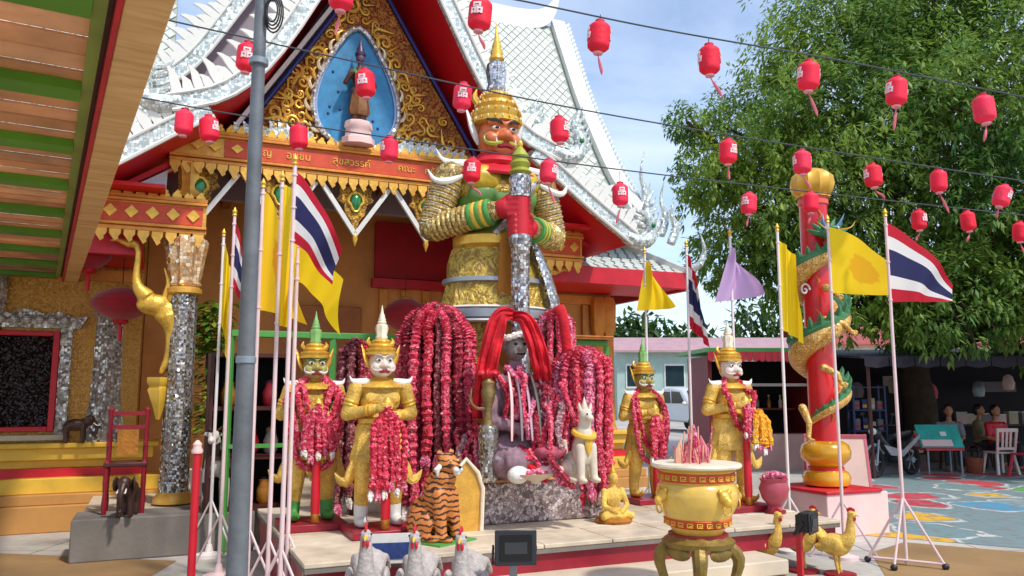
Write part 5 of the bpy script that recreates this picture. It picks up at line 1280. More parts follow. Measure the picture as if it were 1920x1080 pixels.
for z in (.04, .55, 1.05, 1.6): obj('shelf', MB().box(-.459, .279, -.2, .279, z - .02, z + .02), DWOOD, CB)
for k, (x, z) in enumerate(((-.3, .57), (-.05, .57), (.15, .57), (-.3, 1.07), (-.1, 1.07), (.12, 1.07), (-.2, .06), (.1, .06))):
    j = thing('altar_jar', ORD[k] + ' jar counted from the middle shelf of the dark altar cabinet', 'jar', CB.location + TD * x + Vector((0, 0, z)), 0, 'jars in the altar cabinet')
    obj('body', MB().lathe([(.05, 0), (.075, .04), (.08, .14), (.05, .22), (.06, .25)], 12), [BLACK, DRED, GREY, GOLDD][k % 4], j); obj('stopper', MB().lathe([(.05, .25), (.052, .27), (.01, .29)], 10), [GOLDD, BLACK][k % 2], j)

# ================================================================ FLAGS
THAI = cloth('thai_flag_cloth', [(1 / 6, '#c8102e'), (2 / 6, '#f0ece8'), (4 / 6, '#2a2a5c'), (5 / 6, '#f0ece8'), (1, '#c8102e')])
YFLAG = cloth('yellow_flag_cloth', [(1, '#ffdc10')])
YFLAGE = cloth('yellow_flag_emblem_cloth', [(1, '#ffd810')], ('#f2ae0c', .5, .5, .24))
OFLAG = cloth('yellow_flag_orange_emblem_cloth', [(1, '#ffce10')], ('#ee8a10', .5, .5, .22))
LFLAG = cloth('lilac_flag_cloth', [(1, '#d8b4e2')])
def flag(label, px_h, D, top_py, cloth_m, hoist, ends, folds, pole_m, stand=None, lean=0.0, drop=.06, group='flags on white poles', seed=0, n=(34, 26), amp=.05, hb=0.0):
    """ends = ((dx, dz) of the fly end of the top edge, (dx, dz) of the bottom edge) in metres from the hoist"""
    b = Vector((gx(px_h, D), D, 0)); topz = at(px_h, top_py, D).z
    f = thing('flag_pole', label, 'flag', b, 0, group)
    f.rotation_euler = (0, lean, 0)
    obj('pole', MB().cyl((0, 0, .02), (0, 0, topz - .07), .017, .014, 10), pole_m, f)
    obj('finial', MB().lathe([(.014, topz - .08), (.024, topz - .07), (.016, topz - .055), (.024, topz - .035), (.002, topz + .01)], 10), GOLD2, f)
    rnd = random.Random(seed); z0 = topz - .1 - drop
    (ax, az), (bx, bz) = ends
    mb = MB(); nu, nv = n; uvs = []; ph = rnd.uniform(0, 6)
    for j in range(nv + 1):
        v = j / nv
        for i in range(nu + 1):
            u = i / nu
            ex = ax + (bx - ax) * v; ez = az + (bz - az) * v
            x = ex * (u ** .9) + hb * v; z = z0 - hoist * v + ez * (u ** 1.25) - .05 * hoist * sin(pi * v) * u
            k = folds * (1 + .25 * v)
            w = amp * (u ** .7) * (1 + .4 * v)
            y = w * sin(u * k + v * 1.8 + ph) + .4 * w * sin(u * k * 2.3 + v * 3.1 + ph * 2) - .06 * u
            x += .35 * w * cos(u * k * 1.4 + v * 2.5 + ph)
            mb.v.append((x + .012, y, z)); uvs.append((u, 1 - v))
    for j in range(nv):
        for i in range(nu):
            a = j * (nu + 1) + i; mb.f.append((a, a + 1, a + nu + 2, a + nu + 1))
    mb.uv = uvs
    fo = obj('flag', mb, cloth_m, f)
    tie = MB()
    for zz in (z0 - .02, z0 - hoist * .5, z0 - hoist + .02): obj('tie', MB().lathe([(.02, zz - .008), (.022, zz), (.02, zz + .008)], 8), pole_m, f)
    if stand == 'tripod':
        for k in range(3):
            a = [2.6, 5.6, 4.0][k]; e = Vector((cos(a) * .34, sin(a) * .3, .03))
            obj('stand_leg', MB().cyl((0, 0, .62), e, .012, .012, 8), pole_m, f); obj('foot', MB().ell(e, (.035, .03, .03), n=8, m=6), BLACK, f)
        obj('stand_bar', MB().cyl((cos(2.6) * .34, sin(2.6) * .3, .05), (cos(5.6) * .34, sin(5.6) * .3, .05), .012, .012, 8), pole_m, f)
    else:
        obj('base', MB().lathe([(.13, 0), (.13, .03), (.04, .05), (.025, .12)], 14), pole_m, f)
        obj('brace', MB().cyl((0, 0, .55), (.28, -.1, .02), .01, .01, 6), pole_m, f); obj('brace', MB().cyl((0, 0, .55), (-.28, .1, .02), .01, .01, 6), pole_m, f)
    return f
# right-hand row
flag('tricolour flag on the pole with a tripod stand, nearest the painted court', 1668, 7.7, 392, THAI, .78, ((.60, -.62), (.54, .0)), 5.5, PPINK, 'tripod', 0, .04, seed=3, amp=.04)
flag('yellow flag with emblem streaming beside the dragon column', 1558, 8.0, 404, YFLAGE, .68, ((.62, -.40), (.60, -.04)), 5, PPINK, None, 0, .02, seed=5, amp=.04)
flag('limp yellow flag left of the dragon column', 1462, 8.3, 420, YFLAG, .95, ((.14, -.18), (.2, -.16)), 9, PWHITE, None, 0, .08, seed=7, amp=.035)
flag('lilac flag above the white faced guardian behind the urn', 1372, 8.6, 430, LFLAG, .62, ((.02, -.16), (.56, .08)), 6, PWHITE, None, 0, .08, seed=9, amp=.07, hb=-.2)
flag('limp tricolour flag between the lilac and the farthest yellow flag', 1289, 8.9, 450, THAI, .86, ((.06, -.3), (.22, -.25)), 9, PWHITE, None, 0, .05, seed=11, amp=.05)
flag('farthest yellow flag, drooping near the temple eave', 1210, 9.4, 464, YFLAG, .62, ((.04, -.12), (.44, .03)), 6, PWHITE, None, 0, .04, seed=13, amp=.06, hb=-.12)
# left-hand row
flag('tricolour flag with a yellow fringe behind, nearest of the flags by the lamp post', 545, 5.6, 290, THAI, .52, ((.36, -.58), (.26, -.30)), 5, PPINK, None, 0, .03, seed=21, amp=.05)
flag('narrow bright yellow flag hanging straight beside the tricolour', 522, 5.95, 322, YFLAG, 1.08, ((.12, -.08), (.10, -.02)), 8, PPINK, None, 0, .0, seed=22, amp=.03)
flag('broad orange yellow flag with emblem right behind the lamp post', 486, 6.4, 336, OFLAG, .98, ((.22, -.45), (.40, -.12)), 5, PPINK, None, 0, .0, seed=23, amp=.045)
flag('furled tricolour flag left of the lamp post', 434, 7.2, 390, THAI, .62, ((.13, -.5), (.16, -.32)), 7, PPINK, None, 0, .03, seed=24, amp=.03)
flag('furled yellow flag standing farthest left', 415, 8.1, 430, YFLAG, .85, ((.09, -.3), (.12, -.38)), 7, PWHITE, None, 0, .04, seed=25, amp=.035)
flag('yellow pennant pole hidden partly behind the nearest tricolour', 556, 6.2, 420, YFLAG, .3, ((.36, -.3), (.34, -.42)), 6, PPINK, None, 0, .06, seed=26, amp=.05)

# ================================================================ LAMP POST
pb = Vector((gx(467, 4.3), 4.3, 0))
LPp = thing('lamp_post', 'tall grey tapered steel lamp post in the foreground', 'lamp post', pb)
obj('shaft', MB().lathe([(.06, .02), (.05, 1.2), (.04, 2.6), (.031, 4.2), (.026, 6.2)], 20), mat('grey_post_paint', '#686c70', .55, .1, .35, 5, .15, 30), LPp)
obj('base_plate', MB().box(-.16, .16, -.16, .16, 0, .02), STEEL, LPp)
for x, y in ((-.12, -.12), (.12, -.12), (.12, .12), (-.12, .12)): obj('anchor_bolt', MB().cyl((x, y, .02), (x, y, .06), .014, .014, 6), STEEL, LPp)
for z in (1.75, 3.42): obj('band_clamp', MB().lathe([(.046, z), (.053, z + .004), (.053, z + .035), (.046, z + .04)], 16), STEEL, LPp)
arm_p = curve_pts([(0, 0, 6.1), (.1, -.1, 6.5), (.5, -.4, 6.7), (1.0, -.8, 6.7)], 10); obj('arm', MB().tube(arm_p, .03, 8), STEEL, LPp)
obj('lamp_head', smooth_union(MB().ell((1.2, -.95, 6.68), (.3, .13, .06), Matrix.Rotation(-.65, 3, 'Z')), .02, 2), STEEL, LPp)
wc = thing('wire_coil', 'loose coil of black wire tied to the lamp post', 'wire', pb + Vector((.06, -.03, 3.72)))
for k in range(4):
    r0 = .05 + .012 * k; obj('loop', MB().tube([(r0 * .6 * cos(a) + .02, -.02 + .012 * k, r0 * 1.3 * sin(a)) for a in [i * 2 * pi / 20 for i in range(21)]], .005, 6), BLACK, wc)
obj('lead', MB().tube(curve_pts([(.02, -.03, .05), (.0, -.04, .35), (.01, -.03, .7)], 8), .006, 6), BLACK, wc)

# ================================================================ LANTERNS
LRED = mat('lantern_red', '#f0123a', .6, 0, .1, 8)
b_ = LRED.node_tree.nodes['Principled BSDF']
LCAP = mat('lantern_cap', '#b81030', .6, 0, .1, 8)
LW, LH = .082, .235
prof = []
for i in range(25):
    t = i / 24; z = -LH / 2 + LH * t; e = max(0, (abs(t - .5) - .26) / .24); r = LW * sqrt(max(0, 1 - e * e)) * .45 + LW * .55 * (1 - e ** 3); prof.append((max(r, .034) * (1 - .028 * (i % 2)), z))
LSH = MB().lathe(prof, 20).mesh('shade'); LSH.materials.append(LRED)
LSHS = [LSH]
for i_, c_ in enumerate(('#e80c30', '#f4284c')):
    q_ = LSH.copy(); q_.materials.clear(); q_.materials.append(mat('lantern_red_%d' % i_, c_, .65, 0, .22, 10, .25, 30)); LSHS.append(q_)
LCP = MB().lathe([(.03, LH / 2 - .006), (.036, LH / 2), (.034, LH / 2 + .012), (.01, LH / 2 + .014)], 14).mesh('top_cap'); LCP.materials.append(LCAP)
LCB = MB().lathe([(.01, -LH / 2 - .014), (.034, -LH / 2 - .012), (.036, -LH / 2), (.03, -LH / 2 + .006)], 14).mesh('bottom_cap'); LCB.materials.append(mat('lantern_foot', '#e8a0a8', .6, 0, .1, 8))
tmz = text_mesh('品', .088, .004, 'character', .0035); 
for v in tmz.vertices:
    a = v.co.x / LW; rr = LW * 1.0 + .003 + v.co.z; zz = v.co.y; v.co = (rr * sin(a), -rr * cos(a), zz + .012)
tmz.materials.append(mat('lantern_white_print', '#f0d0d0', .6, 0, .3, 30))
TASM = mat('tassel_pink', '#d86878', .7, 0, .2, 10)
def lantern(label, px, py, D, wire_z, print_rot=None, s=1.0, tas=True, tilt=(0, 0)):
    c = at(px, py, D)
    l = thing('paper_lantern', label, 'lantern', c, 0, 'red paper lanterns hung on wires', s)
    l.rotation_euler = (tilt[0], tilt[1], 0)
    inst('shade', LSHS[int(R(0, 2.99))], l, rot=(0, 0, R(0, 6)), sc=(R(.95, 1.05), R(.95, 1.05), 1)); inst('top_cap', LCP, l); inst('bottom_cap', LCB, l)
    if print_rot is not None:
        inst('character', tmz, l, rot=(0, 0, print_rot)); inst('character', tmz, l, rot=(0, 0, print_rot + pi))
    obj('hanger', MB().cyl((0, 0, LH / 2 + .01), (0, 0, max(LH / 2 + .03, (wire_z - c.z) / s)), .003, .003, 6), BLACK, l)
    if tas:
        sw = R(-.06, .08); tl = R(.7, 1.25)
        obj('tassel', MB().tube(curve_pts([(0, 0, -LH / 2 - .01), (sw * .3, 0, -LH / 2 - .05), (sw, R(-.02, .02), -LH / 2 - .12 * tl), (sw * 1.3, 0, -LH / 2 - .17 * tl)], 8), [.004, .004, .005, .01, .012, .012, .01, .004], 6), TASM, l)
    return l
def wire(label, pts):
    w = thing('lantern_wire', label, 'wire', (0, 0, 0), 0, 'overhead lantern wires')
    pp = curve_pts(pts, 60); obj('cable', MB().tube(pp, .0065, 6), mat('wire_grey', '#3a4248', .6, 0, .1, 5), w); return pp
def wz(pp, x):
    for a, b in zip(pp, pp[1:]):
        if a.x <= x <= b.x: t = (x - a.x) / (b.x - a.x + 1e-9); return a.z + (b.z - a.z) * t
    return pp[-1].z
W1 = wire('highest overhead wire with the nearest row of lanterns', [at(300, -130, 4.6), at(640, -60, 5.0), at(960, -2, 5.4), at(1240, 55, 5.7), at(1600, 118, 6.0), at(1925, 183, 6.2), at(2300, 255, 6.5)])
W2 = wire('middle overhead wire crossing in front of the gable niche', [at(150, 0, 5.6), at(325, 40, 5.8), at(740, 132, 6.3), at(1000, 188, 6.7), at(1240, 232, 7.1), at(1600, 290, 7.6), at(1925, 340, 8.1), at(2300, 395, 8.6)])
W3 = wire('lowest overhead wire running toward the tree', [at(150, 165, 6.6), at(260, 182, 6.7), at(500, 224, 7.0), at(1040, 302, 7.6), at(1400, 346, 8.4), at(1925, 404, 9.2), at(2300, 440, 9.6)])
rows = [(W1, [(640, -12, 5.0, None), (900, 28, 5.3, -.25), (1123, 70, 5.55, -1.45), (1330, 113, 5.8, -1.5), (1516, 143, 5.95, -1.4), (1681, 172, 6.1, -1.25), (1845, 205, 6.2, None)]),
        (W2, [(463, 108, 6.0, .3), (685, 157, 6.3, -.15), (867, 182, 6.6, .1), (1049, 244, 6.9, .9), (1365, 285, 7.3, .5), (1504, 305, 7.45, -1.5), (1637, 330, 7.7, -1.4), (1760, 340, 7.9, None), (1879, 368, 8.05, .6)]),
        (W3, [(345, 230, 6.85, None), (392, 242, 6.9, 1.2), (560, 257, 7.1, None), (730, 280, 7.3, -.9), (885, 320, 7.45, .0), (1028, 322, 7.6, .9), (1163, 365, 7.9, .1), (1404, 382, 8.4, -.8), (1520, 380, 8.6, None), (1723, 413, 8.9, .5), (1815, 415, 9.05, None), (1912, 435, 9.2, None)])]
wh = ['in the highest row', 'in the middle row', 'in the lowest row']
spots = [['cut by the top edge above the gable niche', 'in front of the giant crown spire', 'hanging alone against open sky', 'at the tree edge', 'second against the tree', 'third against the tree', 'last before the picture edge'],
         ['left of the lamp post', 'over the niche statue', 'beside the giant face', 'over the white wing roof', 'first against the tree', 'above the dragon column cap', 'right of the dragon column cap', 'above the tricolour flag', 'tilted at the picture edge'],
         ['farthest left over the eave', 'over the beam end left of the lamp post', 'over the inscription start', 'over the inscription end', 'on the chest of the giant', 'right of the giant shoulder', 'near the naga roof end', 'left of the dragon column', 'on the dragon column shaft', 'right above the tricolour flag', 'second from the picture edge', 'cut by the picture edge']]
for ri, (Wp, ls) in enumerate(rows):
    for li, (px, py, D, pr) in enumerate(ls):
        c = at(px, py, D)
        lantern('red paper lantern %s, %s' % (wh[ri], spots[ri][li]), px, py, D, wz(Wp, c.x), pr, 1.0, ri < 1 or li > 3, (R(-.06, .06), R(-.1, .1) if not (ri == 1 and li == 8) else .35))

# ================================================================ DRAGON COLUMN
DC = Vector((gx(1532, 9.6), 9.6, 0))
PLN = thing('column_plinth_block', 'pale pink painted block with red top under the dragon column', 'plinth', DC, TA)
obj('block', MB().box(-.42, .50, -.42, .42, 0, .47), PINKW, PLN, bevel=.012)
obj('red_cap', MB().box(-.44, .40, -.44, .44, .471, .505), RED, PLN, bevel=.008)
DR = thing('dragon_column', 'red column with gold and green dragon coiled around it', 'column', DC + Vector((0, 0, .506)), 0)
ctop = at(1505, 318, 9.6).z - .506
RCOL = mat('lacquer_red', '#d8121e', .35, 0, .15, 4, coat=.3)
SH0 = .52
obj('shaft', MB().lathe([(.165, SH0), (.165, ctop - .36)], 24), RCOL, DR)
obj('lotus_base', MB().lathe([(.2, 0), (.25, .02), (.27, .1), (.24, .17), (.18, .2), (.175, .22), (.2, .25), (.27, .32), (.285, .4), (.26, .48), (.2, .52), (.17, .525)], 28, rib=.015, nr=14), mat('gold_lacquer', '#e8a820', .25, .25, .15, 4, coat=.4), DR)
obj('red_ring', MB().lathe([(.19, .185), (.205, .19), (.205, .22), (.19, .225)], 24), RCOL, DR)
obj('capital', MB().lathe([(.17, ctop - .37), (.2, ctop - .36), (.19, ctop - .33), (.22, ctop - .3), (.25, ctop - .2), (.235, ctop - .1), (.16, ctop - .03), (.08, ctop), (.0, ctop + .01)], 24, rib=.06, nr=12), mat('capital_gold', '#d8a438', .4, .2, .2, 6), DR)
obj('neck_band', MB().lathe([(.168, ctop - .46), (.18, ctop - .455), (.18, ctop - .40), (.168, ctop - .395)], 24), mat('pale_red_band', '#e05a50', .5, 0, .1, 5), DR)
# painted flame marks
for k in range(7):
    a = R(-.8, .8) - pi / 2 + .2; z = .75 + k * .4; fm = MB()
    fm.tube(curve_pts([(.168 * cos(a), .168 * sin(a), z), (.172 * cos(a + .15), .172 * sin(a + .15), z + .06), (.168 * cos(a - .1), .168 * sin(a - .1), z + .13)], 7), [.004, .012, .016, .016, .012, .008, .002], 6); obj('flame_mark', fm, mat('flame_orange', '#e86a28', .5, 0, .1, 5) if k == 0 else bpy.data.materials['flame_orange'], DR)
# body: helix, descending left to right in front
z1 = at(1530, 470, 9.5).z - .506; z0 = at(1500, 800, 9.5).z - .506
NT = 2.35; pts = []; rad = []
n = 90
for i in range(n):
    t = i / (n - 1); a = -pi / 2 + .75 - 2 * pi * NT * (-t) * 1.0
    a = -pi / 2 + .7 - 2 * pi * NT * t
    z = z1 + (z0 - z1) * t; rr = .165 + .075 * min(1, (1 - t) * 4 + .35)
    pts.append(Vector((rr * cos(a), rr * sin(a), z))); rad.append(.128 * (min(1, .55 + t * 3)) * (1 if t < .7 else 1 - (t - .7) / .3 * .8))
DG = mosaic('dragon_scales', '#d09a44', '#f0ca78', 34, .15, .4, .14, '#8a5c24', .55)
dbody = obj('dragon_body', MB().tube(pts, rad, 12), DG, DR)
GRN = mat('dragon_green', '#3f7a4a', .4, .1, .3, 12, .4, 40)
rg = MB(); rp = [p + Vector((cos(atan2(p.y, p.x)) * r * .35, sin(atan2(p.y, p.x)) * r * .35, r * .72)) for p, r in zip(pts, rad)]
obj('dorsal_stripe', MB().tube(rp, [r * .62 for r in rad], 8), GRN, dbody)
for i in range(2, n - 4, 2):
    p = rp[i]; o_ = Vector((p.x, p.y, 0)).normalized(); r = rad[i]
    sp = MB().tube([p + o_ * r * .2 + Vector((0, 0, r * .3)), p + o_ * r * .55 + Vector((0, 0, r * .9)), p + o_ * r * .6 + Vector((0, 0, r * 1.35))], [r * .4, r * .25, .002], 5); obj('back_spine', sp, GRN, dbody)
# head
hp = pts[0]; hd = Vector((.25, -.5, .15)).normalized()
H0 = hp + Vector((0, -.02, .05))
hm = MB(); hm.tube(curve_pts([pts[2], hp, H0 + Vector((-.06, -.1, .1)), H0 + Vector((-.1, -.2, .1))], 8), [.075, .08, .085, .09, .095, .09, .085, .07], 10); hm.ell(H0 + Vector((-.12, -.22, .1)), (.095, .1, .085)); hm.ell(H0 + Vector((-.15, -.33, .1)), (.065, .085, .035)); hm.ell(H0 + Vector((-.14, -.31, .03)), (.055, .08, .025)); hm.ell(H0 + Vector((-.16, -.4, .125)), (.05, .035, .03))
DH = obj('dragon_head', smooth_union(hm, .011, 2), GRN, DR)
for s in (-1, 1):
    obj('horn', MB().tube(curve_pts([H0 + Vector((-.1 + s * .06, -.17, .17)), H0 + Vector((-.05 + s * .1, -.08, .26)), H0 + Vector((.0 + s * .13, -.02, .38))], 7), [.025, .024, .022, .018, .014, .009, .002], 6), mat('horn_blue', '#4a6a90', .4, 0, .2, 8) if s < 0 else bpy.data.materials['horn_blue'], DH)
    obj('eye', MB().ell(H0 + Vector((-.135 + s * .065, -.29, .15)), .02, n=8, m=6), WHITE, DH)
    obj('whisker', MB().tube(curve_pts([H0 + Vector((-.16 + s * .05, -.4, .1)), H0 + Vector((-.14 + s * .15, -.45, .12)), H0 + Vector((-.14 + s * .22, -.42, .2))], 7), [.01, .009, .008, .007, .006, .004, .002], 6), YEL, DH)
for k in range(7):
    a = -1.2 + k * .4; obj('mane_lock', MB().tube(curve_pts([H0 + Vector((-.1, -.14, .08)), H0 + Vector((-.1 + .16 * sin(a), -.06, .08 + .16 * cos(a))), H0 + Vector((-.08 + .27 * sin(a), .0, .1 + .25 * cos(a)))], 7), [.04, .042, .04, .034, .025, .014, .002], 6), GRN, DH)
obj('tongue', MB().tube([H0 + Vector((-.14, -.3, .06)), H0 + Vector((-.155, -.4, .055)), H0 + Vector((-.16, -.44, .07))], [.025, .022, .006], 6), mat('tongue_pink', '#e0786a', .5, 0, .1, 5), DH)
# legs with claws
for (px, py), (dx_, dz_) in (((1548, 600), (.26, -.14)), ((1545, 690), (.16, -.18)), ((1505, 765), (.02, -.36)), ((1548, 540), (.1, -.1))):
    p = at(px, py, 9.35) - DC - Vector((0, 0, .506)); e = p + Vector((dx_, -.08, dz_)); lm = MB()
    lm.limb(p, p.lerp(e, .55) + Vector((.03, -.03, .03)), .05, .035); lm.limb(p.lerp(e, .55) + Vector((.03, -.03, .03)), e, .034, .026)
    for k in range(4):
        a = -1.0 + k * .65; d = Vector((cos(a) * (1 if dx_ > .05 else .6), -.2, sin(a) * .5 - .35)).normalized() * .085; lm.tube([e, e + d * .6, e + d + Vector((0, 0, -.015))], [.017, .013, .002], 6)
    obj('dragon_leg', smooth_union(lm, .009, 1), DG, DR)
obj('side_scroll', MB().tube([(-.2 + .06 * (1 - t) * cos(t * 9), -.14, 2.3 + .085 * (1 - t) * sin(t * 9)) for t in [i / 20 for i in range(20)]], .012, 6), WHITE, DR)

# ================================================================ A-FRAME BOARD, RED BOLLARD
c = at(1590, 918, 12.4)
AB = thing('sandwich_board', 'blank pinkish sandwich board standing behind the dragon column', 'sign', (c.x - .1, c.y, 0), -.1)
for s, m_ in ((-1, mat('board_cream', '#d8b4a4', .6, 0, .12, 4)), (1, RED)):
    M = Matrix.Translation((0, s * .2, .0)) @ Matrix.Rotation(s * .22, 4, 'X')
    bo = obj('panel', MB().box(-.48, .36, -.012, .012, .06, .92, M), m_, AB)
    fr = MB()
    for x in (-.5, .38): fr.box(x - .02, x + .02, -.02, .02, 0, .98, M)
    fr.box(-.48, .36, -.0205, .0205, .925, .975, M); obj('frame', fr, mat('frame_pink', '#c8606a', .5, 0, .1, 5) if s < 0 else bpy.data.materials['frame_pink'], AB)
rbp = thing('red_post', 'thin red guide post in front of the mirrored column', 'post', (gx(385, 6.3), 6.3, 0))
obj('shaft', MB().cyl((0, 0, .03), (0, 0, at(385, 850, 6.3).z), .03, .03, 12), RED, rbp)
obj('cap', MB().lathe([(.04, 0), (.045, .02), (.03, .05), (.035, .07), (.01, .1)], 12, (0, 0, at(385, 850, 6.3).z)), PINKW, rbp)
obj('foot', MB().lathe([(.14, 0), (.14, .025), (.04, .05)], 16), BLACK, rbp)

# ================================================================ SIDE STATUES ON THE LEFT
def quad_statue(name, label, loc, rz, sc_, m, kind):
    q = thing(name, label, 'statue', loc, rz, None, sc_)
    b = MB(); b.ell((0, 0, .62), (.2, .36, .22)); b.ell((0, -.28, .66), (.17, .16, .2))
    for s in (-1, 1):
        b.limb((s * .11, -.26, .55), (s * .12, -.27, .06), .085, .065); b.limb((s * .11, .24, .55), (s * .12, .27, .3), .1, .075); b.limb((s * .12, .27, .3), (s * .12, .25, .06), .07, .062)
    if kind == 'elephant':
        b.ell((0, -.46, .78), (.15, .16, .18)); b.tube(curve_pts([(0, -.55, .75), (0, -.66, .6), (0, -.68, .4), (0, -.64, .22), (0, -.72, .18)], 12), [.09, .085, .078, .07, .064, .058, .052, .048, .043, .038, .034, .025], 10)
        b.limb((0, .36, .62), (0, .4, .36), .025, .018)
    else:
        b.limb((0, -.3, .72), (0, -.5, 1.02), .13, .085); b.ell((0, -.56, 1.06), (.08, .12, .09)); b.ell((0, -.67, 1.0), (.055, .09, .055)); b.limb((0, .36, .66), (0, .42, .3), .025, .03)
    obj('body', smooth_union(b, .018, 2), m, q)
    for s in (-1, 1):
        if kind == 'elephant':
            obj('ear', smooth_union(MB().ell((s * .19, -.4, .78), (.035, .12, .17), Matrix.Rotation(s * .4, 3, 'Z')), .015, 1), m, q); obj('tusk', MB().tube(curve_pts([(s * .07, -.58, .68), (s * .09, -.7, .6), (s * .08, -.8, .62)], 7), [.025, .023, .02, .017, .013, .009, .002], 6), WHITE, q)
        else:
            obj('horn', MB().tube(curve_pts([(s * .05, -.52, 1.13), (s * .12, -.5, 1.2), (s * .12, -.52, 1.3)], 7), [.022, .02, .018, .015, .012, .008, .002], 6), DWOOD, q); obj('ear', MB().ell((s * .1, -.5, 1.08), (.06, .02, .03), n=8, m=6), m, q)
        obj('eye', MB().ell((s * (.12 if kind == 'elephant' else .07), -.56, .84 if kind == 'elephant' else 1.08), .018, n=6, m=5), BLACK, q)
    return q
BRZ = mat('dark_bronze', '#4a3028', .45, .3, .35, 10)
c = at(150, 828, 9.75); quad_statue('elephant_statue', 'small dark bronze elephant on the yellow ledge below the window', (c.x, c.y - .13, 1.0), 1.9, .34, BRZ, 'elephant')
def cow_mat():
    m, n, b = base_mat('piebald_cow'); t = n.nodes.new('ShaderNodeTexCoord'); no = n.nodes.new('ShaderNodeTexNoise'); no.inputs['Scale'].default_value = 3.2; n.links.new(t.outputs['Object'], no.inputs[0])
    r = n.nodes.new('ShaderNodeValToRGB'); r.color_ramp.interpolation = 'CONSTANT'; e = r.color_ramp.elements; e[0].color = lin('#3a2a26'); e[1].position = .46; e[1].color = lin('#d8ccc4'); n.links.new(no.outputs['Fac'], r.inputs[0]); n.links.new(r.outputs[0], b.inputs['Base Color']); b.inputs['Roughness'].default_value = .5; return m
c = tw(-1.62, -.62, .40); quad_statue('cow_statue', 'piebald brown and white cow statue beside the mirrored column', c, .15, .72, cow_mat(), 'cow')
# wooden throne with dark elephant figure
c = tw(-2.52, -.55, .40)
TH = thing('wooden_throne', 'dark red wooden throne with carved rails left of the mirrored column', 'chair', c, TA)
for x in (-.17, .17):
    for y, h_ in ((-.15, .5), (.15, 1.02)): obj('leg', MB().lathe([(.022, 0), (.028, .1), (.02, .2), (.026, h_ * .6), (.02, h_ * .9), (.03, h_), (.0, h_ + .03)], 10, (x, y, 0)), DRED, TH)
obj('seat', MB().box(-.2, .2, -.18, .18, .46, .5), DWOOD, TH, bevel=.008)
for z in (.98, .84): obj('back_rail', MB().box(-.17, .17, .135, .165, z - .02, z + .02), DRED, TH)
obj('back_plate', MB().box(-.1, .1, .14, .16, .55, .82), GOLDD, TH)
for s in (-1, 1): obj('arm_rail', MB().bar((s * .17, -.15, .68), (s * .17, .15, .7), .03, .03), DRED, TH)
quad_statue('elephant_statue', 'dark bronze elephant figure standing in front of the wooden throne', c + TN * -.33 + TD * .05, .2, .42, BRZ, 'elephant')
# big round cloth lanterns in the porch
PLM = mat('dark_red_silk', '#a00c1e', .85, 0, .15, 6, sheen=.3)
def palace(label, px, py, D, w, h):
    c = at(px, py, D); l = thing('palace_lantern', label, 'lantern', c, 0, 'round dark red lanterns in the porch')
    pr = [(w * sin(pi * t) ** .7 * (1 - .03 * (i % 2)) + .03, -h + 2 * h * t) for i, t in enumerate([k / 16 for k in range(17)])]
    obj('shade', MB().lathe(pr, 24, rib=.025, nr=12), PLM, l); obj('top_cap', MB().lathe([(.08, h - .02), (.09, h), (.06, h + .03)], 14), GOLD, l); obj('bottom_cap', MB().lathe([(.05, -h - .04), (.09, -h - .02), (.08, -h + .02)], 14), RED, l)
    obj('cord', MB().cyl((0, 0, h + .02), (0, 0, 3.3 - c.z if c.z < 3 else h + .2), .006, .006, 6), BLACK, l); obj('tassel', MB().tube([(0, 0, -h - .03), (0, 0, -h - .1), (0, 0, -h - .24)], [.01, .03, .02], 8), RED, l)
palace('round dark red lantern hanging above the silver pilaster', 228, 570, 9.35, .30, .2)
palace('dark red lantern half hidden by the canopy edge near the side beam', 168, 474, 9.0, .2, .2)
palace('round dark red lantern deep in the porch behind the tall garland bundle', 760, 590, 11.4, .3, .24)
# potted climbing plant next to the column
c = tw(-1.72, .55, .38)
PT = thing('potted_plant', 'leafy green plant in a white pot behind the mirrored column', 'plant', c)
obj('pot', MB().lathe([(.1, 0), (.13, .02), (.16, .3), (.18, .32), (.15, .33), (.13, .28)], 16), WHITE, PT)
obj('stem', MB().tube(curve_pts([(0, 0, .25), (.03, 0, .9), (-.04, .02, 1.6), (.03, 0, 2.2)], 12), [.03, .028, .026, .024, .022, .02, .018, .016, .014, .012, .01, .006], 8), DWOOD, PT)
lf = MB()
def leaf(mb, p, d, L, w, up=Vector((0, 0, 1)), fold=.15):
    d = d.normalized(); s = d.cross(up); s = s.normalized() if s.length > .05 else Vector((1, 0, 0)); nn = s.cross(d)
    a = p; m1 = p + d * L * .45 + s * w - nn * fold * w; m2 = p + d * L * .45 - s * w - nn * fold * w; e = p + d * L - Vector((0, 0, L * .12)); c = p + d * L * .45
    mb.add([a, m1, e, m2, c], [(0, 1, 4), (1, 2, 4), (0, 4, 3), (4, 2, 3)])
for i in range(900):
    z = R(.7, 2.3) if i % 3 else R(1.7, 2.3); r = R(.02, .26) * (1 if z > 1.6 else .7); a = R(0, 6.28)
    leaf(lf, Vector((r * cos(a), r * sin(a), z)), Vector((cos(a), sin(a), R(-.6, .4))), R(.09, .16), R(.028, .045))
obj('foliage', lf, leafy('plant_leaves', '#2f5a14', '#5f8a24', '#b0b43a'), PT, ang=None)

# ================================================================ CANOPY ON THE LEFT
CE = Vector((-.505, .863, 0)); CPp = Vector((-.863, -.505, 0)); CZ = 2.95
CN = thing('canopy_roof', 'timber canopy with green purlins and tan boards overhanging the left side', 'canopy', (-1.18, 2.65, 0), atan2(CE.y, CE.x))
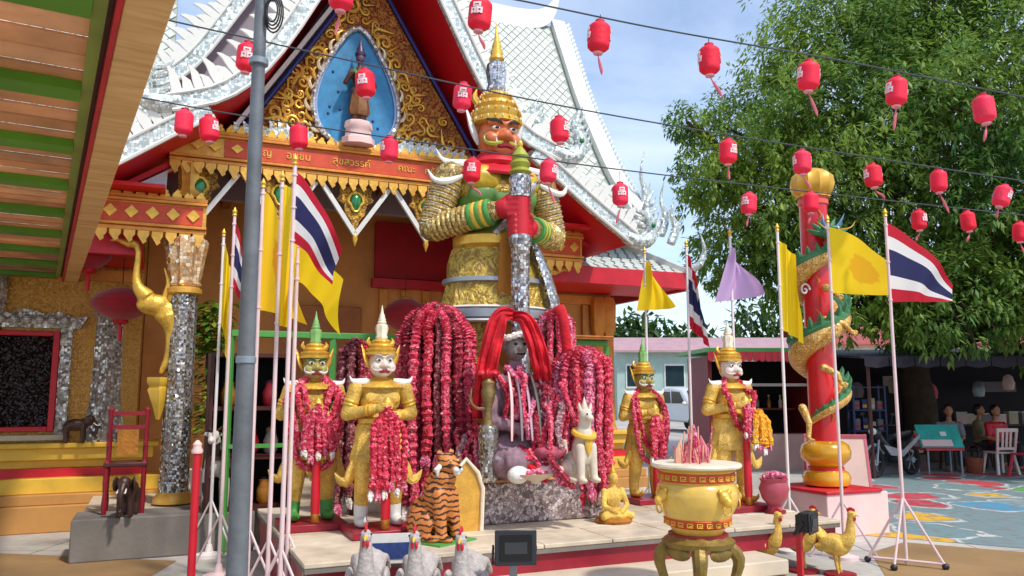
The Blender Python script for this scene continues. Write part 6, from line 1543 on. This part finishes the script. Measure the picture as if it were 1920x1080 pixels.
# local: x along the eave (away from the camera), y to the left
BOARD = [mat('tan_board_%d' % i, c_, .7, 0, .22, 3.5, .15, 25) for i, c_ in enumerate(('#dcae82', '#d0a276', '#e0b68c', '#cca27c'))]
def wood_mat():
    m, n, b = base_mat('fascia_timber'); t = n.nodes.new('ShaderNodeTexCoord'); mp = n.nodes.new('ShaderNodeMapping'); mp.inputs['Scale'].default_value = (9, 1.2, 5)
    n.links.new(t.outputs['Object'], mp.inputs[0]); no = n.nodes.new('ShaderNodeTexNoise'); no.inputs['Scale'].default_value = 2.2; no.inputs['Detail'].default_value = 7; n.links.new(mp.outputs[0], no.inputs[0])
    r = n.nodes.new('ShaderNodeValToRGB'); e = r.color_ramp.elements; e[0].position = .3; e[0].color = lin('#d09c58'); e[1].position = .72; e[1].color = lin('#f6c684'); n.links.new(no.outputs['Fac'], r.inputs[0]); n.links.new(r.outputs[0], b.inputs['Base Color']); b.inputs['Roughness'].default_value = .6; return m
obj('fascia', MB().box(-5, 10.2, -.0, .155, CZ, CZ + .1), wood_mat(), CN, bevel=.006)
obj('red_strip', MB().box(-5, 10.2,   .157, .175, CZ - .005, CZ + .09), RED, CN)
obj('gap_shade_strip', MB().box(-5, 10.2, .177, .195, CZ + .06, CZ + .1), DWOOD, CN)  # dark strip standing in for the shade in the gap behind the fascia
obj('edge_rail', MB().box(-5, 10.2, .197, .245, CZ + .045, CZ + .077), mat('edge_rail_green', '#8a9a3c', .5, 0, .2, 3), CN)
BM = MB().box(-.0, 3.2, -.1, .1, 0, .018).mesh('board')
for k in range(-5, 11):
    s0 = .27 + k * 1.0
    obj('purlin', MB().box(s0 - .085, s0 + .085, .247, 3.4, CZ + .03, CZ + .076), GREENC, CN)
    if k < 10:
        for j in range(5):
            w0 = s0 + j * .2; z = CZ + .086 + .001 * (j % 2)
            obj('board', MB().slab([(w0 + .001, z), (w0 + .07, z + .008), (w0 + .13, z + .001), (w0 + .199, z + .008)], .2, 3.4, .008), BOARD[(k * 3 + j * 2 + int(R(0, 2))) % 4], CN)
for b_ in BOARD:
    n_ = b_.node_tree; pb_ = n_.nodes['Principled BSDF']; tr_ = n_.nodes.new('ShaderNodeBsdfTranslucent'); n_.links.new(pb_.inputs['Base Color'].links[0].from_socket, tr_.inputs['Color']); mx_ = n_.nodes.new('ShaderNodeMixShader'); mx_.inputs[0].default_value = .42
    n_.links.new(pb_.outputs[0], mx_.inputs[1]); n_.links.new(tr_.outputs[0], mx_.inputs[2]); n_.links.new(mx_.outputs[0], n_.nodes['Material Output'].inputs['Surface'])
for x in (-2.5, 1.5, 5.5, 9.5): obj('canopy_post', MB().cyl((x, 3.1, 0), (x, 3.1, CZ - .03), .06, .06, 12), GREENC, CN)

ORD = ['first', 'second', 'third', 'fourth', 'fifth', 'sixth', 'seventh', 'eighth', 'ninth']
# ================================================================ BIG TREE
TC = Vector((9.6, 19.2, 0))
TR = thing('mango_tree', 'large dense green mango tree spreading over the right side', 'tree', TC)
BARK = mat('bark', '#4a3a2c', .9, 0, .35, 6, .6, 25)
tk = MB(); tk.tube(curve_pts([(0, 0, 0), (.1, .05, 1.2), (-.05, 0, 2.4), (.1, -.1, 4.2)], 14), [.55, .46, .42, .4, .39, .38, .37, .36, .35, .34, .32, .3, .27, .24], 14)
obj('trunk', tk, BARK, TR)
rt = random.Random(31)
lobes = [((-1.2, -1.8, 6.4), 3.5), ((-3.3, -.4, 6.2), 2.2), ((1.8, -2.2, 7.2), 3.8), ((-.9, -.3, 9.0), 3.1), ((2.6, 0, 10.4), 3.4), ((4.8, -1.6, 6.6), 3.7), ((-3.4, .3, 7.9), 1.8), ((3.0, -4.2, 4.4), 2.4), ((5.6, -4.0, 4.0), 2.3), ((.4, -3.4, 4.3), 2.1), ((-2.4, -1.4, 4.6), 1.9), ((-4.3, -.6, 4.7), 1.2), ((7.4, -1.5, 9), 3.8), ((-1.5, 0, 10.4), 1.8), ((.6, -1, 11.4), 2.2), ((8.0, -3.6, 5.0), 3.0), ((-1.0, -2.6, 3.6), 1.5), ((1.6, -3.6, 3.4), 1.7), ((4.0, -4.6, 3.3), 1.6), ((6.4, -4.6, 3.2), 1.7), ((9.0, -4.2, 3.2), 1.8), ((-2.8, -3.4, 3.5), 1.1), ((-1.2, -4.2, 3.2), 1.15), ((.4, -4.8, 3.2), 1.2), ((2.2, -5.0, 3.1), 1.2), ((3.6, -5.2, 3.1), 1.2), ((5.2, -5.2, 3.2), 1.3), ((-5.0, -.8, 6.6), .9), ((-5.3, -.5, 8.0), .6)]
for i, (c, r) in enumerate(lobes):
    c = Vector(c); m_ = Vector((c.x * .4 + rt.uniform(-.3, .3), c.y * .4, 3.6 + (c.z - 3.6) * .45)); obj('limb', MB().tube(curve_pts([(0.02, -.03, 2.6), m_, c], 9), [.22, .19, .16, .14, .12, .1, .08, .06, .03], 8), BARK, TR)
    for k in range(4):
        d = Vector((rt.gauss(0, 1), rt.gauss(0, 1), rt.gauss(0, .8))).normalized() * r * .8
        obj('branch', MB().tube(curve_pts([c * .75 + m_ * .25, c + d * .5, c + d], 6), [.07, .055, .045, .035, .025, .012], 6), BARK, TR)
import numpy as np
def leaves_np(name, P, Dr, L, W, fold=.3):
    """many small folded leaves as one mesh: base points, directions, lengths, half widths"""
    n = len(P); Dr = Dr / np.linalg.norm(Dr, axis=1, keepdims=True)
    S = np.cross(Dr, np.array([0, 0, 1.0])); S /= np.maximum(np.linalg.norm(S, axis=1, keepdims=True), .05); N = np.cross(S, Dr)
    L = L[:, None]; W = W[:, None]; mid = P + Dr * L * .45
    V = np.stack([P, mid + S * W - N * fold * W, P + Dr * L - np.array([0, 0, .12]) * L, mid - S * W - N * fold * W, mid], 1).reshape(-1, 3)
    F = (np.array([[0, 1, 4], [1, 2, 4], [0, 4, 3], [4, 2, 3]])[None] + 5 * np.arange(n)[:, None, None]).reshape(-1, 3)
    me = bpy.data.meshes.new(name); me.vertices.add(len(V)); me.vertices.foreach_set('co', V.astype(np.float32).ravel())
    me.loops.add(F.size); me.loops.foreach_set('vertex_index', F.astype(np.int32).ravel()); me.polygons.add(len(F)); me.polygons.foreach_set('loop_start', np.arange(0, F.size, 3, dtype=np.int32))
    me.update(calc_edges=True); me.validate(); return me
def crown(seed, per, size):
    g = np.random.default_rng(seed); PS = []; DS = []
    for c, r in lobes:
        k = int(per * r * r); d = g.normal(size=(k, 3)); d /= np.linalg.norm(d, axis=1, keepdims=True)
        rr = r * g.random(k) ** .25 * (1 + .18 * np.sin(d[:, 0] * 5 + c[0]) * np.sin(d[:, 2] * 6 + d[:, 1] * 4)) * g.choice([1, 1, 1, 1.13], k)
        p = np.array(c) + d * rr[:, None] * np.array([1, .95, .82])
        keep = ((p[:, 1] < 2.0) | (g.random(k) < .3)) & (p[:, 2] > 1.9); p = p[keep]; d = d[keep]
        nl = 13; ax = d + np.array([0, 0, .15]); ax = np.repeat(ax, nl, 0); pp = np.repeat(p, nl, 0)
        o = np.cross(ax, g.normal(size=ax.shape)); o /= np.maximum(np.linalg.norm(o, axis=1, keepdims=True), .01); m = len(pp)
        PS.append(pp + o * g.uniform(0, .1, (m, 1)) + ax * g.uniform(-.14, .1, (m, 1))); DS.append(ax * g.uniform(.1, .9, (m, 1)) + o + np.array([0, 0, -.55]))
    P = np.concatenate(PS); D_ = np.concatenate(DS); L = size * g.uniform(.7, 1.25, len(P))
    return leaves_np('crown', P, D_, L, L * .17)
obj('crown', crown(5, 170, .165), leafy('mango_leaves', '#386426', '#6a9036', '#acbc54', .6, ('#3f6e40', '#9cb444')), TR)

# ================================================================ STALLS UNDER THE TREE
SHED = mat('shed_red', '#7a1620', .6, 0, .2, 3)
SD = thing('red_stall', 'dark red market stall with shelves behind the guardian statues', 'stall', (gx(1425, 17), 17, 0), .05)
w_ = 1.15
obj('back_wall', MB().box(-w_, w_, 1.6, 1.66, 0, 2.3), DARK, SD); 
for s in (-1, 1): obj('side_wall', MB().box(s * w_ - .04, s * w_ + .04, 0, 1.59, 0, 2.35), SHED, SD)
obj('counter', MB().box(-w_ + .05, w_ - .05, .0, .5, 0, .72), mat('counter_panel', '#b48a80', .6, 0, .15, 3), SD)
obj('shelf', MB().box(-w_ + .06, w_ - .06, 1.1, 1.5, 1.2, 1.24), SHED, SD); obj('shelf', MB().box(-w_ + .06, w_ - .06, .2, .5, 1.72, 1.78), mat('shelf_pale', '#b8a8a4', .6, 0, .15, 3), SD)
obj('roof', MB().box(-w_ - .2, w_ + .2, -.5, 1.9, 2.42, 2.5), GREENP, SD)
for k in range(20):
    x = -w_ - .18 + k * (2 * w_ + .36) / 20; obj('awning_flap', MB().prism([(0, 0), (.125, 0), (.125, -.17), (.0625, -.21), (0, -.17)], (x, -.52, 2.42), (1, 0, 0), (0, 0, 1), (0, .012, 0)), RED, SD)
for k in range(7):
    x = -.8 + k * .26; b = thing('bottle', ORD[k] + ' small bottle from the left on the dark stall shelf', 'bottle', SD.location + Vector((x, 1.3, 1.24)), 0, 'bottles on the stall shelf'); obj('body', MB().lathe([(.04, 0), (.045, .02), (.045, .16), (.02, .2), (.018, .26)], 10), [CREAM, STEEL, GOLDD][k % 3], b); obj('cap', MB().lathe([(.02, .26), (.022, .265), (.022, .29), (.01, .292)], 10), WHITE, b)
PUR = mat('dark_purple_tarp', '#1c1022', .7, 0, .3, 2)
TP = thing('tarp_stall', 'long dark purple tarpaulin stall enlarged to darken the space under the mango tree', 'stall', (12.0, 18.6, 0), -.02)
obj('shade_roof_sheet', MB().add([(-5.4, -3.7, 2.22), (7, -3.7, 2.28), (7, 3.4, 2.75), (-5.4, 3.4, 2.7), (-5.4, -3.7, 2.26), (7, -3.7, 2.32), (7, 3.4, 2.79), (-5.4, 3.4, 2.74)], [(0, 3, 2, 1), (4, 5, 6, 7), (0, 1, 5, 4), (1, 2, 6, 5), (2, 3, 7, 6), (3, 0, 4, 7)]), PUR, TP)  # roof carried forward as an added awning to shade the people
obj('dark_backdrop_sheet', MB().box(-5.4, 7, 3.3, 3.34, 0, 2.7), PUR, TP)  # backdrop added for the darkness beneath the tree
obj('end_sheet', MB().box(-5.42, -5.38, .2, 3.3, 0, 2.4), mat('maroon_sheet', '#4a1424', .7, 0, .25, 3), TP)
for k in range(26): obj('valance_flap', MB().prism([(0, 0), (.45, 0), (.45, -.16), (.225, -.2), (0, -.16)], (-5.35 + k * .47, -3.73, 2.24), (1, 0, 0), (0, 0, 1), (0, .012, 0)), PUR, TP)
for x in (-5.2, -1.6, 2.6, 6.6): obj('post', MB().cyl((x, -3.5, 0), (x, -3.5, 2.24), .035, .035, 8), DWOOD, TP)
for x, y, z, c_ in ((-1.9, 2.4, 1.75, 'a'), (.5, 2.2, 1.6, 'b'), (2.2, 2.5, 1.7, 'a')): obj('hanging_sign', MB().box(x - .45, x + .45, y, y + .03, z, z + .26), PINKW if c_ == 'a' else MAUVE, TP)
def table(label, loc, w, d, h, m):
    t = thing('market_table', label, 'table', loc, 0, 'market tables'); obj('top', MB().box(-w / 2, w / 2, -d / 2, d / 2, h - .04, h), m, t)
    for x in (-1, 1):
        for y in (-1, 1): obj('leg', MB().cyl((x * (w / 2 - .05), y * (d / 2 - .05), 0), (x * (w / 2 - .05), y * (d / 2 - .05), h - .041), .02, .02, 8), STEEL, t)
    return t
table('long table with goods under the tarpaulin', (12.6, 20.6, 0), 3.4, .8, .8, DWOOD)
for k in range(9):
    x = 10.9 + k * .33; b = thing('goods_box', ORD[k] + ' small goods box from the left on the long market table', 'box', (x + .4, 20.5 + R(-.1, .1), .8), R(-.3, .3), 'boxes on the market table'); hh_ = R(.15, .32); obj('box', MB().box(-.12, .12, -.1, .1, 0, hh_), [PINKW, CREAM, MAUVE][k % 3], b); obj('lid', MB().box(-.13, .13, -.11, .11, hh_ + .001, hh_ + .025), WHITE, b)
table('small red vendor table holding the teal tray', (gx(1740, 16.2), 16.2, 0), .75, .5, .5, RED)
ty_ = thing('display_tray', 'teal framed display tray propped on the red vendor table', 'tray', (gx(1745, 16.1), 16.05, .5), 0)
M = Matrix.Rotation(-.5, 4, 'X')
obj('panel', MB().box(-.42, .42, -.02, .02, .0, .5, M), mat('teal_display', '#3aa89a', .4, 0, .2, 5), ty_); obj('goods', MB().box(-.4, .2, -.05, -.021, .02, .16, M), PINKW, ty_)
obj('price_card', MB().box(.02, .14, -.035, -.021, .25, .34, M), WHITE, ty_)
for k in range(9):
    hx = 7.4 + k * .95; hb_ = thing('hanging_bag', ORD[k] + ' bag from the left hanging inside the tarpaulin stall', 'bag', (hx, 19.4 + R(-.4, .4), R(1.35, 1.65)), R(-.5, .5), 'bags hanging in the stall')
    obj('bag', MB().lathe([(.02, 0), (.13, .03), (.16, .18), (.12, .34), (.04, .4)], 12, sy=.6, rib=.08, nr=4), [PINKW, MAUVE, CREAM, TASM, STEEL][k % 5], hb_); obj('cord', MB().cyl((0, 0, .39), (0, 0, 2.45 - hb_.location.z), .006, .006, 6), BLACK, hb_)
# people seated at the stalls
def person(label, loc, rz, shirt, pants, facing_reach=True):
    p = thing('person', label, 'person', loc, rz, 'people seated at the stalls'); b = MB()
    hip = .46
    b.ell((0, .02, hip + .06), (.17, .13, .12)); b.ell((0, .03, hip + .3), (.16, .11, .24)); b.ell((0, .03, hip + .46), (.19, .1, .09)); b.limb((0, .02, hip + .5), (0, .0, hip + .62), .055, .05); b.ell((0, -.01, hip + .75), (.078, .095, .115)); b.ell((0, -.105, hip + .735), (.014, .02, .02)); b.ell((0, -.07, hip + .67), (.045, .04, .035))
    for s in (-1, 1):
        b.ell((s * .078, .005, hip + .74), (.014, .025, .03))
        b.limb((s * .2, .02, hip + .46), (s * .24, -.04, hip + .2), .055, .043); b.limb((s * .24, -.04, hip + .2), (s * .14, -.27, hip + .14), .042, .03)
        hc = Vector((s * .12, -.32, hip + .13)); b.ell(hc, (.035, .045, .018))
        for k in range(4): b.tube([hc + Vector(((k - 1.5) * .017, -.03, 0)), hc + Vector(((k - 1.5) * .019, -.07 + .006 * abs(k - 1.5), -.004)), hc + Vector(((k - 1.5) * .019, -.1 + .012 * abs(k - 1.5), -.018))], [.009, .0085, .006], 6)
        b.tube([hc + Vector((-s * .03, .0, 0)), hc + Vector((-s * .055, -.03, -.004)), hc + Vector((-s * .055, -.055, -.012))], [.011, .01, .007], 6)
        b.limb((s * .09, 0, hip + .03), (s * .12, -.42, hip + .04), .085, .062); b.limb((s * .12, -.42, hip + .04), (s * .12, -.40, .09), .06, .042); b.ell((s * .12, -.46, .04), (.045, .12, .04))
    obj('body', smooth_union(b, .0105, 2), SKIN, p)
    sh = MB(); sh.ell((0, .02, hip + .08), (.18, .14, .12)); sh.ell((0, .03, hip + .3), (.175, .125, .245)); sh.ell((0, .03, hip + .455), (.205, .112, .09))
    for s in (-1, 1): sh.limb((s * .2, .02, hip + .46), (s * .232, -.03, hip + .27), .068, .062)
    obj('shirt', smooth_union(sh, .014, 3), shirt, p)
    tr = MB(); tr.ell((0, .01, hip + .03), (.185, .145, .1))
    for s in (-1, 1): tr.limb((s * .09, 0, hip + .03), (s * .12, -.42, hip + .04), .097, .075); tr.limb((s * .12, -.42, hip + .04), (s * .12, -.40, .14), .073, .06)
    obj('trousers', smooth_union(tr, .014, 3), pants, p)
    ha = MB(); ha.ell((0, .02, hip + .79), (.088, .1, .095)); ha.ell((0, .06, hip + .73), (.08, .06, .1)); obj('hair', smooth_union(ha, .012, 2), HAIR, p)
    for s in (-1, 1): obj('eye', MB().ell((s * .03, -.095, hip + .765), (.012, .008, .007), n=6, m=5), BLACK, p)
    obj('mouth', MB().tube([(-.022, -.1, hip + .69), (0, -.106, hip + .688), (.022, -.1, hip + .69)], .005, 5), DRED, p)
    return p
def stool(loc, m, label):
    s = thing('stool', label, 'stool', loc, 0, 'low stools'); obj('seat', MB().box(-.17, .17, -.15, .15, .40, .44), m, s, bevel=.01)
    for x in (-1, 1):
        for y in (-1, 1): obj('leg', MB().bar((x * .13, y * .11, .399), (x * .16, y * .14, 0), .035, .035, (0, 1, 0)), m, s)
V1 = Vector((gx(1762, 16.9), 16.9, 0))
stool(V1 + Vector((0, .02, 0)), DWOOD, 'dark low stool under the grey shirted vendor')
person('seated vendor in a grey lilac shirt behind the teal tray', V1, -.35, mat('shirt_grey_lilac', '#8a7f88', .8, 0, .15, 8), mat('trouser_slate', '#3a4250', .8, 0, .15, 8))
V2 = Vector((gx(1848, 16.9), 16.9, 0))
stool(V2 + Vector((0, .02, 0)), DWOOD, 'dark low stool under the person in red')
person('seated person in a red shirt bending behind the pale plastic chair', V2, .25, RED, mat('trouser_dark', '#2a2428', .8, 0, .15, 8))
V3 = Vector((gx(1818, 17.6), 17.6, 0))
stool(V3 + Vector((0, .02, 0)), DWOOD, 'dark low stool under the person in tan')
person('seated person in a tan shirt between the vendor and the person in red', V3, .9, mat('shirt_tan', '#8a7a5a', .8, 0, .15, 8), mat('trouser_brown', '#3a3028', .8, 0, .15, 8))
def chair(label, loc, rz, m, legm):
    c = thing('plastic_chair', label, 'chair', loc, rz, 'plastic chairs by the stalls')
    obj('seat', MB().box(-.21, .21, -.2, .2, .40, .435), m, c, bevel=.012)
    for x in (-1, 1):
        for y in (-1, 1): obj('leg', MB().bar((x * .17, y * .16, .399), (x * .22, y * .23, 0), .045, .035, (0, 1, 0)), legm, c)
        obj('back_post', MB().bar((x * .18, .19, .43), (x * .2, .26, .86), .045, .03, (0, 1, 0)), m, c)
    obj('back_rail', MB().bar((-.22, .262, .86), (.22, .262, .86), .035, .07), m, c); obj('back_rail', MB().bar((-.19, .2, .5), (.19, .2, .5), .03, .05), m, c)
    for k in (-1, 0, 1): obj('back_slat', MB().bar((k * .08, .204, .52), (k * .085, .255, .83), .045, .015, (0, 1, 0)), m, c)
chair('pale pink plastic chair with its back to the court', (gx(1850, 16.1), 16.1, 0), pi + .1, mat('plastic_pale', '#d8b8b0', .5, 0, .1, 5), mat('plastic_leg_pale', '#d8d0c8', .5, 0, .1, 5))
PKR = mat('plastic_rose_red', '#d03a50', .45, 0, .1, 5)
chair('rose red plastic chair at the right picture edge', (gx(1900, 15.6), 15.6, 0), -1.35, PKR, PKR)
c = Vector((gx(1803, 16.3), 16.3, 0))
BK = thing('basket', 'brown woven basket on the ground beside the vendor', 'basket', c)
obj('bowl', MB().lathe([(.13, 0), (.15, .02), (.18, .28), (.185, .3), (.16, .3), (.13, .04)], 16, rib=.03, nr=10), mat('basket_brown', '#8a4a34', .8, 0, .3, 20), BK)
obj('handle', MB().tube([(.17 * cos(a), 0, .29 + .26 * sin(a)) for a in [i * pi / 14 for i in range(15)]], .012, 6), DWOOD, BK)
bg_ = thing('white_bag', 'white plastic bag hanging next to the motorbike', 'bag', (gx(1700, 16.6), 16.6, .35))
mb = MB().lathe([(.02, 0), (.12, .03), (.15, .15), (.1, .3), (.03, .4), (.05, .46)], 14, rib=.1, nr=5); obj('bag', mb, PINKW, bg_)
obj('stand', MB().box(-.12, .12, -.12, .12, -.35, -.002), DWOOD, bg_)
# shelf rack with blue items
RKp = thing('goods_rack', 'narrow dark blue goods rack left of the motorbike', 'rack', (gx(1612, 18), 18, 0))
for x in (-.35, .35):
    for y in (-.15, .15): obj('upright', MB().box(x - .02, x + .02, y - .02, y + .02, 0, 1.75), mat('rack_blue', '#3a4a78', .5, .2, .15, 5) if (x, y) == (-.35, -.15) else bpy.data.materials['rack_blue'], RKp)
for z in (.3, .75, 1.2, 1.7): obj('shelf', MB().box(-.37, .37, -.18, .18, z - .015, z + .015), bpy.data.materials['rack_blue'], RKp)
for z in (.316, .766, 1.216):
    for k in range(4): b = thing('packet', ORD[k] + ' packet on the %s shelf of the blue goods rack' % {.316: 'bottom', .766: 'middle', 1.216: 'top'}[z], 'packet', RKp.location + Vector((-.25 + k * .17, -.05, z)), 0, 'packets on the goods rack'); obj('wrap', MB().box(-.06, .06, -.05, .05, 0, R(.15, .28)), [MAUVE, NAVY, CREAM][k % 3], b, bevel=.01); obj('print', MB().box(-.045, .045, -.054, -.051, .04, .11), [RED, YEL, WHITE][k % 3], b)
# motorbike
def motorbike(loc, rz):
    m = thing('motorbike', 'parked dark motorbike with grey fairing beside the sandwich board', 'motorbike', loc, rz)
    FA = mat('fairing_grey', '#9a9aa0', .3, .3, .2, 5)
    for y in (-.6, .6):
        w = obj('wheel', MB().tube([(0, y + .25 * cos(a), .29 + .25 * sin(a)) for a in [i * 2 * pi / 24 for i in range(25)]], .045, 8), RUBBER, m)
        obj('hub', MB().cyl((-.05, y, .29), (.05, y, .29), .06, .06, 12), STEEL, w)
        for k in range(6): a = k * pi / 3; obj('spoke', MB().cyl((0, y, .29), (0, y + .22 * cos(a), .29 + .22 * sin(a)), .008, .008, 6), STEEL, w)
    b = MB(); b.tube(curve_pts([(0, -.5, .78), (0, -.25, .55), (0, .05, .45), (0, .3, .62), (0, .68, .74)], 12), [.1, .11, .12, .13, .14, .14, .14, .13, .12, .11, .09, .04], 10); b.ell((0, -.52, .82), (.11, .1, .14)); b.ell((0, .05, .36), (.13, .2, .13))
    obj('body', smooth_union(b, .018, 2), mat('bike_black', '#1a1a1e', .3, .2, .2, 5), m)
    for s in (-1, 1): obj('side_panel', MB().prism([(-.5, .62), (.1, .5), (.7, .8), (.66, .7), (.1, .38), (-.3, .42)], (s * .14, 0, 0), (0, 1, 0), (0, 0, 1), (s * .02, 0, 0)), FA, m)
    obj('seat', MB().tube(curve_pts([(0, -.02, .74), (0, .25, .76), (0, .62, .82)], 8), [.08, .11, .12, .12, .11, .1, .08, .04], 10, sq=.6), BLACK, m)
    obj('front_fork', MB().cyl((.06, -.6, .29), (.06, -.48, .85), .02, .02, 8).cyl((-.06, -.6, .29), (-.06, -.48, .85), .02, .02, 8).box(-.06, .06, -.52, -.5, .7, .74), STEEL, m)
    obj('handlebar', MB().tube(curve_pts([(-.33, -.38, .98), (-.15, -.45, .98), (0, -.47, .94), (.15, -.45, .98), (.33, -.38, .98)], 12), .014, 8), BLACK, m)
    obj('headlight', MB().ell((0, -.6, .86), (.08, .05, .07)), WHITE, m); obj('front_fender', MB().tube([(0, -.6 + .31 * cos(a), .29 + .31 * sin(a)) for a in [.5 + i * .18 for i in range(12)]], .055, 8, sq=.5), FA, m); obj('tail_light', MB().ell((0, .74, .74), (.06, .03, .04)), RED, m)
    for s in (-1, 1): obj('mirror', MB().cyl((s * .26, -.42, .98), (s * .3, -.42, 1.14), .007, .007, 6).ell((s * .31, -.42, 1.18), (.05, .012, .035)), BLACK, m)
motorbike((gx(1655, 15.6), 15.6, 0), -1.0)

# ================================================================ FAR SIDE OF THE COURT
def car(label, loc, rz):
    c = thing('pickup_car', label, 'car', loc, rz); W_ = .88
    prof = [(-2.2, .45), (-2.25, .75), (-2.15, .98), (-1.2, 1.08), (-.55, 1.68), (.3, 1.78), (1.0, 1.76), (1.5, 1.15), (2.3, 1.08), (2.35, .5), (1.9, .42), (-1.9, .4)]
    obj('body', MB().prism(prof, (-W_, 0, 0), (0, 1, 0), (0, 0, 1), (2 * W_, 0, 0)), mat('car_white', '#c8ccd0', .25, 0, .05, 3, coat=.5), c, bevel=.08)
    GL = mat('car_glass', '#14181c', .1, 0, .1, 3)
    obj('windscreen', MB().prism([(-W_ * .86, 0), (W_ * .86, 0), (W_ * .72, 1), (-W_ * .72, 1)], (0, -1.18, 1.14), (1, 0, 0), (0, .56, .5), (0, -.03, .02)), GL, c)
    for s in (-1, 1):
        for y0, y1 in ((-.5, .15), (.22, .85)): obj('side_window', MB().prism([(y0 - (.32 if y0 < 0 else 0), 1.14), (y1 + (.2 if y1 > .5 else 0), 1.14), (y1, 1.62), (y0 + .05, 1.6)], (s * W_, 0, 0), (0, 1, 0), (0, 0, 1), (s * .012, 0, 0)), GL, c)
        obj('headlight', MB().box(s * .62 - .18, s * .62 + .18, -2.28, -2.2, .78, .92), mat('lamp_glass', '#d8dce0', .15, 0, .05, 5) if s < 0 else bpy.data.materials['lamp_glass'], c, bevel=.02)
        obj('mirror', MB().ell((s * (W_ + .1), -.95, 1.15), (.1, .06, .08)), WHITE, c)
        for y in (-1.4, 1.45):
            w = obj('wheel', MB().cyl((s * (W_ - .2), y, .37), (s * (W_ + .02), y, .37), .37, .37, 24), RUBBER, c, bevel=.04); obj('rim', MB().cyl((s * (W_ + .021), y, .37), (s * (W_ + .035), y, .37), .22, .2, 16), STEEL, w)
    obj('grille', MB().box(-.4, .4, -2.29, -2.22, .72, .9), BLACK, c); obj('bumper', MB().box(-W_, W_, -2.34, -2.2, .42, .62), mat('bumper_grey', '#9a9ca0', .4, 0, .1, 4), c, bevel=.04); obj('plate', MB().box(-.2, .2, -2.355, -2.341, .48, .58), WHITE, c)
car('white pickup car parked behind the statues across the court', (gx(1292, 33), 33, 0), .35)
def house(label, x0, x1, Y, h, wallm, roofm, rh, nwin, dep=6):
    b = thing('shop_house', label, 'building', ((x0 + x1) / 2, Y, 0)); w = (x1 - x0) / 2
    obj('wall', MB().box(-w, w, 0, dep, 0, h), wallm, b)
    R_ = obj('roof', MB().slab([(-.6, h - .05), (dep / 2, h + rh), (dep + .6, h - .05)], -w - .4, w + .4, .12), roofm, b); R_.rotation_euler = (0, 0, 0)
    R_.data.transform(Matrix(((0, 1, 0, 0), (1, 0, 0, 0), (0, 0, 1, 0), (0, 0, 0, 1)))); R_.data.flip_normals()
    for k in range(nwin):
        x = -w + (k + .5) * 2 * w / nwin; wi = obj('window', MB().box(x - .6, x + .6, -.05, -.002, h * .45, h * .8), mat('window_frame', '#d8d8d0', .5, 0, .1, 4), b); obj('pane', MB().box(x - .52, x + .52, -.07, -.051, h * .48, h * .77), mat('window_glass', '#2a3a40', .1, 0, .2, 3), wi); obj('shutter_door', MB().box(x - .7, x + .7, -.06, -.003, .0, h * .38), mat('shutter_grey', '#8a8a88', .5, .2, .15, 8), b)
house('teal shop house with pink roof across the court', 6.0, 17.0, 46, 4.0, mat('teal_wall', '#a4bcb4', .7, 0, .15, 2), mat('pink_roof', '#b48c90', .6, 0, .15, 2), .9, 5)
house('cream shop house with red roof farther along the court', 18.5, 34, 50, 4.6, mat('cream_wall', '#d8ccb4', .7, 0, .15, 2), mat('red_roof', '#a04a40', .6, 0, .15, 2), 1.3, 6)
house('low white shop house partly behind the temple eave', -4, 5.0, 50, 4.2, mat('offwhite_wall', '#d4d4cc', .7, 0, .15, 2), mat('grey_roof', '#9a8a88', .6, 0, .15, 2), 1.0, 4)
# far trees and hill
def far_tree(label, loc, h, seed):
    t = thing('distant_tree', label, 'tree', loc, 0, 'trees beyond the shop houses'); rq = random.Random(seed)
    obj('trunk', MB().cyl((0, 0, 0), (.1, 0, h * .6), .25, .12, 8), BARK, t); g = np.random.default_rng(seed); d = g.normal(size=(900, 3)); d = d / np.linalg.norm(d, axis=1, keepdims=True) * g.random((900, 1)) ** .3
    mb = leaves_np('crown', d * np.array([h * .42, h * .4, h * .38]) + np.array([0, 0, h * .62]), g.normal(size=(900, 3)) + np.array([0, 0, -.4]), np.full(900, .9), np.full(900, .22))
    obj('crown', mb, leafy('far_leaves_%d' % seed, '#26421a', '#3a5a24', '#56702c'), t, ang=None)
for i, (x, y, h, l) in enumerate(((9.5, 58, 7.5, 'dark tree behind the teal shop house'), (13.5, 60, 6.5, 'rounded tree above the pink roof ridge'), (20, 62, 9, 'tall tree between the two shop houses'), (27, 63, 8, 'tree behind the cream shop house'), (36, 60, 10, 'broad tree past the end of the cream shop house'), (-1, 62, 7, 'tree behind the low white shop house'))):
    far_tree(l, (x, y, 0), h, 40 + i)
hb = MB(); n = 60; vs = []
for i in range(n):
    x = -300 + i * 600 / (n - 1); hh_ = 12 + 9 * sin(i * .31) + 5 * sin(i * .83 + 1); vs += [(x, 480, -1), (x, 500, max(2, hh_)), (x, 560, -1)]
hb.add(vs, [f for i in range(n - 1) for f in ((3 * i, 3 * i + 3, 3 * i + 4, 3 * i + 1), (3 * i + 1, 3 * i + 4, 3 * i + 5, 3 * i + 2))])
struct(obj('hills', hb, mat('hill_green', '#4a6450', .9, 0, .3, .05)))
